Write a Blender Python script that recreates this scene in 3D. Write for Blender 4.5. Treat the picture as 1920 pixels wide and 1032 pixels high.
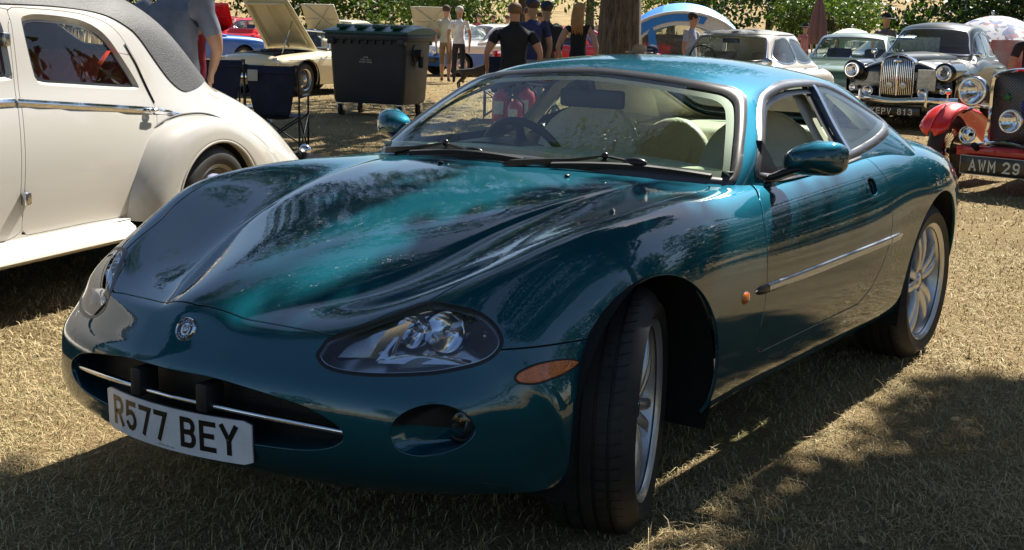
import bpy, bmesh, math, random
import numpy as np
from mathutils import Vector, Matrix, Euler
PI = math.pi
rad = math.radians
random.seed(7)
RNG = np.random.default_rng(7)
for _o in list(bpy.data.objects): bpy.data.objects.remove(_o)

# ------------------------------------------------------------------ camera, sky, sun, exposure
CAM = (3.09495, 2.45138, 1.39262, 3.72571, 0.18845, 0.02783, 2470.86955)          # x, y, z, yaw, pitch, roll, focal length in px at 1920 wide
SUN_EL, SUN_AZ = rad(47), rad(180)          # sun stands behind the coupe; azimuth measured from +x towards +y
_sc = bpy.context.scene
def _camera():
    x, y, z, yaw, pit, rol, f = CAM
    fw = np.array([math.cos(pit) * math.cos(yaw), math.cos(pit) * math.sin(yaw), -math.sin(pit)])
    r = np.array([math.sin(yaw), -math.cos(yaw), 0]); u = np.cross(r, fw)
    r2 = r * math.cos(rol) + u * math.sin(rol); u2 = -r * math.sin(rol) + u * math.cos(rol)
    cd = bpy.data.cameras.new('camera'); c = bpy.data.objects.new('camera', cd); _sc.collection.objects.link(c)
    c.matrix_world = Matrix(((r2[0], u2[0], -fw[0], x), (r2[1], u2[1], -fw[1], y), (r2[2], u2[2], -fw[2], z), (0, 0, 0, 1)))
    cd.sensor_width = 36; cd.lens = f / 1920 * 36; cd.clip_start = .05; cd.clip_end = 3000
    _sc.camera = c
_camera()
def _light():
    w = bpy.data.worlds.new('World'); _sc.world = w; w.use_nodes = True
    nt = w.node_tree; bg = nt.nodes['Background']
    sk = nt.nodes.new('ShaderNodeTexSky'); sk.sky_type = 'NISHITA'; sk.sun_disc = False
    sk.sun_elevation = SUN_EL; sk.sun_rotation = PI / 2 - SUN_AZ
    sk.air_density = 1.0; sk.dust_density = .6; sk.ozone_density = 1.5
    nt.links.new(sk.outputs[0], bg.inputs[0]); bg.inputs[1].default_value = .056
    d = bpy.data.lights.new('sun', 'SUN'); d.energy = 5.0; d.angle = rad(.53); d.color = (1, .95, .86)
    o = bpy.data.objects.new('sun', d); _sc.collection.objects.link(o)
    s = Vector((math.cos(SUN_EL) * math.cos(SUN_AZ), math.cos(SUN_EL) * math.sin(SUN_AZ), math.sin(SUN_EL)))
    o.rotation_euler = s.to_track_quat('Z', 'Y').to_euler(); o.location = s * 60
_light()
_sc.view_settings.view_transform = 'Standard'; _sc.view_settings.look = 'None'; _sc.view_settings.gamma = 1; _sc.view_settings.use_curve_mapping = False
_sc.view_settings.exposure = 1.27
_sc.render.engine = 'CYCLES'
_sc.cycles.max_bounces = 10; _sc.cycles.transparent_max_bounces = 24; _sc.cycles.diffuse_bounces = 3; _sc.cycles.glossy_bounces = 4
_sc.cycles.sample_clamp_indirect = 8; _sc.cycles.caustics_reflective = False; _sc.cycles.caustics_refractive = False

# ------------------------------------------------------------------ surface engine (numpy)
def _greville(C):
    return (np.concatenate([C[:-2] * 0 + C[:-2], ]) + 4 * C[1:-1] + C[2:]) / 6.0

def _ext(C, mirror0):
    """ghost rows/columns: columns j get a mirrored (y->-y) ghost before 0 if mirror0, else linear."""
    if mirror0:
        g = C[:, 1:2] * np.array([1, -1, 1.0])
    else:
        g = 2 * C[:, 0:1] - C[:, 1:2]
    h = 2 * C[:, -1:] - C[:, -2:-1]
    C = np.concatenate([g, C, h], 1)
    g = 2 * C[0:1] - C[1:2]
    h = 2 * C[-1:] - C[-2:-1]
    return np.concatenate([g, C, h], 0)

def _basis(n):
    t = np.arange(n) / n
    return np.stack([(1 - t) ** 3, 3 * t ** 3 - 6 * t ** 2 + 4, -3 * t ** 3 + 3 * t ** 2 + 3 * t + 1, t ** 3], 1) / 6.0

def surf(P, nu=8, nv=8, mirror0=True, fit=4):
    """uniform cubic B-spline surface that (nearly) interpolates the net P[i][j] -> V grid, N grid"""
    P = np.asarray(P, float)
    C = P.copy()
    for _ in range(fit):
        E = _ext(C, mirror0)
        S = (E[:-2] + 4 * E[1:-1] + E[2:]) / 6
        S = (S[:, :-2] + 4 * S[:, 1:-1] + S[:, 2:]) / 6
        D = P - S
        if mirror0:
            D[:, 0, 1] = 0
        C = C + D
    E = _ext(C, mirror0)
    def ev(E, n):
        I = E.shape[0] - 3
        B = _basis(n)
        out = []
        for i in range(I):
            out.append(np.tensordot(B, E[i:i + 4], axes=(1, 0)))
        out.append(((E[-3] + 4 * E[-2] + E[-1]) / 6)[None] if False else np.tensordot(np.array([[0, 1, 4, 1]]) / 6.0, E[-4:], axes=(1, 0)))
        return np.concatenate(out, 0)
    V = ev(E, nu)
    V = ev(V.transpose(1, 0, 2), nv).transpose(1, 0, 2)
    return V

def gridmesh(V, flip=False):
    """grid -> dict(v, n, f(tris), uv)"""
    I, J, _ = V.shape
    idx = np.arange(I * J).reshape(I, J)
    du = np.gradient(V, axis=0); dv = np.gradient(V, axis=1)
    N = np.cross(du, dv)
    N /= np.maximum(np.linalg.norm(N, axis=2, keepdims=True), 1e-12)
    a, b, c, d = idx[:-1, :-1], idx[1:, :-1], idx[1:, 1:], idx[:-1, 1:]
    F = np.concatenate([np.stack([a, b, c], -1).reshape(-1, 3), np.stack([a, c, d], -1).reshape(-1, 3)])
    if flip:
        F = F[:, ::-1]; N = -N
    return dict(v=V.reshape(-1, 3).copy(), n=N.reshape(-1, 3).copy(), f=F.copy())

def clip(m, s):
    """keep the part of m where s>=0 (s per vertex); cut edges are interpolated"""
    v, n, f = m['v'], m['n'], m['f']
    s = np.where(np.abs(s) < 1e-6, 1e-6, s)
    ins = s > 0
    k = ins[f].sum(1)
    keep = [f[k == 3]]
    newv, newn = [v], [n]
    base = len(v)
    edge = {}
    cf = f[(k == 1) | (k == 2)]
    out = []
    cnt = base
    nv_, nn_ = [], []
    def cut(a, b):
        nonlocal cnt
        key = (a, b) if a < b else (b, a)
        if key in edge:
            return edge[key]
        t = s[a] / (s[a] - s[b])
        nv_.append(v[a] + t * (v[b] - v[a])); q = n[a] + t * (n[b] - n[a]); nn_.append(q)
        edge[key] = cnt
        cnt += 1
        return cnt - 1
    for t in cf.tolist():
        i3 = [bool(ins[q]) for q in t]
        if sum(i3) == 1:
            while not ins[t[0]]:
                t = t[1:] + t[:1]
            out.append((t[0], cut(t[0], t[1]), cut(t[0], t[2])))
        else:
            while ins[t[0]]:
                t = t[1:] + t[:1]
            p, q = cut(t[0], t[1]), cut(t[0], t[2])
            out.append((p, t[1], t[2])); out.append((p, t[2], q))
    if out:
        keep.append(np.array(out))
    F = np.concatenate(keep) if keep else np.zeros((0, 3), int)
    if nv_:
        V = np.concatenate([v, np.array(nv_)]); N = np.concatenate([n, np.array(nn_)])
    else:
        V, N = v, n
    return compact(dict(v=V, n=N, f=F))

def compact(m):
    f = m['f'].astype(int)
    if len(f) == 0:
        return dict(v=np.zeros((0, 3)), n=np.zeros((0, 3)), f=f)
    u, inv = np.unique(f.ravel(), return_inverse=True)
    N = m['n'][u]
    N = N / np.maximum(np.linalg.norm(N, axis=1, keepdims=True), 1e-12)
    return dict(v=m['v'][u], n=N, f=inv.reshape(-1, 3))

def join(*ms):
    v, n, f = [], [], []
    b = 0
    for m in ms:
        v.append(m['v']); n.append(m['n']); f.append(m['f'] + b); b += len(m['v'])
    return dict(v=np.concatenate(v), n=np.concatenate(n), f=np.concatenate(f))

def mirror(m):
    k = np.array([1, -1, 1.0])
    return dict(v=m['v'] * k, n=m['n'] * k, f=m['f'][:, ::-1])

def offset(m, d):
    return dict(v=m['v'] + m['n'] * d, n=m['n'], f=m['f'])

def boundary(m):
    f = m['f']
    e = np.concatenate([f[:, [0, 1]], f[:, [1, 2]], f[:, [2, 0]]])
    key = np.sort(e, 1)
    k = key[:, 0].astype(np.int64) * (len(m['v']) + 1) + key[:, 1]
    u, inv, c = np.unique(k, return_inverse=True, return_counts=True)
    return e[c[inv] == 1]

def flange(m, d=0.012, eps=None, keepy0=True):
    """add an inward lip along the open border (not along the y=0 seam): gives panels an edge"""
    e = boundary(m)
    if keepy0:
        y = np.abs(m['v'][:, 1])
        e = e[~((y[e[:, 0]] < 1e-4) & (y[e[:, 1]] < 1e-4))]
    if len(e) == 0:
        return m
    vs = np.unique(e)
    # outward in-surface direction per border vertex
    od = np.zeros((len(m['v']), 3))
    ev = m['v'][e[:, 1]] - m['v'][e[:, 0]]
    o = np.cross(ev, m['n'][e[:, 0]])
    np.add.at(od, e[:, 0], o); np.add.at(od, e[:, 1], o)
    od /= np.maximum(np.linalg.norm(od, axis=1, keepdims=True), 1e-12)
    mp = -np.ones(len(m['v']), int); mp[vs] = np.arange(len(vs))
    r = 0.0022
    P = m['v'][vs]; Nn = m['n'][vs]; O = od[vs]
    rings = [(P, Nn), (P + O * r * .7 - Nn * r * .3, (Nn + O) / 1.414), (P + O * r - Nn * r, O), (P + O * r - Nn * d, O)]
    V = [m['v']]; N = [m['n']]; F = [m['f']]
    b = len(m['v'])
    ids = []
    for P_, N_ in rings:
        V.append(P_); N.append(N_); ids.append(b + np.arange(len(vs))); b += len(vs)
    for r0, r1 in zip(ids[:-1], ids[1:]):
        a, c = mp[e[:, 0]], mp[e[:, 1]]
        F.append(np.stack([r0[c], r0[a], r1[a]], 1)); F.append(np.stack([r0[c], r1[a], r1[c]], 1))
    return dict(v=np.concatenate(V), n=np.concatenate(N), f=np.concatenate(F))

def smooth_closed(P, n=10):
    P = np.asarray(P, float); k = len(P); out = []
    for i in range(k):
        a, b, c, d = P[i - 1], P[i], P[(i + 1) % k], P[(i + 2) % k]
        for t in np.arange(n) / n:
            out.append(.5 * ((2 * b) + (c - a) * t + (2 * a - 5 * b + 4 * c - d) * t * t + (-a + 3 * b - 3 * c + d) * t ** 3))
    return np.array(out)

def smooth_open(P, n=10):
    P = np.asarray(P, float)
    P = np.concatenate([[2 * P[0] - P[1]], P, [2 * P[-1] - P[-2]]])
    out = []
    for i in range(1, len(P) - 2):
        a, b, c, d = P[i - 1:i + 3]
        for t in np.arange(n) / n:
            out.append(.5 * ((2 * b) + (c - a) * t + (2 * a - 5 * b + 4 * c - d) * t * t + (-a + 3 * b - 3 * c + d) * t ** 3))
    out.append(P[-2])
    return np.array(out)

def sdpoly(p, poly):
    """signed distance, positive inside. p (n,2), poly (k,2)"""
    p = np.asarray(p, float); poly = np.asarray(poly, float)
    lo, hi = poly.min(0) - .15, poly.max(0) + .15
    res = np.full(len(p), -0.2)
    near = np.all((p > lo) & (p < hi), 1)
    q = p[near]
    if len(q) == 0:
        return res
    d2 = np.full(len(q), 1e9); ins = np.zeros(len(q), bool)
    for i in range(len(poly)):
        a, b = poly[i], poly[(i + 1) % len(poly)]
        ab = b - a
        L = ab @ ab
        if L < 1e-14:
            continue
        t = np.clip(((q - a) @ ab) / L, 0, 1)
        dd = ((q - a - t[:, None] * ab) ** 2).sum(1)
        d2 = np.minimum(d2, dd)
        c = ((a[1] <= q[:, 1]) & (b[1] > q[:, 1])) | ((b[1] <= q[:, 1]) & (a[1] > q[:, 1]))
        if abs(ab[1]) > 1e-12:
            xi = a[0] + (q[:, 1] - a[1]) / ab[1] * ab[0]
            ins ^= c & (q[:, 0] < xi)
    d = np.sqrt(d2)
    res[near] = np.where(ins, d, -d)
    return res

def sdline(p, line):
    """unsigned distance to an open polyline"""
    p = np.asarray(p, float); d2 = np.full(len(p), 1e9)
    for a, b in zip(line[:-1], line[1:]):
        ab = np.asarray(b) - np.asarray(a); L = ab @ ab + 1e-14
        t = np.clip(((p - a) @ ab) / L, 0, 1)
        d2 = np.minimum(d2, ((p - a - t[:, None] * ab) ** 2).sum(1))
    return np.sqrt(d2)

def fair(V, iters=200, mask=None, mirror0=True, dt=0.018):
    """normal-direction bi-Laplacian smoothing of a point grid (removes ripples, keeps form)"""
    V = V.copy()
    for k in range(iters):
        E = _ext(V, mirror0)
        L = (E[:-2, 1:-1] + E[2:, 1:-1] + E[1:-1, :-2] + E[1:-1, 2:] - 4 * V)
        L[0] = 0; L[-1] = 0; L[:, -1] = 0
        F = np.concatenate([L[:, 1:2] * (np.array([1, -1, 1.0]) if mirror0 else 1), L, L[:, -1:]], 1)
        F = np.concatenate([F[:1], F, F[-1:]], 0)
        B = (F[:-2, 1:-1] + F[2:, 1:-1] + F[1:-1, :-2] + F[1:-1, 2:] - 4 * L)
        if k % 20 == 0:
            du = np.gradient(V, axis=0); dv = np.gradient(V, axis=1)
            N = np.cross(du, dv); N /= np.maximum(np.linalg.norm(N, axis=2, keepdims=True), 1e-12)
        s = (B * N).sum(2, keepdims=True)
        if mask is not None: s = s * mask[..., None]
        s[0] = 0; s[-1] = 0; s[:, -1] = 0
        V -= dt * s * N
    return V

# ------------------------------------------------------------------ shape of the green coupe (x forward from front axle, y to its left, z up)
def hull_net():
    S = []
    yr = [0, .07, .13, .18, .32, .46, .58, .68]
    def plan(y):   # bumper plan curve at crest level
        return float(np.interp(y, [0, .1, .2, .3, .4, .46, .537, .6, .68, .75, .8], [.930, .925, .912, .892, .864, .843, .812, .777, .718, .645, .57]))
    c0 = np.array([[.615, .745, .268], [.55, .785, .268], [.49, .81, .268], [.45, .825, .266], [.42, .83, .265]])
    c6 = np.array([[.585, .775, .60], [.50, .835, .54], [.435, .860, .44], [.40, .862, .33], [.385, .84, .262]])
    # level: (z centre, z at corner row7, setback dx centre, setback at corner)
    lev = [(.265, .265, .12, .10), (.298, .295, .055, .045), (.345, .335, .020, .012), (.410, .388, .004, .0), (.480, .445, .0, .0),
           (.540, .50, .010, .012), (.592, .545, .048, .050), (.638, .59, .080, .090)]
    for (zc, zk, dx, dk) in lev:
        row = []
        for k, y in enumerate(yr):
            w = (y / .68) ** 2
            row.append([plan(y) - (dx + (dk - dx) * w), y, zc + (zk - zc) * w])
        s = (zk - .265) / (.615 - .265)
        for q, (a, b) in enumerate(zip(c0, c6)):
            p = a + (b - a) * s
            p[0] -= dk * (.5, .25, 0, 0, 0)[q]
            row.append(list(p))
        S.append(row)
    def st(x, pts, dxs=None):
        row = []
        for k, p in enumerate(pts):
            if len(p) == 3: row.append(list(p))
            else: row.append([x + (dxs[k] if dxs is not None else 0), p[0], p[1]])
        S.append(row)
    # hood leading edge
    st(0, [(.822, 0, .676), (.816, .07, .673), (.800, .125, .663), (.792, .17, .654), (.778, .31, .647), (.742, .45, .648), (.675, .575, .640), (.610, .68, .632), (.518, .765, .607), (.45, .828, .545), (.415, .858, .44), (.395, .860, .33), (.375, .84, .262)])
    st(0, [(.735, 0, .712), (.725, .085, .707), (.700, .185, .683), (.692, .225, .676), (.680, .345, .674), (.655, .485, .690), (.600, .60, .695), (.535, .70, .675), (.465, .778, .632), (.405, .835, .555), (.375, .862, .45), (.35, .862, .33), (.33, .84, .262)])
    st(.56, [(.60, 0, .752), (.59, .115, .747), (.56, .262, .712), (.552, .298, .696), (.545, .41, .703), (.53, .55, .745), (.48, .655, .738), (.42, .745, .700), (.37, .805, .645), (.33, .845, .56), (.30, .868, .45), (.285, .865, .33), (.27, .84, .262)])
    st(.36, [(0, .802), (.15, .799), (.335, .768), (.370, .750), (.48, .758), (.635, .808), (.715, .797), (.785, .748), (.835, .670), (.865, .565), (.875, .45), (.868, .32), (.84, .262)], [.03, .02, 0, 0, -.01, -.03, -.06, -.09, -.11, -.13, -.14, -.15, -.15])
    st(.14, [(0, .848), (.18, .846), (.378, .831), (.413, .813), (.53, .820), (.683, .862), (.765, .848), (.83, .785), (.868, .695), (.885, .575), (.888, .45), (.875, .32), (.845, .262)], [.0, .0, 0, 0, 0, 0, -.01, -.02, -.03, -.04, -.05, -.05, -.05])
    st(-.10, [(0, .887), (.20, .885), (.422, .878), (.457, .862), (.57, .867), (.722, .889), (.795, .871), (.853, .802), (.884, .705), (.895, .58), (.893, .45), (.875, .32), (.845, .262)])
    st(-.34, [(0, .914), (.21, .912), (.457, .907), (.492, .894), (.61, .898), (.728, .902), (.80, .882), (.856, .812), (.886, .712), (.895, .58), (.89, .45), (.87, .32), (.84, .262)])
    st(-.58, [(0, .934), (.22, .931), (.472, .919), (.52, .914), (.62, .909), (.705, .902), (.785, .884), (.85, .818), (.883, .715), (.893, .58), (.886, .45), (.866, .32), (.83, .262)])
    st(-.85, [(0, .935), (.22, .932), (.45, .924), (.50, .92), (.60, .916), (.70, .909), (.778, .890), (.846, .823), (.88, .716), (.892, .58), (.884, .45), (.863, .32), (.825, .262)])
    st(-1.15, [(0, .935), (.22, .932), (.45, .924), (.50, .92), (.60, .92), (.70, .914), (.778, .896), (.846, .828), (.88, .718), (.892, .58), (.884, .45), (.863, .32), (.825, .262)])
    st(-1.5, [(0, .94), (.22, .94), (.45, .934), (.50, .93), (.60, .928), (.70, .922), (.782, .904), (.850, .836), (.883, .722), (.894, .58), (.886, .45), (.863, .32), (.825, .262)])
    st(-1.85, [(0, .95), (.22, .95), (.45, .945), (.50, .942), (.60, .94), (.70, .934), (.79, .915), (.860, .846), (.890, .73), (.898, .59), (.888, .45), (.863, .32), (.825, .262)])
    st(-2.2, [(0, .96), (.22, .96), (.45, .958), (.50, .956), (.60, .955), (.70, .948), (.797, .926), (.870, .857), (.893, .742), (.895, .60), (.885, .45), (.866, .32), (.825, .262)])
    st(-2.55, [(0.000, .965), (0.196, .965), (0.393, .962), (0.462, .960), (0.570, .958), (0.678, .948), (0.781, .922), (0.866, .856), (0.900, .748), (0.901, .61), (0.889, .45), (0.859, .32), (0.815, .262)])
    st(-2.9, [(0.000, .955), (0.172, .954), (0.344, .950), (0.420, .947), (0.525, .940), (0.626, .925), (0.731, .896), (0.823, .832), (0.861, .735), (0.867, .60), (0.859, .45), (0.831, .32), (0.793, .19)])
    st(-3.2, [(0.000, .93), (0.153, .928), (0.306, .922), (0.378, .918), (0.468, .908), (0.558, .888), (0.652, .858), (0.738, .800), (0.781, .71), (0.792, .59), (0.783, .45), (0.760, .33), (0.720, .262)])
    st(-3.45, [(0.000, .895), (0.138, .893), (0.275, .886), (0.344, .880), (0.421, .868), (0.499, .848), (0.576, .818), (0.649, .765), (0.698, .685), (0.714, .58), (0.709, .45), (0.688, .34), (0.654, .25)], [-.02, -.02, -.01, 0, 0, .01, .03, .05, .06, .07, .07, .07, .07])
    st(-3.62, [(0.000, .85), (0.126, .848), (0.252, .840), (0.311, .833), (0.378, .820), (0.454, .798), (0.521, .770), (0.588, .72), (0.630, .65), (0.651, .57), (0.655, .46), (0.638, .36), (0.605, .28)], [-.04, -.04, -.03, -.02, 0, .03, .06, .09, .12, .14, .15, .15, .15])
    st(-3.74, [(0.000, .74), (0.116, .738), (0.232, .730), (0.290, .724), (0.357, .715), (0.423, .70), (0.481, .68), (0.539, .65), (0.573, .60), (0.593, .54), (0.598, .46), (0.589, .38), (0.564, .31)], [-.03, -.03, -.02, -.01, .01, .04, .08, .12, .15, .18, .19, .2, .2])
    st(-3.80, [(0.000, .52), (0.115, .52), (0.230, .52), (0.287, .52), (0.353, .52), (0.418, .51), (0.467, .50), (0.508, .49), (0.533, .47), (0.549, .45), (0.558, .42), (0.549, .38), (0.533, .34)], [-.02, -.02, -.01, 0, .02, .05, .09, .14, .17, .19, .21, .22, .23])
    st(-3.72, [(0.000, .26), (0.115, .26), (0.230, .26), (0.287, .26), (0.353, .26), (0.410, .27), (0.451, .28), (0.484, .29), (0.500, .30), (0.517, .31), (0.525, .32), (0.525, .33), (0.517, .33)], [0, 0, 0, 0, .02, .05, .09, .12, .14, .16, .17, .18, .19])
    return np.array(S, float)

def green_net():
    S = [
     [(-.50, 0, .88), (-.52, .26, .87), (-.57, .49, .86), (-.66, .68, .85), (-.75, .735, .84), (-.82, .768, .83), (-.87, .79, .81), (-.88, .795, .76), (-.88, .79, .70)],
     [(-.60, 0, .940), (-.612, .26, .935), (-.66, .50, .925), (-.765, .700, .907), (-.86, .745, .907), (-.915, .768, .897), (-.955, .788, .875), (-.97, .797, .82), (-.97, .795, .74)],
     [(-.78, 0, 1.045), (-.79, .255, 1.042), (-.82, .487, 1.032), (-.893, .692, .990), (-.985, .727, .992), (-1.05, .752, .950), (-1.10, .778, .89), (-1.12, .797, .82), (-1.12, .795, .74)],
     [(-.965, 0, 1.150), (-.975, .245, 1.146), (-.995, .463, 1.132), (-1.04, .640, 1.082), (-1.135, .676, 1.078), (-1.20, .722, .995), (-1.25, .774, .90), (-1.28, .797, .82), (-1.28, .795, .74)],
     [(-1.14, 0, 1.240), (-1.145, .22, 1.235), (-1.165, .42, 1.216), (-1.20, .566, 1.176), (-1.295, .608, 1.150), (-1.355, .693, 1.02), (-1.40, .771, .905), (-1.43, .798, .82), (-1.43, .795, .74)],
     [(-1.30, 0, 1.274), (-1.31, .205, 1.268), (-1.34, .395, 1.247), (-1.40, .545, 1.205), (-1.46, .597, 1.160), (-1.52, .690, 1.026), (-1.56, .773, .91), (-1.58, .80, .82), (-1.58, .795, .74)],
     [(-1.55, 0, 1.289), (-1.56, .20, 1.283), (-1.59, .385, 1.258), (-1.63, .537, 1.210), (-1.67, .593, 1.160), (-1.71, .689, 1.027), (-1.74, .776, .918), (-1.75, .803, .82), (-1.75, .795, .74)],
     [(-1.85, 0, 1.282), (-1.85, .195, 1.276), (-1.86, .375, 1.253), (-1.88, .53, 1.210), (-1.90, .597, 1.163), (-1.92, .695, 1.035), (-1.94, .782, 0.928), (-1.95, .81, 0.830), (-1.95, .80, 0.750)],
     [(-2.10, 0, 1.260), (-2.10, .19, 1.255), (-2.10, .36, 1.237), (-2.10, .515, 1.203), (-2.10, .597, 1.150), (-2.11, .702, 1.045), (-2.12, .785, 0.948), (-2.12, .825, 0.860), (-2.12, .81, 0.770)],
     [(-2.35, 0, 1.210), (-2.35, .18, 1.208), (-2.34, .345, 1.200), (-2.33, .495, 1.168), (-2.32, .585, 1.120), (-2.31, .697, 1.032), (-2.30, .78, 0.962), (-2.30, .84, 0.885), (-2.30, .82, 0.800)],
     [(-2.62, 0, 1.120), (-2.61, .175, 1.120), (-2.60, .335, 1.116), (-2.57, .475, 1.096), (-2.55, .56, 1.060), (-2.52, .665, 1.000), (-2.48, .75, 0.946), (-2.46, .83, 0.870), (-2.45, .83, 0.800)],
     [(-2.88, 0, 1.015), (-2.87, .17, 1.015), (-2.85, .32, 1.010), (-2.82, .44, 0.995), (-2.78, .51, 0.983), (-2.73, .60, 0.950), (-2.66, .69, 0.905), (-2.6, .80, 0.850), (-2.6, .82, 0.800)],
     [(-3.10, 0, .90), (-3.09, .165, .90), (-3.06, .31, .895), (-3.02, .425, .885), (-2.97, .49, .875), (-2.9, .57, .86), (-2.8, .65, .83), (-2.7, .76, .80), (-2.7, .78, .78)],
    ]
    return np.array(S, float)

# ------------------------------------------------------------------ materials
MATS = {}
def _mat(name):
    m = bpy.data.materials.new(name); m.use_nodes = True
    nt = m.node_tree
    b = nt.nodes['Principled BSDF']
    return m, nt, b

def P(name, col, rough=.5, metal=0., coat=0., coat_r=.03, spec=.5, emis=None, noise=0., nscale=20., bump=0., bscale=200., sheen=0., trans=0., ior=1.45, rvar=0., col2=None):
    if name in MATS: return MATS[name]
    m, nt, b = _mat(name)
    b.inputs['Base Color'].default_value = (*col, 1)
    b.inputs['Roughness'].default_value = rough
    b.inputs['Metallic'].default_value = metal
    b.inputs['Coat Weight'].default_value = coat
    b.inputs['Coat Roughness'].default_value = coat_r
    b.inputs['Specular IOR Level'].default_value = spec
    b.inputs['Sheen Weight'].default_value = sheen
    b.inputs['Transmission Weight'].default_value = trans
    b.inputs['IOR'].default_value = ior
    if noise or bump or rvar or col2:
        tc = nt.nodes.new('ShaderNodeTexCoord')
    if noise or col2:
        n = nt.nodes.new('ShaderNodeTexNoise'); n.inputs['Scale'].default_value = nscale; n.inputs['Detail'].default_value = 6
        nt.links.new(tc.outputs['Object'], n.inputs['Vector'])
        r = nt.nodes.new('ShaderNodeMapRange'); r.inputs['From Min'].default_value = .3; r.inputs['From Max'].default_value = .7
        nt.links.new(n.outputs['Fac'], r.inputs['Value'])
        mx = nt.nodes.new('ShaderNodeMix'); mx.data_type = 'RGBA'
        c2 = col2 if col2 else tuple(max(0, c * (1 - noise)) for c in col)
        c1 = col if col2 else tuple(c * (1 + noise * .5) for c in col)
        mx.inputs['A'].default_value = (*c1, 1); mx.inputs['B'].default_value = (*c2, 1)
        nt.links.new(r.outputs['Result'], mx.inputs['Factor']); nt.links.new(mx.outputs['Result'], b.inputs['Base Color'])
    if rvar:
        n2 = nt.nodes.new('ShaderNodeTexNoise'); n2.inputs['Scale'].default_value = 6; n2.inputs['Detail'].default_value = 5
        nt.links.new(tc.outputs['Object'], n2.inputs['Vector'])
        r2 = nt.nodes.new('ShaderNodeMapRange'); r2.inputs['To Min'].default_value = max(0.01, rough - rvar); r2.inputs['To Max'].default_value = rough + rvar
        nt.links.new(n2.outputs['Fac'], r2.inputs['Value']); nt.links.new(r2.outputs['Result'], b.inputs['Roughness'])
    if bump:
        n3 = nt.nodes.new('ShaderNodeTexNoise'); n3.inputs['Scale'].default_value = bscale; n3.inputs['Detail'].default_value = 4
        nt.links.new(tc.outputs['Object'], n3.inputs['Vector'])
        bp = nt.nodes.new('ShaderNodeBump'); bp.inputs['Strength'].default_value = bump; bp.inputs['Distance'].default_value = .01
        nt.links.new(n3.outputs['Fac'], bp.inputs['Height']); nt.links.new(bp.outputs['Normal'], b.inputs['Normal'])
    if emis:
        b.inputs['Emission Color'].default_value = (*col, 1); b.inputs['Emission Strength'].default_value = emis
    MATS[name] = m
    return m

def carpaint(name, col, flake=.55, rough=.33, dust=.25, coat=1.0, coat_ior=1.55, tint=None):
    """metallic base under clear coat; a trace of road dust breaks the gloss"""
    if name in MATS: return MATS[name]
    m, nt, b = _mat(name)
    tc = nt.nodes.new('ShaderNodeTexCoord')
    n = nt.nodes.new('ShaderNodeTexNoise'); n.inputs['Scale'].default_value = 3.0; n.inputs['Detail'].default_value = 8; n.inputs['Roughness'].default_value = .65
    nt.links.new(tc.outputs['Object'], n.inputs['Vector'])
    r = nt.nodes.new('ShaderNodeMapRange'); r.inputs['From Min'].default_value = .45; r.inputs['From Max'].default_value = .8
    r.inputs['To Min'].default_value = .012; r.inputs['To Max'].default_value = .012 + .10 * dust
    nt.links.new(n.outputs['Fac'], r.inputs['Value']); nt.links.new(r.outputs['Result'], b.inputs['Coat Roughness'])
    # fine specks of dust
    v = nt.nodes.new('ShaderNodeTexNoise'); v.inputs['Scale'].default_value = 260; v.inputs['Detail'].default_value = 2
    nt.links.new(tc.outputs['Object'], v.inputs['Vector'])
    r2 = nt.nodes.new('ShaderNodeMapRange'); r2.inputs['From Min'].default_value = .72; r2.inputs['From Max'].default_value = .82; r2.inputs['To Max'].default_value = dust
    nt.links.new(v.outputs['Fac'], r2.inputs['Value'])
    mx = nt.nodes.new('ShaderNodeMix'); mx.data_type = 'RGBA'
    mx.inputs['A'].default_value = (*col, 1); mx.inputs['B'].default_value = (.30, .27, .20, 1)
    nt.links.new(r2.outputs['Result'], mx.inputs['Factor']); nt.links.new(mx.outputs['Result'], b.inputs['Base Color'])
    b.inputs['Metallic'].default_value = flake; b.inputs['Roughness'].default_value = rough
    if flake == 0: b.inputs['Specular IOR Level'].default_value = .08
    b.inputs['Coat Weight'].default_value = coat; b.inputs['Coat IOR'].default_value = coat_ior
    if tint: b.inputs['Specular Tint'].default_value = (*tint, 1)
    # orange peel
    bn = nt.nodes.new('ShaderNodeTexNoise'); bn.inputs['Scale'].default_value = 90; bn.inputs['Detail'].default_value = 1
    nt.links.new(tc.outputs['Object'], bn.inputs['Vector'])
    bp = nt.nodes.new('ShaderNodeBump'); bp.inputs['Strength'].default_value = .012; bp.inputs['Distance'].default_value = .01
    nt.links.new(bn.outputs['Fac'], bp.inputs['Height']); nt.links.new(bp.outputs['Normal'], b.inputs['Coat Normal'])
    MATS[name] = m
    return m

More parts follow.
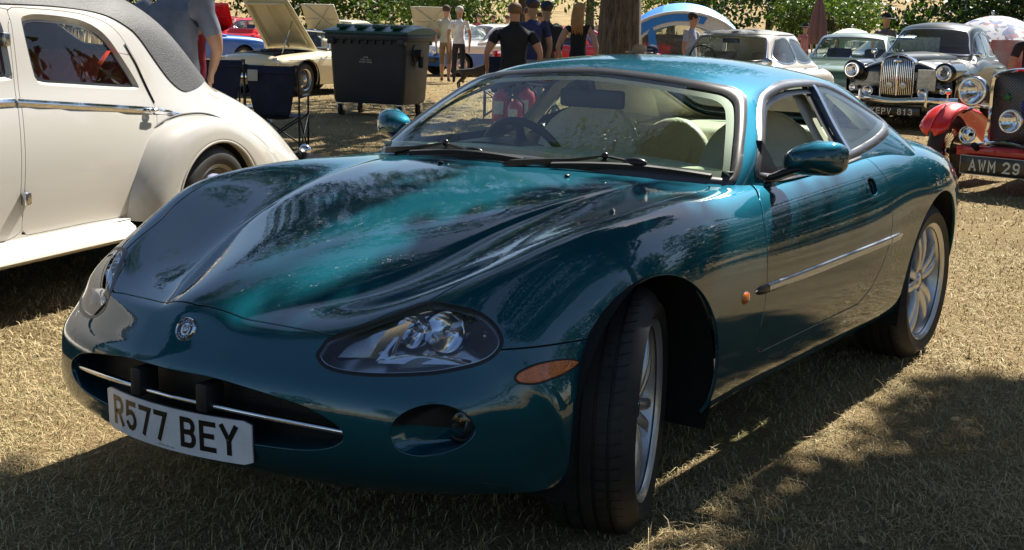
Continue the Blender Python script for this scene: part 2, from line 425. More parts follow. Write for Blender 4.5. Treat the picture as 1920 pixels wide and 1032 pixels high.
def glass(name, tint=(.75, .85, .78), rough=0.0, refl=1.0, dust=.04):
    """thin pane: straight-through tinted transmission + Fresnel reflection + a film of dust"""
    if name in MATS: return MATS[name]
    m = bpy.data.materials.new(name); m.use_nodes = True
    nt = m.node_tree; nt.nodes.clear()
    out = nt.nodes.new('ShaderNodeOutputMaterial')
    tr = nt.nodes.new('ShaderNodeBsdfTransparent'); tr.inputs['Color'].default_value = (*tint, 1)
    gl = nt.nodes.new('ShaderNodeBsdfGlossy'); gl.inputs['Roughness'].default_value = rough
    gl.inputs['Color'].default_value = (refl, refl, refl, 1)
    # Schlick reflectance of a two-sided pane: .07 + .93 (1 - |n.i|)^5
    ge = nt.nodes.new('ShaderNodeNewGeometry'); dt = nt.nodes.new('ShaderNodeVectorMath'); dt.operation = 'DOT_PRODUCT'
    nt.links.new(ge.outputs['Normal'], dt.inputs[0]); nt.links.new(ge.outputs['Incoming'], dt.inputs[1])
    ab = nt.nodes.new('ShaderNodeMath'); ab.operation = 'ABSOLUTE'; nt.links.new(dt.outputs['Value'], ab.inputs[0])
    om = nt.nodes.new('ShaderNodeMath'); om.operation = 'SUBTRACT'; om.inputs[0].default_value = 1; om.use_clamp = True; nt.links.new(ab.outputs[0], om.inputs[1])
    pw = nt.nodes.new('ShaderNodeMath'); pw.operation = 'POWER'; pw.inputs[1].default_value = 5; nt.links.new(om.outputs[0], pw.inputs[0])
    mul = nt.nodes.new('ShaderNodeMath'); mul.operation = 'MULTIPLY_ADD'; mul.inputs[1].default_value = .93; mul.inputs[2].default_value = .065; mul.use_clamp = True
    nt.links.new(pw.outputs[0], mul.inputs[0])
    mx = nt.nodes.new('ShaderNodeMixShader')
    nt.links.new(mul.outputs[0], mx.inputs[0]); nt.links.new(tr.outputs[0], mx.inputs[1]); nt.links.new(gl.outputs[0], mx.inputs[2])
    df = nt.nodes.new('ShaderNodeBsdfDiffuse'); df.inputs['Color'].default_value = (.5, .5, .46, 1)
    tc = nt.nodes.new('ShaderNodeTexCoord'); n = nt.nodes.new('ShaderNodeTexNoise'); n.inputs['Scale'].default_value = 8; n.inputs['Detail'].default_value = 9
    nt.links.new(tc.outputs['Object'], n.inputs['Vector'])
    r = nt.nodes.new('ShaderNodeMapRange'); r.inputs['From Min'].default_value = .3; r.inputs['From Max'].default_value = .8; r.inputs['To Max'].default_value = dust * 2
    nt.links.new(n.outputs['Fac'], r.inputs['Value'])
    m2 = nt.nodes.new('ShaderNodeMixShader'); nt.links.new(r.outputs['Result'], m2.inputs[0]); nt.links.new(mx.outputs[0], m2.inputs[1]); nt.links.new(df.outputs[0], m2.inputs[2])
    nt.links.new(m2.outputs[0], out.inputs[0])
    MATS[name] = m
    return m

def M_(k):
    if k in MATS: return MATS[k]
    return {
     'teal': lambda: carpaint('teal', (.001, .084, .114), flake=.86, rough=.58, dust=.05, coat_ior=1.75, tint=(.02, .30, .42)),
     'cream_paint': lambda: carpaint('cream_paint', (.50, .475, .43), flake=0, rough=.4, dust=.1),
     'cream2': lambda: carpaint('cream2', (.72, .63, .42), flake=0, rough=.4, dust=.1),
     'white_paint': lambda: carpaint('white_paint', (.80, .76, .68), flake=0, rough=.4, dust=.1),
     'blue_paint': lambda: carpaint('blue_paint', (.02, .14, .55), flake=.1, rough=.4, dust=.1),
     'red_paint': lambda: carpaint('red_paint', (.45, .012, .018), flake=0, rough=.4, dust=.1),
     'bright_red': lambda: carpaint('bright_red', (.75, .025, .02), flake=0, rough=.4, dust=.1),
     'black_paint': lambda: carpaint('black_paint', (.008, .009, .010), flake=0, rough=.4, dust=.15),
     'greygreen': lambda: carpaint('greygreen', (.020, .027, .029), flake=0, rough=.4, dust=.05, coat=.4),
     'green_paint': lambda: carpaint('green_paint', (.07, .14, .085), flake=.2, rough=.4, dust=.15),
     'silver_paint': lambda: carpaint('silver_paint', (.45, .47, .50), flake=.6, rough=.35, dust=.15),
     'rubber': lambda: P('rubber', (.012, .012, .012), .55, noise=.3, bump=.1, bscale=300, rvar=.12),
     'tyre': lambda: P('tyre', (.018, .017, .016), .62, col2=(.032, .029, .025), nscale=14, bump=.06, bscale=160, rvar=.1),
     'trim': lambda: P('trim', (.012, .012, .013), .32, rvar=.12, bump=.05, bscale=400),
     'grille_black': lambda: P('grille_black', (.006, .006, .006), .5, bump=.2, bscale=300),
     'under': lambda: P('under', (.006, .006, .006), .85, noise=.4),
     'chrome': lambda: P('chrome', (.80, .80, .82), .06, 1.0, rvar=.03),
     'dull_chrome': lambda: P('dull_chrome', (.55, .55, .57), .22, 1.0, rvar=.08),
     'alloy': lambda: P('alloy', (.62, .62, .64), .34, .75, coat=.6, rvar=.08, noise=.15, nscale=8),
     'steel_dark': lambda: P('steel_dark', (.06, .055, .05), .5, .7, noise=.4),
     'reflector': lambda: P('reflector', (.75, .78, .85), .10, 1.0, rvar=.05),
     'lamp_dark': lambda: P('lamp_dark', (.46, .48, .53), .26, .85, rvar=.08),
     'lens': lambda: glass('lens', (.97, .98, .99), 0, .9, .004),
     'ws_glass': lambda: glass('ws_glass', (.88, .97, .88), 0, .9, .004),
     'side_glass': lambda: glass('side_glass', (.62, .74, .68), 0, 1.0, .01),
     'car_glass': lambda: glass('car_glass', (.78, .84, .82), 0, .9, .006),
     'amber': lambda: P('amber', (.75, .16, .01), .12, 0, coat=1, bump=.25, bscale=160, noise=.3, nscale=60),
     'red_lens': lambda: P('red_lens', (.5, .01, .01), .12, 0, coat=1),
     'plate_white': lambda: P('plate_white', (.76, .77, .79), .22, coat=.6, noise=.1, nscale=18),
     'plate_black': lambda: P('plate_black', (.010, .010, .010), .3, coat=.4),
     'black_text': lambda: P('black_text', (.010, .009, .009), .25, coat=.5, col2=(.022, .014, .010), nscale=22),  # brownish second colour paints reflection patches into the black
     'white_text': lambda: P('white_text', (.72, .70, .62), .4),
     'leather': lambda: P('leather', (.82, .76, .61), .42, bump=.3, bscale=90, noise=.12, nscale=5),
     'leather_dark': lambda: P('leather_dark', (.28, .245, .19), .5, bump=.3, bscale=90, noise=.12),
     'dash': lambda: P('dash', (.62, .64, .48), .5, bump=.2, bscale=150),
     'headlining': lambda: P('headlining', (.70, .64, .50), .9, noise=.1),
     'carpet': lambda: P('carpet', (.16, .14, .11), .95, noise=.3),
     'interior_dark': lambda: P('interior_dark', (.02, .02, .02), .5),
     'red_leather': lambda: P('red_leather', (.55, .06, .04), .35, bump=.2, bscale=60, noise=.2, nscale=6),
     'vinyl': lambda: P('vinyl', (.030, .031, .034), .55, bump=.5, bscale=160, rvar=.1, noise=.3, nscale=30),
     'old_glass': lambda: glass('old_glass', (.92, .94, .92), 0, .8, .003),
     'mirror': lambda: P('mirror', (.85, .87, .88), .01, 1.0),
    }[k]()

# ------------------------------------------------------------------ object building
SCN = bpy.context.scene
COL = SCN.collection

def tag(o, label=None, cat=None, group=None, kind=None):
    if label: o['label'] = label
    if cat: o['category'] = cat
    if group: o['group'] = group
    if kind: o['kind'] = kind
    return o

def thing(name, label, cat, loc=(0, 0, 0), rz=0, group=None):
    o = bpy.data.objects.new(name, None); COL.objects.link(o)
    o.location = loc; o.rotation_euler = (0, 0, rz); o.empty_display_size = .1
    return tag(o, label, cat, group)

def link(name, me, mat, parent=None, smooth=True):
    if mat is not None:
        me.materials.append(M_(mat) if isinstance(mat, str) else mat)
    if smooth:
        me.polygons.foreach_set('use_smooth', [True] * len(me.polygons))
    o = bpy.data.objects.new(name, me); COL.objects.link(o)
    if parent is not None: o.parent = parent
    return o

def npmesh(name, m, mat, parent=None):
    me = bpy.data.meshes.new(name)
    v = np.asarray(m['v'], np.float32); f = np.asarray(m['f'], np.int32)
    if len(f):
        # drop slivers
        a, b, c = v[f[:, 0]], v[f[:, 1]], v[f[:, 2]]
        ar = np.linalg.norm(np.cross(b - a, c - a), axis=1)
        f = f[ar > 1e-10]
    me.vertices.add(len(v)); me.vertices.foreach_set('co', v.ravel())
    me.loops.add(len(f) * 3); me.polygons.add(len(f))
    me.polygons.foreach_set('loop_start', np.arange(0, len(f) * 3, 3, dtype=np.int32))
    me.loops.foreach_set('vertex_index', f.ravel())
    me.update(calc_edges=True)
    me.polygons.foreach_set('use_smooth', [True] * len(f))
    if 'n' in m and m['n'] is not None:
        me.normals_split_custom_set_from_vertices(np.asarray(m['n'], float).tolist())
    return link(name, me, mat, parent, smooth=False)

class MB:
    """collects primitives, builds ONE mesh"""
    def __init__(self): self.v = []; self.f = []
    def add(self, v, f):
        b = len(self.v); self.v += [tuple(p) for p in v]; self.f += [tuple(b + i for i in q) for q in f]; return self
    def box(self, x0, x1, y0, y1, z0, z1, M=None):
        v = [(x, y, z) for x in (x0, x1) for y in (y0, y1) for z in (z0, z1)]
        if M is not None: v = [tuple(M @ Vector(p)) for p in v]
        return self.add(v, [(0, 1, 3, 2), (4, 6, 7, 5), (0, 4, 5, 1), (2, 3, 7, 6), (0, 2, 6, 4), (1, 5, 7, 3)])
    def rbox(self, x0, x1, y0, y1, z0, z1, r=.01, M=None):
        """box with chamfered edges"""
        bm = bmesh.new(); bmesh.ops.create_cube(bm, size=1)
        for p in bm.verts: p.co = Vector(((x0 + x1) / 2 + p.co.x * (x1 - x0), (y0 + y1) / 2 + p.co.y * (y1 - y0), (z0 + z1) / 2 + p.co.z * (z1 - z0)))
        bmesh.ops.bevel(bm, geom=bm.edges[:], offset=min(r, .45 * min(abs(x1 - x0), abs(y1 - y0), abs(z1 - z0))), segments=2, affect='EDGES', profile=.5)
        bm.verts.index_update()
        v = [tuple(M @ p.co) if M is not None else tuple(p.co) for p in bm.verts]
        f = [tuple(q.index for q in fc.verts) for fc in bm.faces]
        bm.free()
        return self.add(v, f)
    def tube(self, pts, r, n=8, closed=False, caps=True):
        pts = [Vector(p) for p in pts]; k = len(pts)
        rr = r if hasattr(r, '__len__') else [r] * k
        rings = []; up = None
        for i, p in enumerate(pts):
            if closed: t = pts[(i + 1) % k] - pts[i - 1]
            else: t = pts[min(i + 1, k - 1)] - pts[max(i - 1, 0)]
            t = t.normalized() if t.length > 1e-9 else Vector((0, 0, 1))
            if up is None:
                up = Vector((0, 0, 1)) if abs(t.z) < .9 else Vector((1, 0, 0))
            a = (up - t * up.dot(t)); a = a.normalized() if a.length > 1e-6 else t.orthogonal().normalized()
            b = t.cross(a); up = a
            rings.append([p + (a * math.cos(q * 2 * PI / n) + b * math.sin(q * 2 * PI / n)) * rr[i] for q in range(n)])
        v = [tuple(q) for ring in rings for q in ring]; f = []
        for i in range(k if closed else k - 1):
            j = (i + 1) % k
            for q in range(n):
                f.append((i * n + q, i * n + (q + 1) % n, j * n + (q + 1) % n, j * n + q))
        if caps and not closed:
            f.append(tuple(range(n))[::-1]); f.append(tuple((k - 1) * n + q for q in range(n)))
        return self.add(v, f)
    def cyl(self, a, b, r0, r1=None, n=16):
        return self.tube([a, b], [r0, r0 if r1 is None else r1], n)
    def lathe(self, prof, n=32, M=None, axis='z', closed=False):
        """prof: list of (r, h); revolved about z (or y) then transformed by M"""
        v = []; k = len(prof)
        for (r, h) in prof:
            for q in range(n):
                a = q * 2 * PI / n
                p = Vector((r * math.cos(a), r * math.sin(a), h)) if axis == 'z' else Vector((r * math.cos(a), h, r * math.sin(a)))
                v.append(tuple(M @ p) if M is not None else tuple(p))
        f = []
        for i in range(k if closed else k - 1):
            j = (i + 1) % k
            for q in range(n):
                f.append((i * n + q, i * n + (q + 1) % n, j * n + (q + 1) % n, j * n + q))
        return self.add(v, f)
    def sphere(self, c, r, n=16, m=8, sc=(1, 1, 1), M=None):
        v = []; f = []
        for i in range(m + 1):
            t = PI * i / m
            for q in range(n):
                a = 2 * PI * q / n
                p = Vector((r * sc[0] * math.sin(t) * math.cos(a), r * sc[1] * math.sin(t) * math.sin(a), r * sc[2] * math.cos(t)))
                if M is not None: p = M @ p
                v.append((c[0] + p.x, c[1] + p.y, c[2] + p.z))
        for i in range(m):
            for q in range(n):
                f.append((i * n + q, (i + 1) * n + q, (i + 1) * n + (q + 1) % n, i * n + (q + 1) % n))
        return self.add(v, f)
    def loft(self, rings, closed=True, caps=True):
        k = len(rings); n = len(rings[0]); v = [tuple(p) for r in rings for p in r]; f = []
        for i in range(k - 1):
            for q in range(n if closed else n - 1):
                f.append((i * n + q, i * n + (q + 1) % n, (i + 1) * n + (q + 1) % n, (i + 1) * n + q))
        if caps and closed:
            f.append(tuple(range(n))[::-1]); f.append(tuple((k - 1) * n + q for q in range(n)))
        return self.add(v, f)
    def prism(self, poly, h0, h1, axis='z', M=None):
        """polygon (2d) extruded between h0 and h1"""
        def mk(p, h):
            q = {'z': (p[0], p[1], h), 'y': (p[0], h, p[1]), 'x': (h, p[0], p[1])}[axis]
            return tuple(M @ Vector(q)) if M is not None else q
        n = len(poly)
        v = [mk(p, h0) for p in poly] + [mk(p, h1) for p in poly]
        f = [tuple(range(n)), tuple(range(2 * n - 1, n - 1, -1))] + [(i, i + n, (i + 1) % n + n, (i + 1) % n) for i in range(n)]
        return self.add(v, f)
    def build(self, name, mat, parent=None, smooth=True, recalc=True, sharp=35, sub=0, merge=0):
        me = bpy.data.meshes.new(name); me.from_pydata(self.v, [], self.f); me.update()
        if recalc or merge:
            bm = bmesh.new(); bm.from_mesh(me)
            if merge: bmesh.ops.remove_doubles(bm, verts=bm.verts, dist=merge)
            bmesh.ops.recalc_face_normals(bm, faces=bm.faces)
            if smooth and sharp:
                bm.edges.ensure_lookup_table()
                for e in bm.edges:
                    if len(e.link_faces) == 2 and e.calc_face_angle(0) > rad(sharp): e.smooth = False
            bm.to_mesh(me); bm.free()
        o = link(name, me, mat, parent, smooth)
        if sub:
            md = o.modifiers.new('s', 'SUBSURF'); md.levels = sub; md.render_levels = sub
        return o

def Tm(loc=(0, 0, 0), rx=0, ry=0, rz=0, s=1):
    return Matrix.Translation(Vector(loc)) @ Euler((rx, ry, rz)).to_matrix().to_4x4() @ Matrix.Scale(s, 4)

def copy_tree(o, parent=None):
    c = o.copy(); COL.objects.link(c)
    if parent is not None: c.parent = parent
    for ch in list(o.children): copy_tree(ch, c)
    return c

# ---- stroke lettering (number plates and signs)
def arcp(cx, cy, rx, ry, a0, a1, n=8):
    return [(cx + rx * math.cos(rad(a0 + (a1 - a0) * i / n)), cy + ry * math.sin(rad(a0 + (a1 - a0) * i / n))) for i in range(n + 1)]
GLY = {
 'R': [[(0, 0), (0, 1), (.6, 1)] + arcp(.6, .73, .4, .27, 90, -90) + [(0, .46)], [(.5, .46), (1, 0)]],
 'B': [[(0, 0), (0, 1), (.6, 1)] + arcp(.6, .76, .36, .24, 90, -90) + [(0, .52)], [(0, 0), (.62, 0)] + arcp(.62, .26, .38, .26, -90, 90)],
 'E': [[(1, 0), (0, 0), (0, 1), (1, 1)], [(0, .52), (.85, .52)]],
 'Y': [[(0, 1), (.5, .48), (1, 1)], [(.5, .48), (.5, 0)]],
 'A': [[(0, 0), (.5, 1), (1, 0)], [(.2, .33), (.8, .33)]],
 'W': [[(0, 1), (.25, 0), (.5, .75), (.75, 0), (1, 1)]],
 'M': [[(0, 0), (0, 1), (.5, .35), (1, 1), (1, 0)]],
 'K': [[(0, 0), (0, 1)], [(1, 1), (0, .4)], [(.35, .6), (1, 0)]],
 'P': [[(0, 0), (0, 1), (.6, 1)] + arcp(.6, .73, .4, .27, 90, -90) + [(0, .46)]],
 'V': [[(0, 1), (.5, 0), (1, 1)]],
 'S': [arcp(.5, .74, .5, .26, 20, 270) + arcp(.5, .26, .5, .26, 90, -160)],
 'J': [[(1, 1), (1, .3)] + arcp(.5, .3, .5, .3, 0, -180)],
 'G': [arcp(.5, .5, .5, .5, 40, 320) + [(1, .45), (.6, .45)]],
 'U': [[(0, 1), (0, .3)] + arcp(.5, .3, .5, .3, 180, 360) + [(1, 1)]],
 'N': [[(0, 0), (0, 1), (1, 0), (1, 1)]], 'O': [arcp(.5, .5, .5, .5, 0, 360, 16)], 'D': [[(0, 0), (0, 1), (.5, 1)] + arcp(.5, .5, .5, .5, 90, -90) + [(0, 0)]],
 'I': [[(.5, 0), (.5, 1)]], 'T': [[(0, 1), (1, 1)], [(.5, 1), (.5, 0)]], 'L': [[(0, 1), (0, 0), (.9, 0)]], 'H': [[(0, 0), (0, 1)], [(1, 0), (1, 1)], [(0, .5), (1, .5)]],
 'C': [arcp(.5, .5, .5, .5, 45, 315, 12)], 'F': [[(0, 0), (0, 1), (1, 1)], [(0, .52), (.8, .52)]], 'Q': [arcp(.5, .5, .5, .5, 0, 360, 16), [(.6, .3), (1, 0)]], 'X': [[(0, 0), (1, 1)], [(0, 1), (1, 0)]],
 '5': [[(.95, 1), (.08, 1), (.04, .56)] + arcp(.48, .33, .5, .33, 115, -150)],
 '7': [[(0, 1), (1, 1), (.35, 0)]],
 '8': [arcp(.5, .76, .44, .24, 0, 360, 14), arcp(.5, .26, .5, .26, 0, 360, 14)],
 '1': [[(.15, .8), (.5, 1), (.5, 0)]],
 '3': [arcp(.45, .75, .47, .25, 150, -80) + arcp(.45, .26, .52, .26, 80, -150)],
 '2': [arcp(.5, .72, .48, .28, 165, -30) + [(0, 0), (1, 0)]],
 '9': [arcp(.5, .7, .46, .3, 0, 360, 14), [(.96, .7), (.9, .3)] + arcp(.45, .3, .45, .3, 0, -140)],
 '0': [arcp(.5, .5, .5, .5, 0, 360, 16)],
 '4': [[(.75, 0), (.75, 1), (0, .3), (1, .3)]], '6': [arcp(.5, .3, .48, .3, 0, 360, 14), [(.03, .3), (.2, .75), (.6, 1)]],
}
def lettering(mb, text, h, w, stroke, gap, fn, space=None, depth=.0015):
    """text as raised strokes. fn(u, v, d) maps text-plane coords + height to 3d. centred on u=0,v=0"""
    adv = []
    for ch in text:
        adv.append((space if space else w * .6) if ch == ' ' else w + gap)
    tot = sum(adv) - gap; x = -tot / 2
    hw = stroke / 2
    for ch, a in zip(text, adv):
        for st in GLY.get(ch, []):
            pts = [Vector((x + hw + p[0] * (w - stroke), -h / 2 + hw + p[1] * (h - stroke))) for p in st]
            pts = [p for i, p in enumerate(pts) if i == 0 or (p - pts[i - 1]).length > 1e-3 * h]
            n = len(pts); L = []; R = []
            closed = (pts[0] - pts[-1]).length < 1e-6
            for i, p in enumerate(pts):
                d0 = (p - pts[i - 1]).normalized() if i > 0 else None
                d1 = (pts[i + 1] - p).normalized() if i < n - 1 else None
                if closed and d0 is None: d0 = (p - pts[-2]).normalized()
                if closed and d1 is None: d1 = (pts[1] - p).normalized()
                if d0 is None: d0 = d1; p = p - d1 * hw * .98
                elif d1 is None: d1 = d0; p = p + d0 * hw * .98
                nn = Vector((-(d0 + d1).y, (d0 + d1).x))
                nn = nn.normalized() if nn.length > 1e-6 else Vector((-d0.y, d0.x))
                c = max(.5, nn.dot(Vector((-d0.y, d0.x))))
                L.append(p + nn * hw / c); R.append(p - nn * hw / c)
            v = [fn(q.x, q.y, depth) for q in L] + [fn(q.x, q.y, depth) for q in R]
            f = [(i, i + 1, n + i + 1, n + i) for i in range(n - 1)]
            mb.add(v, f)
        x += a
    return mb

def letters(name, parent, mat, text, h, w, stroke, gap, fn, space, depth=.0015):
    """each character is an object of its own"""
    adv = [(space if ch == ' ' else w + gap) for ch in text]; x = -(sum(adv) - gap) / 2
    for ch, a in zip(text, adv):
        if ch != ' ':
            m = MB(); x0 = x + w / 2
            lettering(m, ch, h, w, stroke, gap, lambda u, v, d: fn(u + x0, v, d), depth=depth); m.build(name, mat, parent, smooth=False, recalc=False)
        x += a

# ------------------------------------------------------------------ ground, grass, hill, trees
def ground_z(x, y):
    """flat showground that rises into a dry hillside far beyond the cars"""
    d = math.hypot(x - 3, y - 2.4)
    f = max(0.0, (-(x * .84 + y * .54)) - 62.0)       # metres beyond the field, straight away from the camera
    return 11.0 * (1 - math.exp(-f / 115.0)) if f > 0 else 0.0

def mat_ground():
    m, nt, b = _mat('ground')
    tc = nt.nodes.new('ShaderNodeTexCoord')
    def noise(s, d=6, r=.6, v=None):
        n = nt.nodes.new('ShaderNodeTexNoise'); n.inputs['Scale'].default_value = s; n.inputs['Detail'].default_value = d; n.inputs['Roughness'].default_value = r
        nt.links.new((v or tc.outputs['Object']), n.inputs['Vector']); return n
    def ramp(src, stops):
        r = nt.nodes.new('ShaderNodeValToRGB'); e = r.color_ramp.elements
        e[0].position, e[0].color = stops[0][0], (*stops[0][1], 1); e[1].position, e[1].color = stops[-1][0], (*stops[-1][1], 1)
        for p, c in stops[1:-1]:
            q = e.new(p); q.color = (*c, 1)
        nt.links.new(src, r.inputs[0]); return r
    big = noise(.55, 5, .7); mid = noise(2.2, 8, .7); fine = noise(95, 6, .8); fib = noise(30, 8, .8)
    mp = nt.nodes.new('ShaderNodeMapping'); mp.inputs['Scale'].default_value = (1, 5, 1); nt.links.new(tc.outputs['Object'], mp.inputs['Vector'])
    fib2 = noise(60, 5, .7, mp.outputs['Vector'])
    c1 = ramp(fine.outputs['Fac'], [(.36, (.06, .042, .022)), (.46, (.27, .19, .09)), (.55, (.56, .42, .22)), (.66, (.82, .67, .40))])
    c2 = ramp(fib2.outputs['Fac'], [(.36, (.09, .062, .032)), (.5, (.42, .31, .15)), (.63, (.76, .61, .37))])
    mx = nt.nodes.new('ShaderNodeMix'); mx.data_type = 'RGBA'; mx.inputs['Factor'].default_value = .5
    nt.links.new(c1.outputs[0], mx.inputs['A']); nt.links.new(c2.outputs[0], mx.inputs['B'])
    g = ramp(mid.outputs['Fac'], [(.50, (0, 0, 0)), (.75, (1, 1, 1))])
    mg = nt.nodes.new('ShaderNodeMix'); mg.data_type = 'RGBA'; nt.links.new(mx.outputs['Result'], mg.inputs['A']); mg.inputs['B'].default_value = (.22, .20, .07, 1)
    sc = nt.nodes.new('ShaderNodeMath'); sc.operation = 'MULTIPLY'; sc.inputs[1].default_value = .62; nt.links.new(g.outputs[0], sc.inputs[0]); nt.links.new(sc.outputs[0], mg.inputs['Factor'])
    b2 = ramp(big.outputs['Fac'], [(.36, (.66, .62, .58)), (.50, (.95, .93, .9)), (.65, (1.12, 1.06, 1.0))])
    mm = nt.nodes.new('ShaderNodeMix'); mm.data_type = 'RGBA'; mm.blend_type = 'MULTIPLY'; mm.inputs['Factor'].default_value = 1
    nt.links.new(mg.outputs['Result'], mm.inputs['A']); nt.links.new(b2.outputs[0], mm.inputs['B']); nt.links.new(mm.outputs['Result'], b.inputs['Base Color'])
    b.inputs['Roughness'].default_value = 1; b.inputs['Specular IOR Level'].default_value = .1
    bp = nt.nodes.new('ShaderNodeBump'); bp.inputs['Strength'].default_value = 1.0; bp.inputs['Distance'].default_value = .05
    nt.links.new(fine.outputs['Fac'], bp.inputs['Height']); nt.links.new(bp.outputs['Normal'], b.inputs['Normal'])
    return m

def build_ground():
    # one sheet, finer near the camera, out to the horizon
    xs = np.concatenate([-np.geomspace(900, 60, 40), np.linspace(-58, 30, 60), np.geomspace(33, 500, 16)])
    ys = np.concatenate([-np.geomspace(900, 62, 36), np.linspace(-60, 40, 60), np.geomspace(43, 500, 16)])
    V = np.array([[(x, y, ground_z(x, y)) for y in ys] for x in xs])
    V[..., 2] += .012
    V[..., 2] += np.where(V[..., 2] > .05, 1.2 * np.sin(V[..., 0] * .045) * np.cos(V[..., 1] * .037) * np.clip(V[..., 2] / 8, 0, 1), 0)
    m = gridmesh(V); 
    if m['n'][:, 2].mean() < 0: m['n'] *= -1; m['f'] = m['f'][:, ::-1]
    m['n'] = None
    o = npmesh('ground', m, mat_ground()); tag(o, kind='structure')

def mat_blade():
    m, nt, b = _mat('dry_grass')
    oi = nt.nodes.new('ShaderNodeAttribute'); oi.attribute_name = 'tone'
    r = nt.nodes.new('ShaderNodeValToRGB'); e = r.color_ramp.elements
    e[0].position = 0; e[0].color = (.20, .14, .062, 1); e[1].position = 1; e[1].color = (.80, .65, .37, 1)
    for p, c in ((.35, (.42, .315, .155)), (.7, (.62, .49, .27)), (.86, (.27, .25, .10))):
        q = e.new(p); q.color = (*c, 1)
    nt.links.new(oi.outputs['Fac'], r.inputs[0]); nt.links.new(r.outputs[0], b.inputs['Base Color'])
    b.inputs['Roughness'].default_value = .75; b.inputs['Specular IOR Level'].default_value = .25
    return m

def build_grass():
    """curved blades of dry grass, dense near the camera, thinning with distance; one object"""
    rng = np.random.default_rng(3)
    cx, cy = CAM[0], CAM[1]
    vs, fs, tone = [], [], []
    N = 0
    def patch(n, dmin, dmax, a0, a1, hs, ws):
        nonlocal N
        d = np.sqrt(rng.uniform(dmin ** 2, dmax ** 2, n)); a = CAM[3] + rng.uniform(a0, a1, n)
        x = cx + d * np.cos(a); y = cy + d * np.sin(a)
        # clumping
        cl = np.sin(x * 5.1 + 1.3 * np.sin(y * 3.7)) * np.cos(y * 4.3 + 1.1 * np.sin(x * 2.9))
        keep = rng.uniform(0, 1, n) < .62 + .38 * cl
        x, y, d = x[keep], y[keep], d[keep]; n = len(x)
        h = hs * rng.gamma(3, .33, n).clip(.25, 2.6); w = ws * rng.uniform(.6, 1.4, n)
        az = rng.uniform(0, 2 * PI, n); lean = rng.uniform(.6, 2.6, n)
        dx, dy = np.cos(az), np.sin(az); px, py = -dy, dx
        z0 = np.full(n, .010)
        P = []
        for t, wt in ((0, 1), (.5, .8), (1, .05)):
            ox = dx * h * lean * t * t * .8; oy = dy * h * lean * t * t * .8; oz = h * (t - np.minimum(.30 * lean, .72) * t * t).clip(0)
            for sgn in ((-1, 1) if t < 1 else (0,)):
                P.append(np.stack([x + ox + px * w * wt * sgn * .5, y + oy + py * w * wt * sgn * .5, z0 + oz], 1))
        V = np.stack(P, 1).reshape(-1, 3)
        base = N + np.arange(n)[:, None] * 5
        q = np.array([[0, 1, 3], [0, 3, 2], [2, 3, 4]])
        F = (base[:, None, :] + q[None]).reshape(-1, 3)
        vs.append(V); fs.append(F); N += len(V)
        tn = np.clip(rng.normal(.5, .22, n) + .1 * cl[keep], 0, 1); tn[rng.uniform(0, 1, n) < .09] = .86
        tone.append(np.repeat(tn, 5))
    patch(130000, 3.0, 5.6, -.44, .44, .021, .0024)
    patch(12000, 3.0, 7.0, -.44, .44, .045, .0026)
    patch(110000, 5.6, 9.5, -.44, .44, .023, .0042)
    patch(56000, 9.5, 17.0, -.43, .43, .027, .0085)
    patch(26000, 17.0, 34.0, -.43, .43, .032, .017)
    V = np.concatenate(vs); F = np.concatenate(fs); T = np.concatenate(tone)
    me = bpy.data.meshes.new('grass')
    me.vertices.add(len(V)); me.vertices.foreach_set('co', V.astype(np.float32).ravel())
    me.loops.add(len(F) * 3); me.polygons.add(len(F)); me.polygons.foreach_set('loop_start', np.arange(0, len(F) * 3, 3, dtype=np.int32))
    me.loops.foreach_set('vertex_index', F.astype(np.int32).ravel()); me.update(calc_edges=True)
    at = me.attributes.new('tone', 'FLOAT', 'POINT'); at.data.foreach_set('value', T.astype(np.float32))
    # a few fallen leaves and clover tufts
    lv = MB(); r_ = random.Random(4)
    for i in range(70):
        d = r_.uniform(3.2, 9) ; a = CAM[3] + r_.uniform(-.42, .42); x, y = cx + d * math.cos(a), cy + d * math.sin(a); s_ = r_.uniform(.012, .026); t = r_.uniform(0, 6.3); c, q = math.cos(t) * s_, math.sin(t) * s_
        lv.add([(x + c, y + q, .028 + r_.uniform(0, .01)), (x - q * .6, y + c * .6, .034), (x - c, y - q, .028), (x + q * .6, y - c * .6, .026)], [(0, 1, 2, 3)])
    lo = lv.build('fallen_leaves', P('fallen_leaf', (.20, .22, .05), .6, col2=(.22, .12, .04), nscale=1.5), None, smooth=False); tag(lo, 'a few small fallen leaves scattered on the dry grass', 'leaves', kind='stuff')
    o = link('grass', me, mat_blade(), None, smooth=True)
    tag(o, 'short dry straw coloured grass covering the showground', 'grass', kind='stuff')

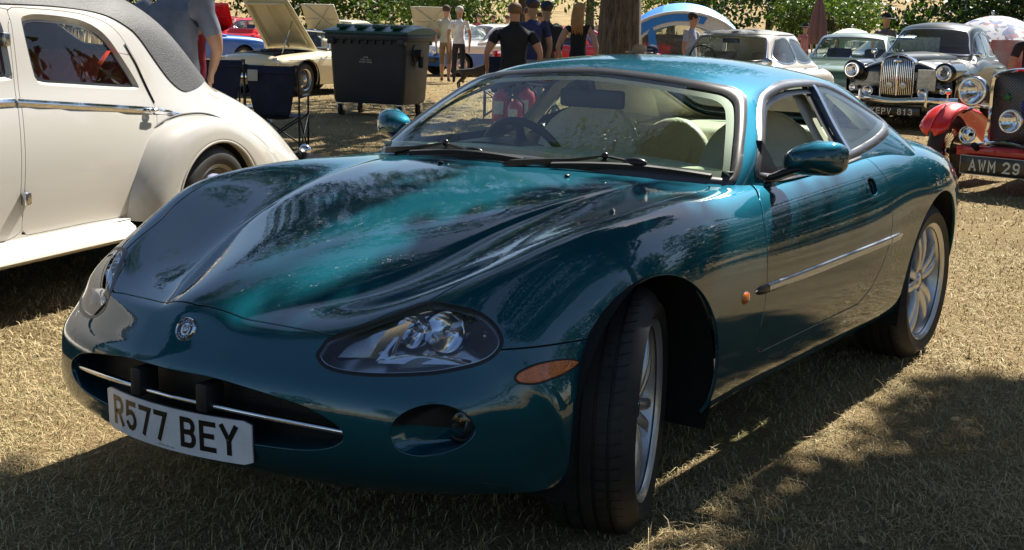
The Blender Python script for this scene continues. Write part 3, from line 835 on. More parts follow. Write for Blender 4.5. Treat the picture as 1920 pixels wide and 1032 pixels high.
def mat_leaf(name, c1, c2, trans=.26):
    if name in MATS: return MATS[name]
    m, nt, b = _mat(name)
    at = nt.nodes.new('ShaderNodeAttribute'); at.attribute_name = 'tone'
    mx = nt.nodes.new('ShaderNodeMix'); mx.data_type = 'RGBA'; mx.inputs['A'].default_value = (*c1, 1); mx.inputs['B'].default_value = (*c2, 1)
    nt.links.new(at.outputs['Fac'], mx.inputs['Factor']); nt.links.new(mx.outputs['Result'], b.inputs['Base Color'])
    b.inputs['Roughness'].default_value = .5; b.inputs['Specular IOR Level'].default_value = .35
    tl = nt.nodes.new('ShaderNodeBsdfTranslucent'); g = nt.nodes.new('ShaderNodeMix'); g.data_type = 'RGBA'; g.blend_type = 'MULTIPLY'; g.inputs['Factor'].default_value = 1
    g.inputs['B'].default_value = (1.3, 1.5, .5, 1); nt.links.new(mx.outputs['Result'], g.inputs['A']); nt.links.new(g.outputs['Result'], tl.inputs['Color'])
    ms = nt.nodes.new('ShaderNodeMixShader'); ms.inputs[0].default_value = trans
    nt.links.new(b.outputs[0], ms.inputs[1]); nt.links.new(tl.outputs[0], ms.inputs[2])
    nt.links.new(ms.outputs[0], nt.nodes['Material Output'].inputs[0])
    MATS[name] = m
    return m

def leaf_mesh(name, blobs, n, size, mat, parent, seed=0, shell=.75):
    """n leaf quads scattered through ellipsoid blobs [(cx,cy,cz,rx,ry,rz)]"""
    rng = np.random.default_rng(seed)
    B = np.array(blobs, float); vol = B[:, 3] * B[:, 4] * B[:, 5]; pk = rng.choice(len(B), n, p=(vol ** .75) / (vol ** .75).sum())
    u = rng.normal(size=(n, 3)); u /= np.linalg.norm(u, axis=1, keepdims=True)
    r = rng.uniform(0, 1, n) ** (1 / 3.); r = shell * (1 - (1 - r) * .6) + (1 - shell) * r
    lump = 1 + .18 * np.sin(u[:, 0] * 7 + pk) * np.cos(u[:, 1] * 6 - pk) + .12 * np.sin(u[:, 2] * 9 + 2 * pk)
    c = B[pk, :3] + u * B[pk, 3:6] * (r * lump)[:, None]
    s = size * rng.uniform(.6, 1.35, n)
    a = rng.normal(size=(n, 3)); a /= np.linalg.norm(a, axis=1, keepdims=True)
    nn = u * .6 + a * .8 + np.array([0, 0, .4]); nn /= np.linalg.norm(nn, axis=1, keepdims=True)
    t = np.cross(nn, rng.normal(size=(n, 3))); t /= np.linalg.norm(t, axis=1, keepdims=True); b = np.cross(nn, t)
    P = np.stack([c + t * s[:, None] * .9, c + b * s[:, None] * .42, c - t * s[:, None] * .9, c - b * s[:, None] * .42], 1)
    V = P.reshape(-1, 3); F = np.arange(n * 4).reshape(-1, 4)
    me = bpy.data.meshes.new(name)
    me.vertices.add(len(V)); me.vertices.foreach_set('co', V.astype(np.float32).ravel())
    me.loops.add(len(F) * 4); me.polygons.add(len(F)); me.polygons.foreach_set('loop_start', np.arange(0, len(F) * 4, 4, dtype=np.int32))
    me.loops.foreach_set('vertex_index', F.astype(np.int32).ravel()); me.update(calc_edges=True)
    tn = np.clip(rng.normal(.45, .25, n), 0, 1)
    at = me.attributes.new('tone', 'FLOAT', 'POINT'); at.data.foreach_set('value', np.repeat(tn, 4).astype(np.float32))
    return link(name, me, mat, parent, smooth=False)

def limb(mb, a, b, r0, r1, wob=.15, seed=0, n=9):
    rg = random.Random(seed); a = Vector(a); b = Vector(b); L = (b - a).length
    pts = []; k = 7
    for i in range(k + 1):
        t = i / k
        w = Vector((rg.uniform(-1, 1), rg.uniform(-1, 1), rg.uniform(-.5, .5))) * wob * L * .12 * math.sin(t * PI)
        pts.append(a.lerp(b, t) + w)
    mb.tube(pts, [r0 + (r1 - r0) * (i / k) for i in range(k + 1)], n)

def mat_bark():
    if 'bark' in MATS: return MATS['bark']
    m, nt, b = _mat('bark')
    tc = nt.nodes.new('ShaderNodeTexCoord'); mp = nt.nodes.new('ShaderNodeMapping'); mp.inputs['Scale'].default_value = (14, 14, 2.2); nt.links.new(tc.outputs['Object'], mp.inputs['Vector'])
    n = nt.nodes.new('ShaderNodeTexNoise'); n.inputs['Scale'].default_value = 1.3; n.inputs['Detail'].default_value = 8; n.inputs['Roughness'].default_value = .7; nt.links.new(mp.outputs['Vector'], n.inputs['Vector'])
    r = nt.nodes.new('ShaderNodeValToRGB'); e = r.color_ramp.elements; e[0].position = .35; e[0].color = (.018, .013, .009, 1); e[1].position = .68; e[1].color = (.20, .155, .105, 1)
    nt.links.new(n.outputs['Fac'], r.inputs[0]); nt.links.new(r.outputs[0], b.inputs['Base Color']); b.inputs['Roughness'].default_value = .9
    bp = nt.nodes.new('ShaderNodeBump'); bp.inputs['Strength'].default_value = 1; bp.inputs['Distance'].default_value = .06; nt.links.new(n.outputs['Fac'], bp.inputs['Height']); nt.links.new(bp.outputs['Normal'], b.inputs['Normal'])
    MATS['bark'] = m
    return m

def tree(label, x, y, h, blobs, n, leaf, mat, trunk_r=.3, trunk_h=None, lean=(0, 0), group=None, seed=1, limbs=(), z=None, shell=.75, name='tree'):
    z0 = ground_z(x, y) if z is None else z
    t = thing(name, label, 'tree', (x, y, z0), 0, group)
    mb = MB(); th = trunk_h or h * .6
    k = 14; rg = random.Random(seed)
    rings = []
    for i in range(k + 1):
        f = i / k; r = trunk_r * (1.0 - .45 * f) * (1 + .35 * math.exp(-f * th * 1.6))
        cx, cy = lean[0] * f, lean[1] * f
        rings.append([(cx + r * (1 + .07 * math.sin(5 * q * PI / 9 + 1.7 * i * .3) + .04 * math.sin(3.1 * q)) * math.cos(q * PI / 9), cy + r * (1 + .07 * math.sin(5 * q * PI / 9 + i * .3)) * math.sin(q * PI / 9), f * th - .1) for q in range(18)])
    mb.loft(rings); mb.build('trunk', mat_bark(), t, sharp=0)
    lb = MB()
    top = (lean[0], lean[1], th * .92)
    for i, b in enumerate(blobs):
        if b[3] < .8: continue
        limb(lb, (lean[0] * .8, lean[1] * .8, th * (.62 + .3 * rg.random())), (b[0], b[1], b[2] - b[5] * .2), trunk_r * .38, trunk_r * .09, .4, seed + i)
    if blobs: lb.build('limbs', mat_bark(), t, sharp=0)
    leaf_mesh('crown', blobs, n, leaf, mat, t, seed, shell)
    return t


def build_env():
    build_ground(); build_grass()
    G1 = mat_leaf('leaf_mid', (.026, .058, .010), (.085, .145, .026)); G2 = mat_leaf('leaf_dark', (.014, .036, .009), (.05, .095, .02)); G3 = mat_leaf('leaf_light', (.06, .11, .02), (.16, .22, .05))
    # the tree whose shade lies on the coupe: trunk just out of frame to the right
    rg = random.Random(11)
    bl = []
    tx, ty = -4.0, 5.6
    se = 1 / math.tan(SUN_EL); ux, uy = -math.cos(SUN_AZ) * se, -math.sin(SUN_AZ) * se     # where a metre of height throws its shade
    def put(gx, gy, z, r): bl.append((gx - ux * z - tx, gy - uy * z - ty, z, r, r, r * .62))
    for i in range(26):       # full over the grass beside the car
        r = rg.uniform(.6, 1.05); put(rg.uniform(-2.5 + r, 3.2), rg.uniform(.86 + .85 * r, 3.4), rg.uniform(5.0, 8.6), r)
    for i in range(40):       # small sprays along the flank
        r = rg.uniform(.34, .56); put(rg.uniform(-2.2, 1.4), .90 + r + rg.uniform(0, .40), rg.uniform(5.0, 8.0), r)
    k = 0
    while k < 44:             # and over the nose, with a slot where the sun comes through
        r = rg.uniform(.40, .85); gx, gy = rg.uniform(.75 + .6 * r, 3.4), rg.uniform(-.75, 1.4)
        if abs(gy - .15) < r * .90 + .03 and gx < 1.75 + r: continue
        put(gx, gy, rg.uniform(5.0, 8.0), r); k += 1
    for i in range(20):        # right side of the nose
        r = rg.uniform(.35, .5); put(rg.uniform(1.0, 2.6), rg.uniform(-.85, -.45), rg.uniform(5.5, 8.0), r)
    for gx in np.arange(.55, 2.2, .21):      # twigs either side of the slot
        put(gx, .15 + .38 + rg.uniform(-.03, .05), rg.uniform(5.5, 7.0), .29); put(gx, .15 - .36 + rg.uniform(-.05, .03), rg.uniform(5.5, 7.0), .22); put(gx, .95 + rg.uniform(-.1, .1), rg.uniform(5.5, 7.0), .28)
    for i in range(16):       # out over the open grass in front of the car
        put(rg.uniform(3.5, 7.5), rg.uniform(-1.0, 4.5), rg.uniform(6.5, 9.5), rg.uniform(1.0, 1.4))
    for i in range(10):       # the rest of the crown
        r = rg.uniform(.9, 1.5); put(rg.uniform(-1.6 + r, 4.5), rg.uniform(3.2, 9.0), rg.uniform(5.5, 9.5), r)
    tree('tall leafy tree just beyond the right edge that throws dappled shade over the coupe', tx, ty, 10, bl, 100000, .084, G1, .32, 6.0, seed=5)
    # its neighbour behind the viewer, mirrored in the windscreen and bonnet
    bl = []
    for i in range(34):
        bl.append((rg.uniform(-9.5, 0), rg.uniform(-2.5, 5.5), rg.uniform(8.0, 11.5), rg.uniform(1.1, 1.9), rg.uniform(1.1, 1.9), rg.uniform(.7, 1.1)))
    tree('leafy tree standing left of the viewer, mirrored in the coupe windscreen', 5.0, -7.5, 12, bl, 52000, .075, G1, .34, 7, seed=15)
    # big trunk standing behind the coupe
    bl = []
    for i in range(30):
        a = rg.uniform(0, 2 * PI); r = 6.5 * math.sqrt(rg.uniform(0, 1))
        bl.append((r * math.cos(a) + 1.2, .78 * r * math.sin(a) - 1.5, rg.uniform(6.0, 11.5), rg.uniform(1.3, 2.2), rg.uniform(1.3, 2.2), rg.uniform(.8, 1.4)))
    x, y = (-16.18, -8.29)
    tree('thick dark tree trunk rising behind the coupe roof beside the blue tent', x, y, 13, bl, 26000, .13, G1, .36, 8.5, seed=8)
    # belt of trees behind the show (far side)
    def bush(px, D, w, h, zb, label, mat, n=5000, leaf=.28, group=None, tr=.22, th=None, seed=0, k=12, cut=0.15):
        x, y = px
        r_ = random.Random(seed)
        b = []
        for i in range(k):
            b.append((r_.uniform(-.5, .5) * w, r_.uniform(-.35, .35) * w, zb + h * r_.uniform(.12, .85), w * r_.uniform(.17, .30), w * r_.uniform(.17, .28), h * r_.uniform(.16, .30)))
        return tree(label, x, y, h + zb, b, n, leaf, mat, tr, th or (zb + h * .5), seed=seed + 3, group=group)
    FAR = 'trees on the dry hillside'
    bush((-34.90, -48.87), 60, 13, 9, .6, 'broad green tree behind the cream saloon at far left', G2, 13950, 0.16, FAR, seed=1)
    bush((-42.24, -48.65), 66, 13, 8, .6, 'green tree behind the raised cream bonnet', G1, 10850, 0.16, FAR, seed=2)
    bush((-48.42, -46.55), 70, 12, 7.0, .4, 'dark green tree over the first beige bonnet', G2, 12400, 0.16, FAR, seed=3)
    bush((-52.63, -43.82), 72, 12, 6.5, .3, 'mid green tree above the wheeled bin', G1, 12400, 0.16, FAR, seed=4)
    bush((-50.12, -36.73), 66, 9, 7.5, .2, 'light green leafy tree behind the man in the white shirt', G3, 12400, 0.14, FAR, seed=5)
    bush((-48.70, -28.00), 60, 8, 9, 1.6, 'slim leafy tree behind the woman with long blond hair', G1, 10850, 0.14, FAR, tr=.22, th=6, seed=6)
    bush((-50.41, -32.67), 64, 6, 7, 4.5, 'tree with a thin dark trunk between the standing visitors', G1, 6200, 0.14, FAR, tr=.3, th=8, seed=7)
    bush((-60.61, -24.49), 68, 10, 6.5, 1.0, 'spreading dark tree on the slope above the white saloon', G2, 12400, 0.15, FAR, tr=.2, seed=8)
    bush((-56.58, -19.70), 62, 4.5, 4.0, .2, 'small light green tree beside the closed parasol', G3, 6200, 0.12, FAR, seed=9)
    bush((-115.22, -36.17), 120, 9, 7, 2.5, 'lone tree with its own pool of shade high on the dry slope', G2, 4650, 0.25, FAR, seed=10)
    bush((-70.71, -16.47), 72, 12, 10, .3, 'dark tree mass behind the flowered parasol', G2, 13950, 0.19, FAR, seed=11)
    bush((-70.45, -13.23), 70, 9, 10, .2, 'dark tree at the right edge of the hill', G2, 10850, 0.19, FAR, seed=12)
    bush((-64.16, -31.82), 75, 7, 6, .3, 'yellowish bush behind the blue tent', G3, 6200, 0.15, FAR, seed=13)
    for i, (px, D, s) in enumerate(((1643, 76, 1.1), (1682, 74, 1.2))): pass
    bush((-73.83, -22.63), 78, 1.3, 1.5, .1, 'small round bush on the slope above the man in the hat', G1, 700, .16, 'small bushes on the slope', tr=.04, seed=21, k=4)
    bush((-74.56, -21.52), 78, 1.5, 1.5, .1, 'small round bush on the slope above the black and grey saloon', G3, 700, .16, 'small bushes on the slope', tr=.04, seed=22, k=4)
    # trees on the camera's side of the field, seen mirrored in the paint
    for i, (x, y, w, h) in enumerate(((-14, 34, 15, 12), (2, 42, 16, 14), (20, 36, 15, 12), (38, 20, 16, 14), (46, -4, 14, 13), (36, -26, 15, 13), (14, -44, 14, 12), (-30, 26, 12, 10))):
        bush((x, y), 0, w, h, .8, 'broad tree on the far side of the field behind the viewer', G2, 3500, .42, 'trees on the near side of the field', seed=40 + i)
    for i, (x, y, w, h) in enumerate(((-23, 7, 8, 9), (-30, 5, 8, 9), (-25, 14, 9, 10), (-17, 19, 10, 11), (-38, 6, 9, 10))):
        bush((x, y), 0, w, h, .5, ['dense tree right of the show, nearest the flowered parasol', 'dense tree right of the show in the second row', 'broad dense tree to the right of the coupe', 'tall dense tree far to the right of the coupe', 'farthest dense tree right of the show'][i], G2, 4500, .30, 'trees right of the show', seed=60 + i)
    # long uncut grass along the foot of the hill
    rng = np.random.default_rng(5); n = 9000
    a = CAM[3] + rng.uniform(-.45, .45, n); d = rng.uniform(50, 74, n); x = CAM[0] + d * np.cos(a); y = CAM[1] + d * np.sin(a)
    z = np.array([ground_z(p, q) for p, q in zip(x, y)]); h = rng.uniform(.3, .8, n); w = .10; t = rng.uniform(0, 2 * PI, n); l = rng.uniform(-.2, .2, n)
    V = np.stack([np.stack([x - w * np.cos(t), y - w * np.sin(t), z], 1), np.stack([x + w * np.cos(t), y + w * np.sin(t), z], 1), np.stack([x + l + .01, y + l, z + h], 1)], 1).reshape(-1, 3)
    me = bpy.data.meshes.new('long_grass'); me.from_pydata(V.tolist(), [], np.arange(3 * n).reshape(-1, 3).tolist())
    at = me.attributes.new('tone', 'FLOAT', 'POINT'); at.data.foreach_set('value', np.repeat(rng.uniform(.35, .9, n), 3).astype(np.float32))
    o = link('long_grass', me, mat_blade(), None, smooth=False); tag(o, 'tall straw coloured uncut grass at the foot of the hill', 'grass', kind='stuff')

# ------------------------------------------------------------------ the green coupe
def wheel_parts(parent, R=.343, W=.24, rim=.252, side=1, style='twin', tread=True, mat='alloy', name='wheel', loc=(0, 0, 0), rz=0, roll=0, dish=.02):
    """wheel with its outer face towards +y*side (local). returns the wheel part (tyre mesh) with sub-parts"""
    s = side
    T = MB()
    h = W / 2
    sh = R - .018
    prof = [(rim - .02, -h + .02), (rim, -h + .008), (rim + .02, -h + .002), ((R + rim) / 2, -h - .006), (sh - .02, -h + .004), (sh, -h + .018), (R - .006, -h + .034)]
    if tread:
        g = [-.058, -.018, .022, .062]
        pts = []
        for q in g:
            q = q * W / .24
            pts += [(R, q - .005), (R - .007, q - .0042), (R - .007, q + .0042), (R, q + .005)]
        prof += [(R - .001, -h + .045)] + pts + [(R - .001, h - .045)]
    else:
        prof += [(R, -h + .06), (R, h - .06)]
    prof += [(R - .006, h - .034), (sh, h - .018), (sh - .02, h - .004), ((R + rim) / 2, h + .006), (rim + .02, h - .002), (rim, h - .008), (rim - .02, h - .02)]
    T.lathe([(r, y * s) for r, y in prof], 72 if tread else 40, axis='y')
    w = T.build(name, 'tyre', parent, sharp=50)
    w.location = loc; w.rotation_euler = (0, roll, rz)
    if tread:    # sipes across the outer ribs
        sb = MB()
        for k in range(64):
            a = k * 2 * PI / 64
            for (y0, y1, sk) in ((.064, .098, .03), (.026, .056, .0), (-.054, -.022, 0), (-.1, -.064, -.03)):
                p = []
                for (yy, aa) in ((y0, a), (y1, a + sk), (y1, a + sk + .011), (y0, a + .011)):
                    p.append(((R + .0012) * math.cos(aa), yy * s, (R + .0012) * math.sin(aa)))
                sb.add(p, [(0, 1, 2, 3)])
        o = sb.build('tread_sipes', 'rubber', w, smooth=False, recalc=False)
        o['kind'] = 'stuff'
    # barrel + lip
    yo = s * (h - .012)
    B = MB()
    B.lathe([(rim - .002, -s * h * .8), (rim - .03, -s * h * .5), (rim - .035, s * (h - .07)), (rim - .022, s * (h - .03)), (rim - .014, s * (h - .014)), (rim - .004, s * (h - .008)), (rim + .004, s * (h - .003)), (rim + .006, s * (h - .014))], 72 if tread else 40, axis='y')
    B.build('rim', mat, w, sharp=50)
    D = MB()
    D.lathe([(.0, s * (h - .15)), (.15, s * (h - .15)), (.155, s * (h - .155)), (.155, s * (h - .17)), (.0, s * (h - .17))], 32, axis='y')
    D.build('brake_disc', 'steel_dark', w)
    return w, yo

def twin_spokes(w, rim, h, s, mat='alloy'):
    for k in range(5):
        sp = MB()
        for side in (-1, 1):
            rings = []
            for t in np.linspace(0, 1, 7):
                r = .045 + (rim - .024 - .045) * t
                off = side * (.015 + .026 * t ** .8)
                wd = .0165 + .004 * (1 - t) + (.008 if t > .85 else 0)
                y = (h - .036) + .026 * t - .022 * t * t + .008 * math.sin(t * PI)
                dp = .030
                a = k * 2 * PI / 5 + PI / 2 + .12
                ca, sa = math.cos(a), math.sin(a)
                pr_ = []
                for (u, d) in ((-wd, -dp), (-wd, -.008), (-wd * .55, 0), (wd * .55, 0), (wd, -.008), (wd, -dp)):
                    x_ = off + u; 
                    pr_.append((r * ca - x_ * sa, s * (y + d), r * sa + x_ * ca))
                rings.append(pr_)
            sp.loft(rings)
        sp.build('spoke', mat, w, sharp=50)
    hb = MB()
    hb.lathe([(.0, s * (h - .036)), (.030, s * (h - .036)), (.034, s * (h - .041)), (.060, s * (h - .047)), (.078, s * (h - .058)), (.082, s * (h - .09))], 40, axis='y')
    hb.build('hub', mat, w, sharp=50)
    cp = MB(); cp.lathe([(.0, s * (h - .031)), (.022, s * (h - .032)), (.026, s * (h - .037))], 24, axis='y'); cp.build('centre_cap', 'dull_chrome', w)
    for k in range(5):
        a = (k + .5) * 2 * PI / 5 + PI / 2 + .12
        nb = MB(); c0 = (.056 * math.cos(a), s * (h - .052), .056 * math.sin(a)); c1 = (c0[0], s * (h - .040), c0[2])
        nb.cyl(c0, c1, .0125, n=12)
        nb.build('wheel_nut_recess', 'steel_dark', w)

def build_coupe():
    root = thing('coupe_car', 'teal green sports coupe in the foreground with chrome badge and R577 BEY plate', 'car', (0, 0, 0))
    HV = surf(hull_net(), 12, 9, fit=2)
    jj = np.arange(HV.shape[1])[None, :]; ii = np.arange(HV.shape[0])[:, None]
    mask = 1 - .96 * np.exp(-((jj - 22.5) / 7.0) ** 2) * (1 / (1 + np.exp(-(ii - 98) / 5.0))) * (1 / (1 + np.exp((ii - 200) / 5.0)))
    H = gridmesh(fair(HV, 700, mask))
    G = gridmesh(fair(surf(green_net(), 14, 11, fit=3), 400))
    for m in (H, G):
        if m['n'][:, 2].mean() < 0: m['n'] *= -1; m['f'] = m['f'][:, ::-1]
    e1 = np.array([-.514, .857, 0.])
    def lp(v): return np.stack([v @ e1, v[:, 2]], 1)
    def lp3(P): return np.array([[np.dot(p, e1), p[2]] for p in np.array(P, float)])
    HL = smooth_closed(lp3([(0.804, 0.385, 0.598), (0.805, 0.428, 0.575), (0.77, 0.51, 0.568), (0.702, 0.61, 0.572), (0.653, 0.664, 0.579), (0.586, 0.721, 0.598), (0.539, 0.738, 0.63), (0.523, 0.717, 0.667), (0.531, 0.664, 0.703), (0.572, 0.585, 0.720), (0.595, 0.539, 0.718), (0.66, 0.481, 0.688), (0.762, 0.399, 0.644), (0.79, 0.387, 0.62)]), 6)
    FOG = smooth_closed(lp3([(0.775, 0.590, 0.462), (0.745, 0.620, 0.502), (0.704, 0.671, 0.514), (0.664, 0.714, 0.495), (0.642, 0.734, 0.464), (0.641, 0.736, 0.435), (0.667, 0.718, 0.408), (0.714, 0.681, 0.392), (0.752, 0.636, 0.392), (0.775, 0.603, 0.412)]), 6)
    gr = [(0, .530), (.147, .530), (.227, .522), (.319, .509), (.40, .493), (.448, .473), (.482, .452), (.493, .430), (.484, .409), (.45, .392), (.39, .381), (.27, .376), (0, .373)]
    GR = smooth_closed([(0.0, .53)] + gr[1:-1] + [(0, .373)] + [(-a, b) for a, b in gr[-2:0:-1]], 5)
    HOOD = np.array([(.824, 0), (.812, .093), (.785, .219), (.77, .33), (.758, .400), (.70, .446), (.637, .490), (.597, .541), (.508, .570), (.415, .598), (.30, .648), (.16, .686), (.0, .712), (-.155, .724), (-.398, .722), (-.60, .708), (-.688, .685), (-.678, .655), (-.625, .50), (-.585, .30), (-.562, .10), (-.558, 0)])
    HOOD = np.concatenate([smooth_open(HOOD, 5), [(-.558, -.3), (.824, -.3)]])
    DOOR = np.array([(-.90, 1.0), (-.875, .905), (-.80, .868), (-.74, .813), (-.722, .76), (-.712, .68), (-.705, .60), (-.695, .533), (-.683, .479), (-.685, .415), (-.72, .396), (-1.163, .400), (-1.617, .406), (-1.733, .448), (-1.822, .522), (-1.884, .60), (-1.905, .675), (-1.915, .789), (-1.896, .839), (-1.875, .885), (-1.885, .93), (-1.90, 1.0)])
    FOOT = np.array([(-.60, -.5), (-.60, 0), (-.62, .28), (-.68, .50), (-.775, .675), (-.85, .722), (-1.0, .745), (-1.2, .752), (-1.6, .755), (-2.1, .76), (-2.35, .73), (-2.5, .68), (-2.62, .60), (-2.72, .45), (-2.78, 0), (-2.78, -.5)])
    v = H['v']
    def arch_s(v, d=0.): return np.where(v[:, 1] > .45, np.minimum(np.hypot(v[:, 0] + .0, v[:, 2] - .343) - (.400 + d), np.hypot((v[:, 0] + 2.565) / 1.02, v[:, 2] - .345) - (.402 + d)), .3)
    def hl_s(v): return np.where((v[:, 0] > .3) & (v[:, 1] > .2), sdpoly(lp(v), HL), -.2)
    def fog_s(v): return np.where((v[:, 0] > .45) & (v[:, 1] > .2), sdpoly(lp(v), FOG), -.2)
    def gr_s(v): return np.where(v[:, 0] > .6, sdpoly(v[:, 1:3], GR), -.2)
    def foot_s(v): return np.where(v[:, 2] > .8, sdpoly(v[:, :2], FOOT), -.2)
    def hood_s(v): return np.where(v[:, 2] > .60, sdpoly(v[:, :2], HOOD), -.2)
    def door_s(v): return np.where(v[:, 1] > .55, sdpoly(v[:, [0, 2]], DOOR), -.2)
    def nose_s(v): return np.where(v[:, 0] > .15, np.maximum(.618 + .02 * (v[:, 0] - .24) - v[:, 2], .45 - v[:, 1]), -.2)
    # base hull minus openings
    base = clip(H, -foot_s(H['v'])); base = clip(base, arch_s(base['v'])); base = clip(base, -hl_s(base['v'])); base = clip(base, -gr_s(base['v']) + .0); base = clip(base, -fog_s(base['v']))
    g = .0034
    hood = clip(base, hood_s(base['v']) - g)
    rest = clip(base, -hood_s(base['v']) - g)
    door = clip(rest, door_s(rest['v']) - g)
    rest = clip(rest, -door_s(rest['v']) - g)
    nose = clip(rest, nose_s(rest['v']) - g * .8)
    rest = clip(rest, -nose_s(rest['v']) - g * .8)
    trk = lambda v: np.where((v[:, 2] > .6), -2.95 - v[:, 0] - .15 * v[:, 1] ** 2, -.2)
    def both(m): 
        m = flange(m); return join(m, mirror(m))
    body = npmesh('body', both(rest), 'teal', root)
    npmesh('bonnet', both(hood), 'teal', root)
    bump = npmesh('front_bumper', both(nose), 'teal', root)
    HN0 = smooth_closed([(-1.783, .806), (-1.79, .845), (-1.775, .876), (-1.735, .884), (-1.69, .872), (-1.672, .84), (-1.672, .80), (-1.69, .779), (-1.745, .779), (-1.775, .788)], 5)
    door = clip(door, -sdpoly(door['v'][:, [0, 2]], HN0) + .004)
    dm = flange(door)
    dl = npmesh('door', dm, 'teal', root); dr = npmesh('door', mirror(dm), 'teal', root)
    # dark inner shell closes the shut lines
    inn = clip(H, -foot_s(H['v']) - .005); inn = clip(inn, arch_s(inn['v'], .004)); inn = clip(inn, -hl_s(inn['v']) - .004); inn = clip(inn, -gr_s(inn['v']) - .004); inn = clip(inn, -fog_s(inn['v']) - .004)
    inn = offset(inn, -.0125)
    npmesh('inner_shell', join(inn, mirror(inn)), 'under', root)
    # ---- grille cavity
    gs = clip(H, gr_s(H['v']) + .006)
    gd = offset(gs, -.0); gd = dict(v=gs['v'] - np.array([.085, 0, 0]), n=gs['n'], f=gs['f'])
    cav = npmesh('grille', join(gd, mirror(gd)), 'grille_black', root)
    tun = MB(); k = len(GR); vv = []; ff = []
    from_x = lambda y: float(np.interp(abs(y), [0, .1, .2, .3, .4, .46, .537], [.930, .925, .912, .892, .864, .843, .812]))
    for p in GR:
        c_ = (0, .452); sc_ = .955
        x0 = from_x(p[0]) - .004
        vv += [(x0, p[0], p[1]), (x0 - .03, c_[0] + (p[0] - c_[0]) * .985, c_[1] + (p[1] - c_[1]) * .95), (x0 - .10, c_[0] + (p[0] - c_[0]) * .96, c_[1] + (p[1] - c_[1]) * .86)]
    for i in range(k):
        j = (i + 1) % k
        for q in (0, 1): ff.append((i * 3 + q, j * 3 + q, j * 3 + q + 1, i * 3 + q + 1))
    tun.add(vv, ff); tun.build('grille_surround', 'teal', root, sharp=60)
    # chrome splitter bar across the opening
    bar = MB(); pts = [(from_x(y) - .012 - .010 * abs(y), y, .4555 - .022 * abs(y / .48) ** 2 + .0) for y in np.linspace(-.487, .487, 31)]
    bar.loft([[(x + dx, y, z + dz) for dx, dz in ((-.012, -.007), (.0, -.0075), (.004, -.003), (.004, .003), (0, .0075), (-.012, .007))] for x, y, z in pts])
    bar.build('grille_bar', 'chrome', root, sharp=60)
    # two rubber overriders
    for y in (-.118, .118):
        ov = MB(); x = from_x(y)
        ov.rbox(x - .06, x + .006, y - .020, y + .020, .4375, .512, .010); ov.build('overrider', 'rubber', root)
    # lower valance (dark)
    va = MB(); vv = []
    for y in np.linspace(-.80, .80, 41):
        x = float(np.interp(abs(y), [0, .2, .4, .537, .68, .75, .80], [.80, .79, .745, .68, .56, .49, .43]))
        vv.append([(x - .035, y * .93, .30), (x - .06, y * .88, .262), (x - .12, y * .78, .248), (x - .45, y * .70, .245)])
    va.loft(vv, closed=False, caps=False); va.build('front_valance', 'trim', root, sharp=60)
    # ---- number plate
    pl = thing('number_plate', None, None); pl.parent = root
    PX, PZ, TL = .9315, .379, -.0417
    def pf(u, w, d):
        x = PX - .039 * (u / .26) ** 2 + w * math.sin(.0417) + d
        return (x, u, PZ + w)
    nx = 24
    def plate_m(hw, hh, d, r):
        m = MB(); rows = []
        for i in range(nx + 1):
            u = -hw + 2 * hw * i / nx
            e = max(0, abs(u) - (hw - r)); cut = r - math.sqrt(max(0, r * r - e * e))
            rows.append([pf(u, -hh + cut, d - .004), pf(u, -hh + cut, d), pf(u, hh - cut, d), pf(u, hh - cut, d - .004)])
        m.loft(rows); return m
    # u axis runs to the car's left; seen from the front the text reads from its right (-y) to left (+y)
    pb = plate_m(.262, .0575, .0, .008).build('plate_backing', 'rubber', root, sharp=50)
    bpy.data.objects.remove(pl)
    pw = plate_m(.26, .0555, .004, .008).build('number_plate', 'plate_white', root, sharp=50)
    letters('plate_character', pw, 'black_text', 'R577 BEY', .079, .050, .0135, .011, lambda a, b, d: pf(a, b + .002, .004 + d), .033, .0008)
    # slab serifs of the B
    sm = MB(); lettering(sm, 'JEPSON AND COLE', .0042, .003, .0006, .0012, lambda a, b, d: pf(a + .0, b - .047, .004 + d), space=.003, depth=.0006)
    sm.build('plate_small_print', 'black_text', pw, smooth=False, recalc=False)
    for u in (-.212, .196):
        sc_ = MB(); sc_.sphere(pf(u, .0, .005), .005, 10, 6, (.4, 1, 1)); sc_.build('plate_screw', 'black_text', pw)
    # ---- badge
    bd = MB(); Mb = Matrix.Translation((.865, 0.004, .619)) @ Euler((0, rad(63), 0)).to_matrix().to_4x4()
    bd.lathe([(0, .002), (.0255, .002), (.0255, .0045), (.028, .007), (.031, .0045), (.032, -.004)], 48, Mb)
    b1 = bd.build('badge', 'chrome', root, sharp=50)
    b2 = MB(); b2.lathe([(.0165, .0032), (.025, .0032)], 48, Mb); b2.build('badge_ring', 'black_text', b1, recalc=False)
    b3 = MB()
    for txt, a0, sgn in (('JAGUAR', 90, -1), ('JAGUAR', 270, 1)):
        for i, ch in enumerate(txt):
            a = rad(a0 + sgn * (i - 2.5) * 22)
            def fn(u, w, d, a=a, sgn=sgn):
                rr = .0208 + w * (-sgn); aa = a + sgn * u / .0208
                q = Mb @ Vector((-rr * math.sin(aa), rr * math.cos(aa), .0036 + d)) 
                q = Mb @ Vector((-(rr * math.sin(aa)), (rr * math.cos(aa)), .0036 + d))
                return tuple(q)
            lettering(b3, ch, .0052, .0034, .0009, .001, fn, depth=.0004)
    b3.build('badge_lettering', 'chrome', b1, smooth=False, recalc=False)
    b4 = MB()   # cat's face in relief
    def bp_(x, y, z, r, sc=(1, 1, 1)):
        c_ = Mb @ Vector((-y, x, z)); b4.sphere(c_, r, 12, 8, sc, Mb.to_3x3().to_4x4())
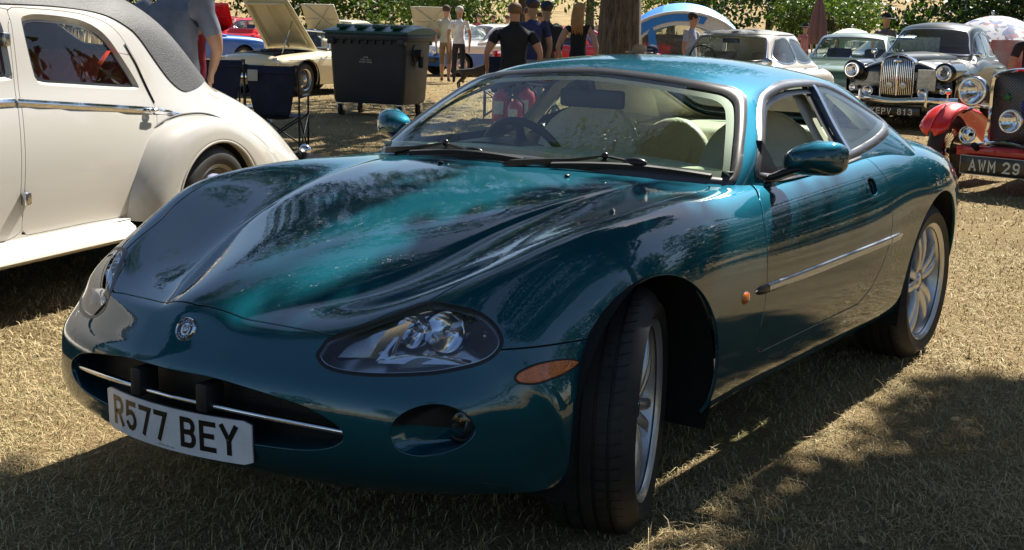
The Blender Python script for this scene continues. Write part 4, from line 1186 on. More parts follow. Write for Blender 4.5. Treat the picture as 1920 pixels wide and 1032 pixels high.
    bp_(0, 0, .003, .011, (1.05, .95, .55)); bp_(0, -.005, .006, .0055, (1, 1, .8)); bp_(-.0065, .0085, .004, .0035); bp_(.0065, .0085, .004, .0035)
    bp_(-.004, .003, .0075, .0022); bp_(.004, .003, .0075, .0022); bp_(0, -.009, .006, .0035, (1.1, .7, .6))
    b4.build('badge_emblem', 'dull_chrome', b1)
    # ---- head lamps
    lens = clip(H, hl_s(H['v']) - .004)
    seal_o = clip(clip(H, hl_s(H['v']) + .001), -hl_s(clip(H, hl_s(H['v']) + .001)['v']) + .0045)
    back = clip(H, hl_s(H['v']) + .004)
    for sgn in (1, -1):
        f_ = (lambda m: m) if sgn == 1 else mirror
        hb = npmesh('headlight', f_(offset(back, -.090)), 'lamp_dark', root)
        npmesh('lamp_lens', f_(offset(lens, -.001)), 'lens', hb)
        npmesh('lamp_seal', f_(flange(offset(seal_o, .0008), .02)), 'trim', hb)
        # bright surround moulding inside the seal
        mo = clip(clip(H, hl_s(H['v']) - .004), -hl_s(clip(H, hl_s(H['v']) - .004)['v']) + .0085)
        npmesh('lamp_moulding', f_(offset(mo, -.006)), 'dull_chrome', hb)
        # side walls of the housing
        bl = []
        for q in range(0, len(HL)):
            bl.append(HL[q])
        # reflector bowls: (centre3d, radius, depth, material)
        def bowl(c, r, d, mat, nm, dirv=(1, .0, .05), ring=True, sx=1.0, facet=0):
            M = Matrix.Translation(Vector((c[0], c[1] * sgn, c[2]))) @ Vector((dirv[0], dirv[1] * sgn, dirv[2])).to_track_quat('Z', 'Y').to_matrix().to_4x4()
            m = MB(); pr_ = [(0.004, -d)] + [(r * t, -d + d * t * t) for t in np.linspace(.15, 1, 10)]
            if ring: pr_ += [(r * 1.03, .004), (r * 1.08, .001), (r * 1.09, -d * .8)]
            m.lathe([(a * 1.0, b) for a, b in pr_], 36, M)
            o = m.build(nm, mat, hb, sharp=45)
            bb = MB(); bb.tube([M @ Vector((0, 0, -d)), M @ Vector((0, 0, -d * .35))], [.006, .005], 10); bb.sphere(M @ Vector((0, 0, -d * .35)), .0065, 10, 6)
            bb.build('bulb', 'dull_chrome', o)
            return o
        bowl((.585, .603, .652), .048, .046, 'reflector', 'main_reflector', (1, .25, .02))
        bowl((.628, .532, .650), .038, .036, 'reflector', 'beam_reflector', (1, .1, .0))
        bowl((.520, .672, .640), .043, .04, 'fog_dark', 'indicator_reflector', (1, .45, .05))
        # ribbed inner section
        rb = MB(); 
        for q in range(26):
            t = q / 25; y = .408 + .105 * t; zt = .628 + .055 * t; zb = .592 - .002 * t; x = .772 - (y - .39) * .75
            rb.tube([(x - .004, y * sgn, zb), (x - .016, (y + .012) * sgn, (zb + zt) / 2), (x - .035, (y + .03) * sgn, zt)], .0026, 5)
        ro = rb.build('ribbed_reflector', 'reflector', hb); ro['kind'] = 'stuff'
        # blade between the sections, bright upper rim, lower bezel
        bl_ = MB(); bl_.loft([[(.725, .500 * sgn, .590), (.712, .510 * sgn, .597), (.685, .51 * sgn, .590)], [(.66, .520 * sgn, .655), (.65, .530 * sgn, .658), (.62, .53 * sgn, .655)], [(.59, .555 * sgn, .690), (.58, .565 * sgn, .693), (.56, .565 * sgn, .688)]], closed=False)
        bl_.build('lamp_divider', 'reflector', hb, sharp=60)
        lo = MB()
        lo.loft([[(.715 - t * .115, (.50 + t * .19) * sgn, .584 + .005 * t), (.708 - t * .115, (.497 + t * .19) * sgn, .592 + .010 * math.sin(t * PI)), (.69 - t * .11, (.494 + t * .185) * sgn, .594 + .012 * math.sin(t * PI))] for t in np.linspace(0, 1, 12)], closed=False)
        lo.build('lamp_bezel', 'reflector', hb, sharp=60)
        wj = MB(); wj.loft([[(.706 - .10 * t + .010, (.555 + .075 * t) * sgn, .578 + .026 * math.sin(t * PI)), (.700 - .10 * t, (.555 + .075 * t) * sgn, .577)] for t in np.linspace(0, 1, 12)], closed=False)
        wj.build('washer_cover', 'washer_blue', hb)
        # ---- fog lamp pocket and lamp
        fo = clip(H, fog_s(H['v']) + .003); fv = fo['v'].copy()
        fs = np.clip(fog_s(fo['v']), 0, 1); u = lp(fo['v'])[:, 0]; u0, u1 = FOG[:, 0].min(), FOG[:, 0].max()
        t = np.clip((u - u0) / (u1 - u0), 0, 1)
        dep = .13 * np.clip(fs / .016, 0, 1) ** .7 * (.15 + .85 * np.clip(t * 1.3, 0, 1) ** .8)
        fv = fv - np.array([1., .0, 0.]) * dep[:, None]
        n2 = dict(v=fv, n=None, f=fo['f'])
        fq = dict(v=fv, n=fo['n'], f=fo['f'])
        split = (.462 - .055 * t) - fo['v'][:, 2]          # painted lower lip, upper part of the recess black
        for part, mt_, nm_ in ((clip(fq, split), 'teal', 'fog_lamp_recess'), (clip(fq, -split), 'grille_black', 'fog_recess_upper')):
            npmesh(nm_, dict(v=part['v'] * np.array([1, sgn, 1]), n=None, f=part['f'] if sgn == 1 else part['f'][:, ::-1]), mt_, root)
        fl = MB(); Mf = Matrix.Translation((.632, .690 * sgn, .452)) @ Vector((1, .25 * sgn, 0)).to_track_quat('Z', 'Y').to_matrix().to_4x4()
        fl.lathe([(.0, -.03), (.03, -.022), (.040, -.004), (.045, .0), (.046, -.03)], 28, Mf); fg = fl.build('fog_lamp', 'fog_dark', root, sharp=50)
        f2 = MB(); f2.lathe([(0, .010), (.02, .008), (.036, .003), (.041, -.002)], 28, Mf); f2.build('fog_lens', 'lens', fg, recalc=False)
        f3 = MB(); f3.lathe([(.040, .002), (.047, .004), (.050, -.004), (.050, -.04)], 28, Mf); f3.build('fog_bezel', 'trim', fg, recalc=False)
        # ---- side marker on the bumper, round repeater
        IND = smooth_closed([(.540, .559), (.524, .573), (.474, .583), (.407, .583), (.360, .576), (.349, .568), (.40, .555), (.457, .548), (.506, .545), (.532, .549)], 5)
        si = clip(H, np.where(H['v'][:, 1] > .6, sdpoly(H['v'][:, [0, 2]], IND), -.2) - .002)
        sp_ = np.clip(sdpoly(si['v'][:, [0, 2]], IND) / .012, 0, 1) ** .5
        si['v'] = si['v'] + si['n'] * (.001 + .007 * sp_)[:, None]
        npmesh('side_marker', f_(flange(si, .01)), 'amber', root)
        sr = clip(H, np.where(H['v'][:, 1] > .6, sdpoly(H['v'][:, [0, 2]], IND), -.2) + .0025); sr = clip(sr, -sdpoly(sr['v'][:, [0, 2]], IND) + .004)
        npmesh('side_marker_seal', f_(flange(offset(sr, .0015), .01)), 'trim', root)
        rp = MB(); rp.sphere((-.544, .892 * sgn, .598), .022, 20, 10, (1.35, .42, .92)); rp.build('side_repeater', 'amber', root)
        rq = MB(); rq.sphere((-.544, .8905 * sgn, .598), .0245, 20, 10, (1.35, .25, .95)); rq.build('repeater_bezel', 'dull_chrome', root)
        # ---- rubbing strip (three pieces: wing, door, rear wing)
        def ysurf(x, z):
            vv_ = H['v']; k_ = np.argmin((vv_[:, 0] - x) ** 2 + (vv_[:, 2] - z) ** 2 + np.where(vv_[:, 1] > .6, 0, 9)); return float(vv_[k_, 1])
        for (xa, xb) in ((-.615, -.702), (-.708, -1.880), (-1.888, -2.045)):
            st = MB(); rg = []
            n_ = max(3, int(abs(xb - xa) / .06))
            for i in range(n_ + 1):
                t = i / n_; x = xa + (xb - xa) * t; z = .604 + .014 * max(0, (-x - 1.0)) ** 1.3
                y = ysurf(x, z)
                tp = 1.0
                if xa == -.615: tp = math.sqrt(max(.02, 1 - (1 - t) ** 3))
                if xb == -2.045: tp = math.sqrt(max(.02, 1 - t ** 6))
                rg.append([(x, (y - .004) * sgn, z - .015 * tp), (x, (y + .008 * tp) * sgn, z - .012 * tp), (x, (y + .012 * tp) * sgn, z), (x, (y + .008 * tp) * sgn, z + .012 * tp), (x, (y - .004) * sgn, z + .015 * tp)])
            st.loft(rg); so = st.build('rubbing_strip', 'trim' if xa == -.615 else 'rub_silver', root, sharp=50)
        # ---- door handle
        hc = (-1.728, ysurf(-1.728, .835), .835)
        HN = smooth_closed([(-1.783, .806), (-1.79, .845), (-1.775, .876), (-1.735, .884), (-1.69, .872), (-1.672, .84), (-1.672, .80), (-1.69, .779), (-1.745, .779), (-1.775, .788)], 5)
        hr = clip(H, np.where(H['v'][:, 1] > .6, sdpoly(H['v'][:, [0, 2]], HN), -.2))
        sd_ = sdpoly(hr['v'][:, [0, 2]], HN)
        h1 = clip(hr, -sd_ + .022)
        h1['v'] = h1['v'] + h1['n'] * (.005 * np.clip(sdpoly(h1['v'][:, [0, 2]], HN) / .006, 0, 1))[:, None]
        npmesh('door_handle', f_(flange(h1, .012)), 'teal', dl if sgn == 1 else dr)
        h2 = clip(hr, sd_ - .018); dd = np.clip((sdpoly(h2['v'][:, [0, 2]], HN) - .018) / .012, 0, 1)
        h2['v'] = h2['v'] - h2['n'] * (.030 * dd - .004)[:, None]
        h2['n'] = None
        q = dict(v=h2['v'] * np.array([1, sgn, 1]), n=None, f=h2['f'] if sgn == 1 else h2['f'][:, ::-1])
        npmesh('handle_recess', q, 'handle_dark', dl if sgn == 1 else dr)
        fp = MB(); fp.loft([[(-1.775 + .01 * k_, (hc[1] + .002) * sgn, .842), (-1.775 + .01 * k_, (hc[1] + .008) * sgn, .835 ), (-1.775 + .01 * k_, (hc[1] + .006) * sgn, .812)] for k_ in range(0, 10)], closed=False)
        # ---- door mirror
        mr = MB(); rings = []
        # housing: egg shell, opening faces rearwards (-x)
        cx, cy, cz = -1.06, .885, .985
        for t, sx in ((0, .03), (.12, .45), (.3, .74), (.55, .93), (.8, 1.0), (1.0, .97)):
            x = -.985 - .105 * t
            ring = []
            for q in range(28):
                a = q * 2 * PI / 28; ca, sa = math.cos(a), math.sin(a)
                e = .62
                yy = .096 * sx * (abs(ca) ** e) * (1 if ca > 0 else -1)
                zz = .058 * sx * (abs(sa) ** e) * (1 if sa > 0 else -1)
                inner = (yy < 0)
                ring.append((x - .00 - (yy) * .35, (cy + yy) * sgn, cz + zz * (1 - .22 * (-yy / .096 if inner else 0)) + (.0 if not inner else -.014 * (-yy / .096))))
            rings.append(ring)
        mr.loft(rings); mh = mr.build('door_mirror', 'teal', root, sharp=60)
        mg = MB(); rr_ = rings[-1]; cc_ = [sum(p[k] for p in rr_) / len(rr_) for k in range(3)]
        mg.add([(cc_[0] + (p[0] - cc_[0]) * .9 - .002, cc_[1] + (p[1] - cc_[1]) * .9, cc_[2] + (p[2] - cc_[2]) * .86) for p in rr_], [tuple(range(len(rr_)))]); mg.build('mirror_glass', 'mirror', mh, smooth=False)
        ar = MB(); ar.loft([[(-.925, .745 * sgn, .925), (-.91, .765 * sgn, .905), (-1.0, .785 * sgn, .902), (-1.06, .755 * sgn, .92)], [(-.95, .785 * sgn, .945), (-.94, .80 * sgn, .920), (-1.0, .81 * sgn, .915), (-1.05, .795 * sgn, .94)], [(-.985, .82 * sgn, .965), (-.97, .835 * sgn, .938), (-1.02, .84 * sgn, .935), (-1.055, .83 * sgn, .965)], [(-.99, .87 * sgn, .965), (-.98, .88 * sgn, .950), (-1.04, .88 * sgn, .945), (-1.07, .87 * sgn, .965)]])
        ar.build('mirror_arm', 'trim', mh, sub=1, sharp=0)
        sl = MB(); sl.prism([(-.925, .915), (-1.075, .915), (-.985, 1.035)], .731, .742, axis='y') if sgn == 1 else sl.prism([(-.925, .915), (-1.075, .915), (-.985, 1.035)], -.742, -.731, axis='y')
        # triangular sail follows the leaning pillar
        sl = MB(); sl.add([(-.905, .757 * sgn, .915), (-1.06, .772 * sgn, .915), (-1.0, .722 * sgn, 1.035), (-.905, .735 * sgn, .915), (-1.06, .745 * sgn, .915), (-1.0, .70 * sgn, 1.035)], [(0, 1, 2), (3, 5, 4), (0, 3, 4, 1), (1, 4, 5, 2), (2, 5, 3, 0)])
        sl.build('mirror_base', 'trim', mh, smooth=False)
    # ---- greenhouse: windscreen, roof, side windows
    WS = smooth_closed([(0, .934), (.287, .926), (.545, .915), (.679, .904), (.707, .902), (.722, .916), (.710, .967), (.663, 1.051), (.612, 1.125), (.574, 1.166), (.530, 1.190), (.484, 1.201), (.386, 1.214), (.219, 1.230), (0, 1.241), (-.219, 1.230), (-.386, 1.214), (-.484, 1.201), (-.530, 1.190), (-.574, 1.166), (-.612, 1.125), (-.663, 1.051), (-.710, .967), (-.722, .916), (-.707, .902), (-.679, .904), (-.545, .915), (-.287, .926)], 5)
    DL = smooth_closed([(-.905, .925), (-.938, .977), (-1.094, 1.092), (-1.214, 1.151), (-1.322, 1.182), (-1.518, 1.207), (-1.746, 1.213), (-1.912, 1.204), (-2.038, 1.174), (-2.172, 1.125), (-2.291, 1.075), (-2.345, 1.040), (-2.31, 1.012), (-2.147, .982), (-2.002, .957), (-1.849, .937), (-1.74, .927), (-1.5, .912), (-1.2, .905), (-1.0, .903)], 5)
    RW = smooth_closed([(0, 1.215), (.30, 1.205), (.405, 1.185), (.43, 1.14), (.42, 1.06), (.39, 1.01), (.30, .992), (0, .985), (-.30, .992), (-.39, 1.01), (-.42, 1.06), (-.43, 1.14), (-.405, 1.185), (-.30, 1.205)], 5)
    def ws_s(v): return np.where(v[:, 0] > -1.33, sdpoly(v[:, 1:3], WS), -.2)
    def dl_s(v): return np.where(v[:, 1] > .4, sdpoly(v[:, [0, 2]], DL), -.2)
    def rw_s(v): return np.where(v[:, 0] < -2.0, sdpoly(v[:, 1:3], RW), -.2)
    roof = clip(G, -ws_s(G['v'])); roof = clip(roof, -dl_s(roof['v'])); roof = clip(roof, -rw_s(roof['v'])); roof = clip(roof, roof['v'][:, 2] - .84)
    npmesh('roof', both(roof), 'teal', root)
    wg = clip(G, ws_s(G['v']) - .014); wgo = offset(wg, .003)
    wsm = npmesh('windscreen', join(wgo, mirror(wgo)), 'ws_glass', root)
    wt = clip(G, ws_s(G['v']) + .001); wt = clip(wt, -ws_s(wt['v']) + .022)
    s_ = ws_s(wt['v']); wt['v'] = wt['v'] + wt['n'] * (.002 + .007 * np.sin(np.clip(s_ / .022, 0, 1) * PI))[:, None]
    wt2 = join(wt, mirror(wt)); wt2['n'] = None
    npmesh('windscreen_seal', wt2, 'seal', root)
    fr = clip(G, ws_s(G['v']) - .018); fr = clip(fr, -ws_s(fr['v']) + .040); fr = offset(fr, -.002)
    npmesh('windscreen_frit', join(fr, mirror(fr)), 'interior_dark', wsm)
    hd = clip(G, roof_in(G['v'], ws_s, dl_s, rw_s)); hd = offset(hd, -.035); hd = clip(hd, hd['v'][:, 2] - .95)
    npmesh('headlining', join(hd, mirror(hd)), 'headlining', root)
    pin = clip(G, -ws_s(G['v'])); pin = clip(pin, -dl_s(pin['v'])); pin = clip(pin, -rw_s(pin['v'])); pin = clip(pin, pin['v'][:, 2] - .84); pin = offset(pin, -.022)
    npmesh('pillar_trim', join(pin, mirror(pin)), 'headlining', root)
    rg = clip(G, rw_s(G['v']) - .012); npmesh('rear_window', join(rg, mirror(rg)), 'side_glass', root)
    rt = clip(G, rw_s(G['v']) + .001); rt = clip(rt, -rw_s(rt['v']) + .03); rt = offset(rt, .002); npmesh('rear_window_seal', join(rt, mirror(rt)), 'seal', root)
    # side window surround + pillar + quarter glass
    def bpx(v): return -1.81 + (1.188 - v[:, 2]) * .22       # rear edge line of the door opening
    for sgn in (1, -1):
        f_ = (lambda m: m) if sgn == 1 else mirror
        dt = clip(G, dl_s(G['v']) + .001); dt = clip(dt, -dl_s(dt['v']) + .026)
        s_ = dl_s(dt['v']); dt['v'] = dt['v'] + dt['n'] * (.001 + .006 * np.sin(np.clip(s_ / .026, 0, 1) * PI))[:, None]; q = f_(dt); q['n'] = None
        npmesh('side_window_seal', q, 'seal', root)
        dk = clip(G, dl_s(G['v']) - .024); dk = clip(dk, -dl_s(dk['v']) + .045); dk = clip(dk, -(bpx(dk['v']) - dk['v'][:, 0]) + .0); dk = offset(dk, -.012)
        npmesh('window_channel', f_(dk), 'trim', root)
        qg = clip(G, dl_s(G['v']) - .020); qg = clip(qg, bpx(qg['v']) - .012 - qg['v'][:, 0]); 
        qo = npmesh('quarter_window', f_(offset(qg, .001)), 'side_glass', root)
        qf = clip(qg, -np.minimum(dl_s(qg['v']) - .045, bpx(qg['v']) - .055 - qg['v'][:, 0])); qf = offset(qf, -.003)
        npmesh('quarter_frit', f_(qf), 'interior_dark', qo)
        bp_s = clip(G, dl_s(G['v']) - .016); bp_s = clip(bp_s, (bp_s['v'][:, 0] - bpx(bp_s['v'])) + .016); bp_s = clip(bp_s, bpx(bp_s['v']) + .006 - bp_s['v'][:, 0])
        npmesh('window_divider', f_(flange(offset(bp_s, .004), .02)), 'rub_silver', root)
        bq = clip(G, dl_s(G['v']) - .010); bq = clip(bq, (bq['v'][:, 0] - bpx(bq['v'])) - .004); bq = clip(bq, bpx(bq['v']) + .062 - bq['v'][:, 0]); bq = offset(bq, -.018)
        npmesh('rear_door_seal', f_(bq), 'rubber', root)
        br = clip(G, dl_s(G['v']) + .01); br = clip(br, (br['v'][:, 0] - bpx(br['v'])) + .02); br = clip(br, bpx(br['v']) + .10 - br['v'][:, 0]); br = offset(br, -.055)
        npmesh('belt_pillar_trim', f_(br), 'headlining', root)
        # waist seal along the door top
        wl = MB(); wl.loft([[(x, (yb + .004) * sgn, .9 + dz), (x, (yb + .010) * sgn, .895 + dz), (x, (yb - .03) * sgn, .90 + dz), (x, (yb - .03) * sgn, .91 + dz)] for x, yb, dz in [(-.93, .764, .008), (-1.1, .770, .008), (-1.3, .772, .008), (-1.5, .773, .012), (-1.7, .770, .022), (-1.84, .768, .032)]])
        wl.build('waist_seal', 'trim', root, sharp=50)
        # inner door panel
        ip = MB(); ip.loft([[(-.90, .735 * sgn, .90), (-.90, .72 * sgn, .6), (-.90, .74 * sgn, .3)], [(-1.85, .745 * sgn, .915), (-1.85, .72 * sgn, .6), (-1.85, .74 * sgn, .3)]], closed=False); ip.build('door_trim', 'leather_dark', root, sharp=0)
    # ---- wipers
    def gz(x, y):   # height of the screen/cowl at y
        return None
    def wiper(piv, a1, a2, kn, t0, t1):
        a = MB(); a.loft([[(p[0] - w, p[1], p[2] + h), (p[0] + w, p[1] - w, p[2] + h * .7), (p[0] + w, p[1] - w, p[2] - h), (p[0] - w, p[1], p[2] - h)] for p, w, h in ((piv, .004, .004), (Vector(piv).lerp(Vector(a1), .15), .016, .012), (Vector(piv).lerp(Vector(a1), .6), .014, .010), (a1, .009, .006), (a2, .005, .004), (Vector(a2).lerp(Vector(kn), .5), .005, .004), (kn, .004, .004))])
        w_ = a.build('wiper_arm', 'trim', root, sharp=60)
        cl = MB(); cl.sphere(a2, .014, 10, 6, (.8, 1, .9)); cl.build('wiper_clip', 'trim', w_)
        h_ = MB(); h_.sphere(kn, .022, 14, 8, (.8, 2.0, .75)); h_.build('blade_holder', 'trim', w_)
        b_ = MB(); p0, p1 = Vector(t0), Vector(t1); pts = [p0.lerp(p1, t) + Vector((.003, 0, .014)) * math.sin(t * PI) for t in np.linspace(0, 1, 9)]
        b_.loft([[(p.x - .005, p.y, p.z + .010), (p.x + .008, p.y, p.z + .006), (p.x + .006, p.y, p.z - .009), (p.x - .006, p.y, p.z - .006)] for p in pts])
        b_.build('wiper_blade', 'rubber', w_, sharp=60)
    wiper((-.515, .021, .938), (-.625, .226, .958), (-.668, .316, .975), (-.675, .425, .962), (-.560, .178, .942), (-.745, .664, .930))
    wiper((-.668, -.60, .925), (-.652, -.45, .948), (-.660, -.328, .972), (-.618, -.178, .955), (-.605, -.444, .932), (-.585, .054, .946))
    # cowl panel under the wipers
    cw = MB(); rows = []
    for y in np.linspace(-.69, .69, 29):
        a = abs(y); x0 = float(np.interp(a, [0, .1, .3, .5, .655, .69], [-.552, -.556, -.579, -.618, -.668, -.69])); x1 = float(np.interp(a, [0, .3, .55, .69], [-.615, -.635, -.70, -.78])); z0 = float(np.interp(a, [0, .2, .5, .69], [.920, .918, .906, .893]))
        rows.append([(x0 + .012, y, z0 - .002), (x0 - .004, y, z0 - .006), ((x0 + x1) / 2, y, z0 + .0), (x1, y, z0 + .006)])
    cw.loft(rows, closed=False); cw.build('cowl_panel', 'trim', root, sharp=0)
    # ---- wheels, arches, floor
    tyl = []
    st = rad(19.5)
    for (x, sg, stv) in ((0, 1, st), (0, -1, st), (-2.588, 1, 0), (-2.588, -1, 0)):
        if x == 0:
            n = Vector((-math.sin(stv), math.cos(stv), 0)) * sg
            c_ = Vector((-.08 * sg, .828 * sg, .343)) - n * .12
        else: c_ = Vector((x, .735 * sg, .343))
        w_, yo = wheel_parts(root, .346, .24, .252, side=sg, loc=tuple(c_), rz=stv, roll=rad(17 if x else 40))
        twin_spokes(w_, .252, .12, sg)
    for x0 in (0, -2.565):
        for sg in (1, -1):
            ac = MB(); rg = []
            for q in range(25):
                a = -.32 + (PI + .64) * q / 24; r = .405
                rg.append([(x0 + r * math.cos(a) * f2, y * sg, .345 + r * math.sin(a) * f2) for y, f2 in (((.868 if x0 == 0 else .875) - .04 * max(0, -math.sin(a)) - (0 if x0 == 0 else max(0, .09 * -math.cos(a)) * (1 - abs(math.sin(a)))), 1.0), (.78, 1.02), (.40, 1.02))])
            ac.loft(rg, closed=False); ac.build('wheel_arch_liner', 'under', root)
            bk = MB(); bk.add([(x0 - .42, .41 * sg, .16), (x0 + .42, .41 * sg, .16), (x0 + .30, .41 * sg, .66), (x0 - .30, .41 * sg, .70)], [(0, 1, 2, 3)]); bk.build('inner_wheel_well', 'under', root)
    fl = MB(); fl.box(-3.5, .42, -.60, .60, .20, .24); fl.box(-2.10, -.45, -.70, .70, .20, .28); fl.build('floor_pan', 'under', root)
    # ---- cabin
    def seat(x, y, s=1.0, top=1.085, w=.27, rear=False, mat='leather'):
        se = MB(); rings = []
        for t in np.linspace(0, 1, 12):
            z = .42 + (top - .42) * t; xx = x + .12 - (.20 * t)
            hw = w * (1 - .10 * t) * math.sqrt(max(.03, 1 - max(0, (t - .62) / .38) ** 2.6)) if not rear else w * math.sqrt(max(.03, 1 - max(0, (t - .45) / .55) ** 2.4))
            th = .06 * (1 - .3 * t)
            ring = []
            for q in range(20):
                a = q * 2 * PI / 20; ca, sa = math.cos(a), math.sin(a)
                ring.append((xx + th * (abs(ca) ** .7) * (1 if ca > 0 else -1) + .035 * abs(sa) ** 3 * (1 if not rear else .3), y + hw * (abs(sa) ** .6) * (1 if sa > 0 else -1), z))
            rings.append(ring)
        se.loft(rings)
        bk = se.build('seat_backrest', mat, root, sharp=0, sub=1)
        # centre panel with seams
        pn = MB(); rg = []
        for t in np.linspace(.08, .80, 9):
            z = .42 + (top - .42) * t; xx = x + .12 - .20 * t + .062 * (1 - .3 * t)
            hw = w * .56 * (1 - .15 * t)
            rg.append([(xx + .004 + .010 * math.cos(u * PI / 2), y + hw * u, z) for u in (-1, -.6, -.2, .2, .6, 1)])
        pn.loft(rg, closed=False); pn.build('seat_panel', mat, bk, sharp=0)
        cs = MB(); cs.rbox(x + .10, x + .60 * s, y - w, y + w, .30, .46, .06); cs.build('seat_cushion', mat, bk, sharp=0, sub=1)
    seat(-1.78, .385); seat(-1.76, -.385)
    seat(-2.34, .30, .6, .99, .235, True); seat(-2.34, -.30, .6, .99, .235, True)
    # dashboard top: pale, curves to the screen
    dh = MB(); rows = []
    for y in np.linspace(-.71, .71, 25):
        a = abs(y) / .71
        xf = -.66 - .13 * a ** 2.2
        xr = -1.14 + .34 * a ** 2
        rows.append([(xf, y, .893 + .0 * a), (xf - .10, y, .925), ((xf - .10 + xr) / 2, y, .944), (xr + .03, y, .945), (xr, y, .925), (xr + .01, y, .80), (xr + .05, y, .60)])
    dh.loft(rows, closed=False); dh.build('dashboard', 'dash', root, sharp=0)
    bn = MB(); bn.loft([[(-1.0, -.37 + .17 * u, .940 + .012 * math.cos(u * PI / 2)), (-1.11, -.37 + .17 * u, .945 + .02 * math.cos(u * PI / 2)), (-1.13, -.37 + .17 * u, .90)] for u in np.linspace(-1, 1, 9)], closed=False); bn.build('instrument_hood', 'interior_dark', root, sharp=0)
    sw = thing('steering_wheel', None, None, (-1.245, -.37, .855)); sw.parent = root; sw.rotation_euler = (0, rad(-66), 0)
    r_ = MB(); r_.tube([(.185 * math.cos(a), .185 * math.sin(a), 0) for a in np.linspace(0, 2 * PI, 37)[:-1]], .016, 10, closed=True); r_.build('steering_rim', 'interior_dark', sw)
    r2 = MB(); r2.sphere((0, 0, .01), .065, 16, 10, (1, 1, .45))
    for a in (PI * .98, PI * 1.5, PI * .02 + 2 * PI): r2.tube([(0, 0, .005), (.17 * math.cos(a), .17 * math.sin(a), 0)], [.03, .014], 8)
    r2.build('steering_boss', 'interior_dark', sw)
    rm = MB(); rm.rbox(-1.128, -1.10, -.135, .135, 1.098, 1.165, .02); rv = rm.build('rear_view_mirror', 'interior_dark', root)
    ra = MB(); ra.tube([(-1.115, 0, 1.15), (-1.10, 0, 1.20), (-1.14, 0, 1.235)], .013, 8); ra.build('mirror_stalk', 'interior_dark', rv)
    pr_ = MB(); rows = []
    for y in np.linspace(-.66, .66, 17):
        a = abs(y) / .66
        rows.append([(-2.86 + .22 * a ** 2, y, .965), (-2.60 + .10 * a * a, y, .945), (-2.44, y, .925 + .04 * a ** 3), (-2.42, y, .80), (-2.42, y, .4)])
    pr_.loft(rows, closed=False); pr_.build('parcel_shelf', 'leather', root, sharp=0)
    for sg in (1, -1):
        qt = MB(); rows = []
        for t in np.linspace(0, 1, 9):
            x = -1.92 - .95 * t
            zt = float(np.interp(t, [0, .4, 1], [.955, 1.0, .99]))
            y = float(np.interp(x, [-2.9, -2.6, -2.3, -1.9], [.50, .60, .69, .725]))
            rows.append([(x, y * sg, zt), (x, (y - .05) * sg, zt - .05), (x, (y - .07) * sg, .8), (x, (y - .07) * sg, .45)])
        qt.loft(rows, closed=False); qt.build('rear_side_trim', 'leather', root, sharp=0)
        # sweeping cream sail between side and rear windows
        sa = MB(); sa.loft([[(-2.28, .655 * sg, 1.00), (-2.18, .60 * sg, 1.10), (-2.08, .535 * sg, 1.16)], [(-2.40, .60 * sg, 1.0), (-2.32, .55 * sg, 1.09), (-2.22, .49 * sg, 1.15)], [(-2.62, .50 * sg, .97), (-2.50, .46 * sg, 1.05), (-2.36, .42 * sg, 1.13)]], closed=False); sa.build('sail_trim', 'leather', root, sharp=0)
        # seat belt
        sb = MB(); sb.loft([[(-1.86, .665 * sg, 1.0), (-1.86, .645 * sg, 1.0)], [(-1.80, .66 * sg, .8), (-1.80, .64 * sg, .8)], [(-1.70, .62 * sg, .45), (-1.70, .60 * sg, .45)]], closed=False); sb.build('seat_belt', 'interior_dark', root)
    fc = MB(); fc.box(-2.45, -.85, -.70, .70, .24, .27); fc.box(-1.9, -.95, -.12, .12, .27, .50); fc.build('cabin_floor', 'carpet', root)
    # jets, tax disc on the screen
    for y in (.30, -.20):
        j = MB(); j.sphere((-.46, y, .932 - .02 * abs(y)), .010, 10, 6, (1.4, .9, .5)); j.build('washer_jet', 'trim', root)
    # sill strip line
    return root

def roof_in(v, ws, dl, rw): return np.minimum(np.minimum(-ws(v), -dl(v)), -rw(v)) - .006
MATS['seal'] = None
def _jag_mats():
    MATS['washer_blue'] = P('washer_blue', (.30, .38, .50), .25, coat=1)
    MATS['handle_dark'] = P('handle_dark', (.004, .02, .03), .12, .6, coat=1)
    MATS['fog_dark'] = P('fog_dark', (.12, .12, .12), .25, .9)
    MATS['seal'] = None; del MATS['seal']
    MATS['seal'] = P('seal_rubber', (.055, .052, .055), .28, rvar=.1, coat=.3)
    MATS['rub_silver'] = P('rub_silver_', (.42, .47, .55), .20, .85, rvar=.06)
_jag_mats()

# ------------------------------------------------------------------ the other vehicles
def sec(w, zt, zb=.28, crown=.03, sh=.08, tuck=.95, mid=None):
    """generic body section, centre -> sill"""
    mid = mid or (zt - sh - .12 + zb) / 2 + .05
    return [(0, zt), (.45 * w, zt - crown * .25), (.75 * w, zt - crown), (.90 * w, zt - crown - .25 * sh), (.975 * w, zt - crown - sh), (w, (zt - crown - sh) * .72 + mid * .28), (w * .995, mid), (w * .975, zb + .12), (w * tuck, zb)]

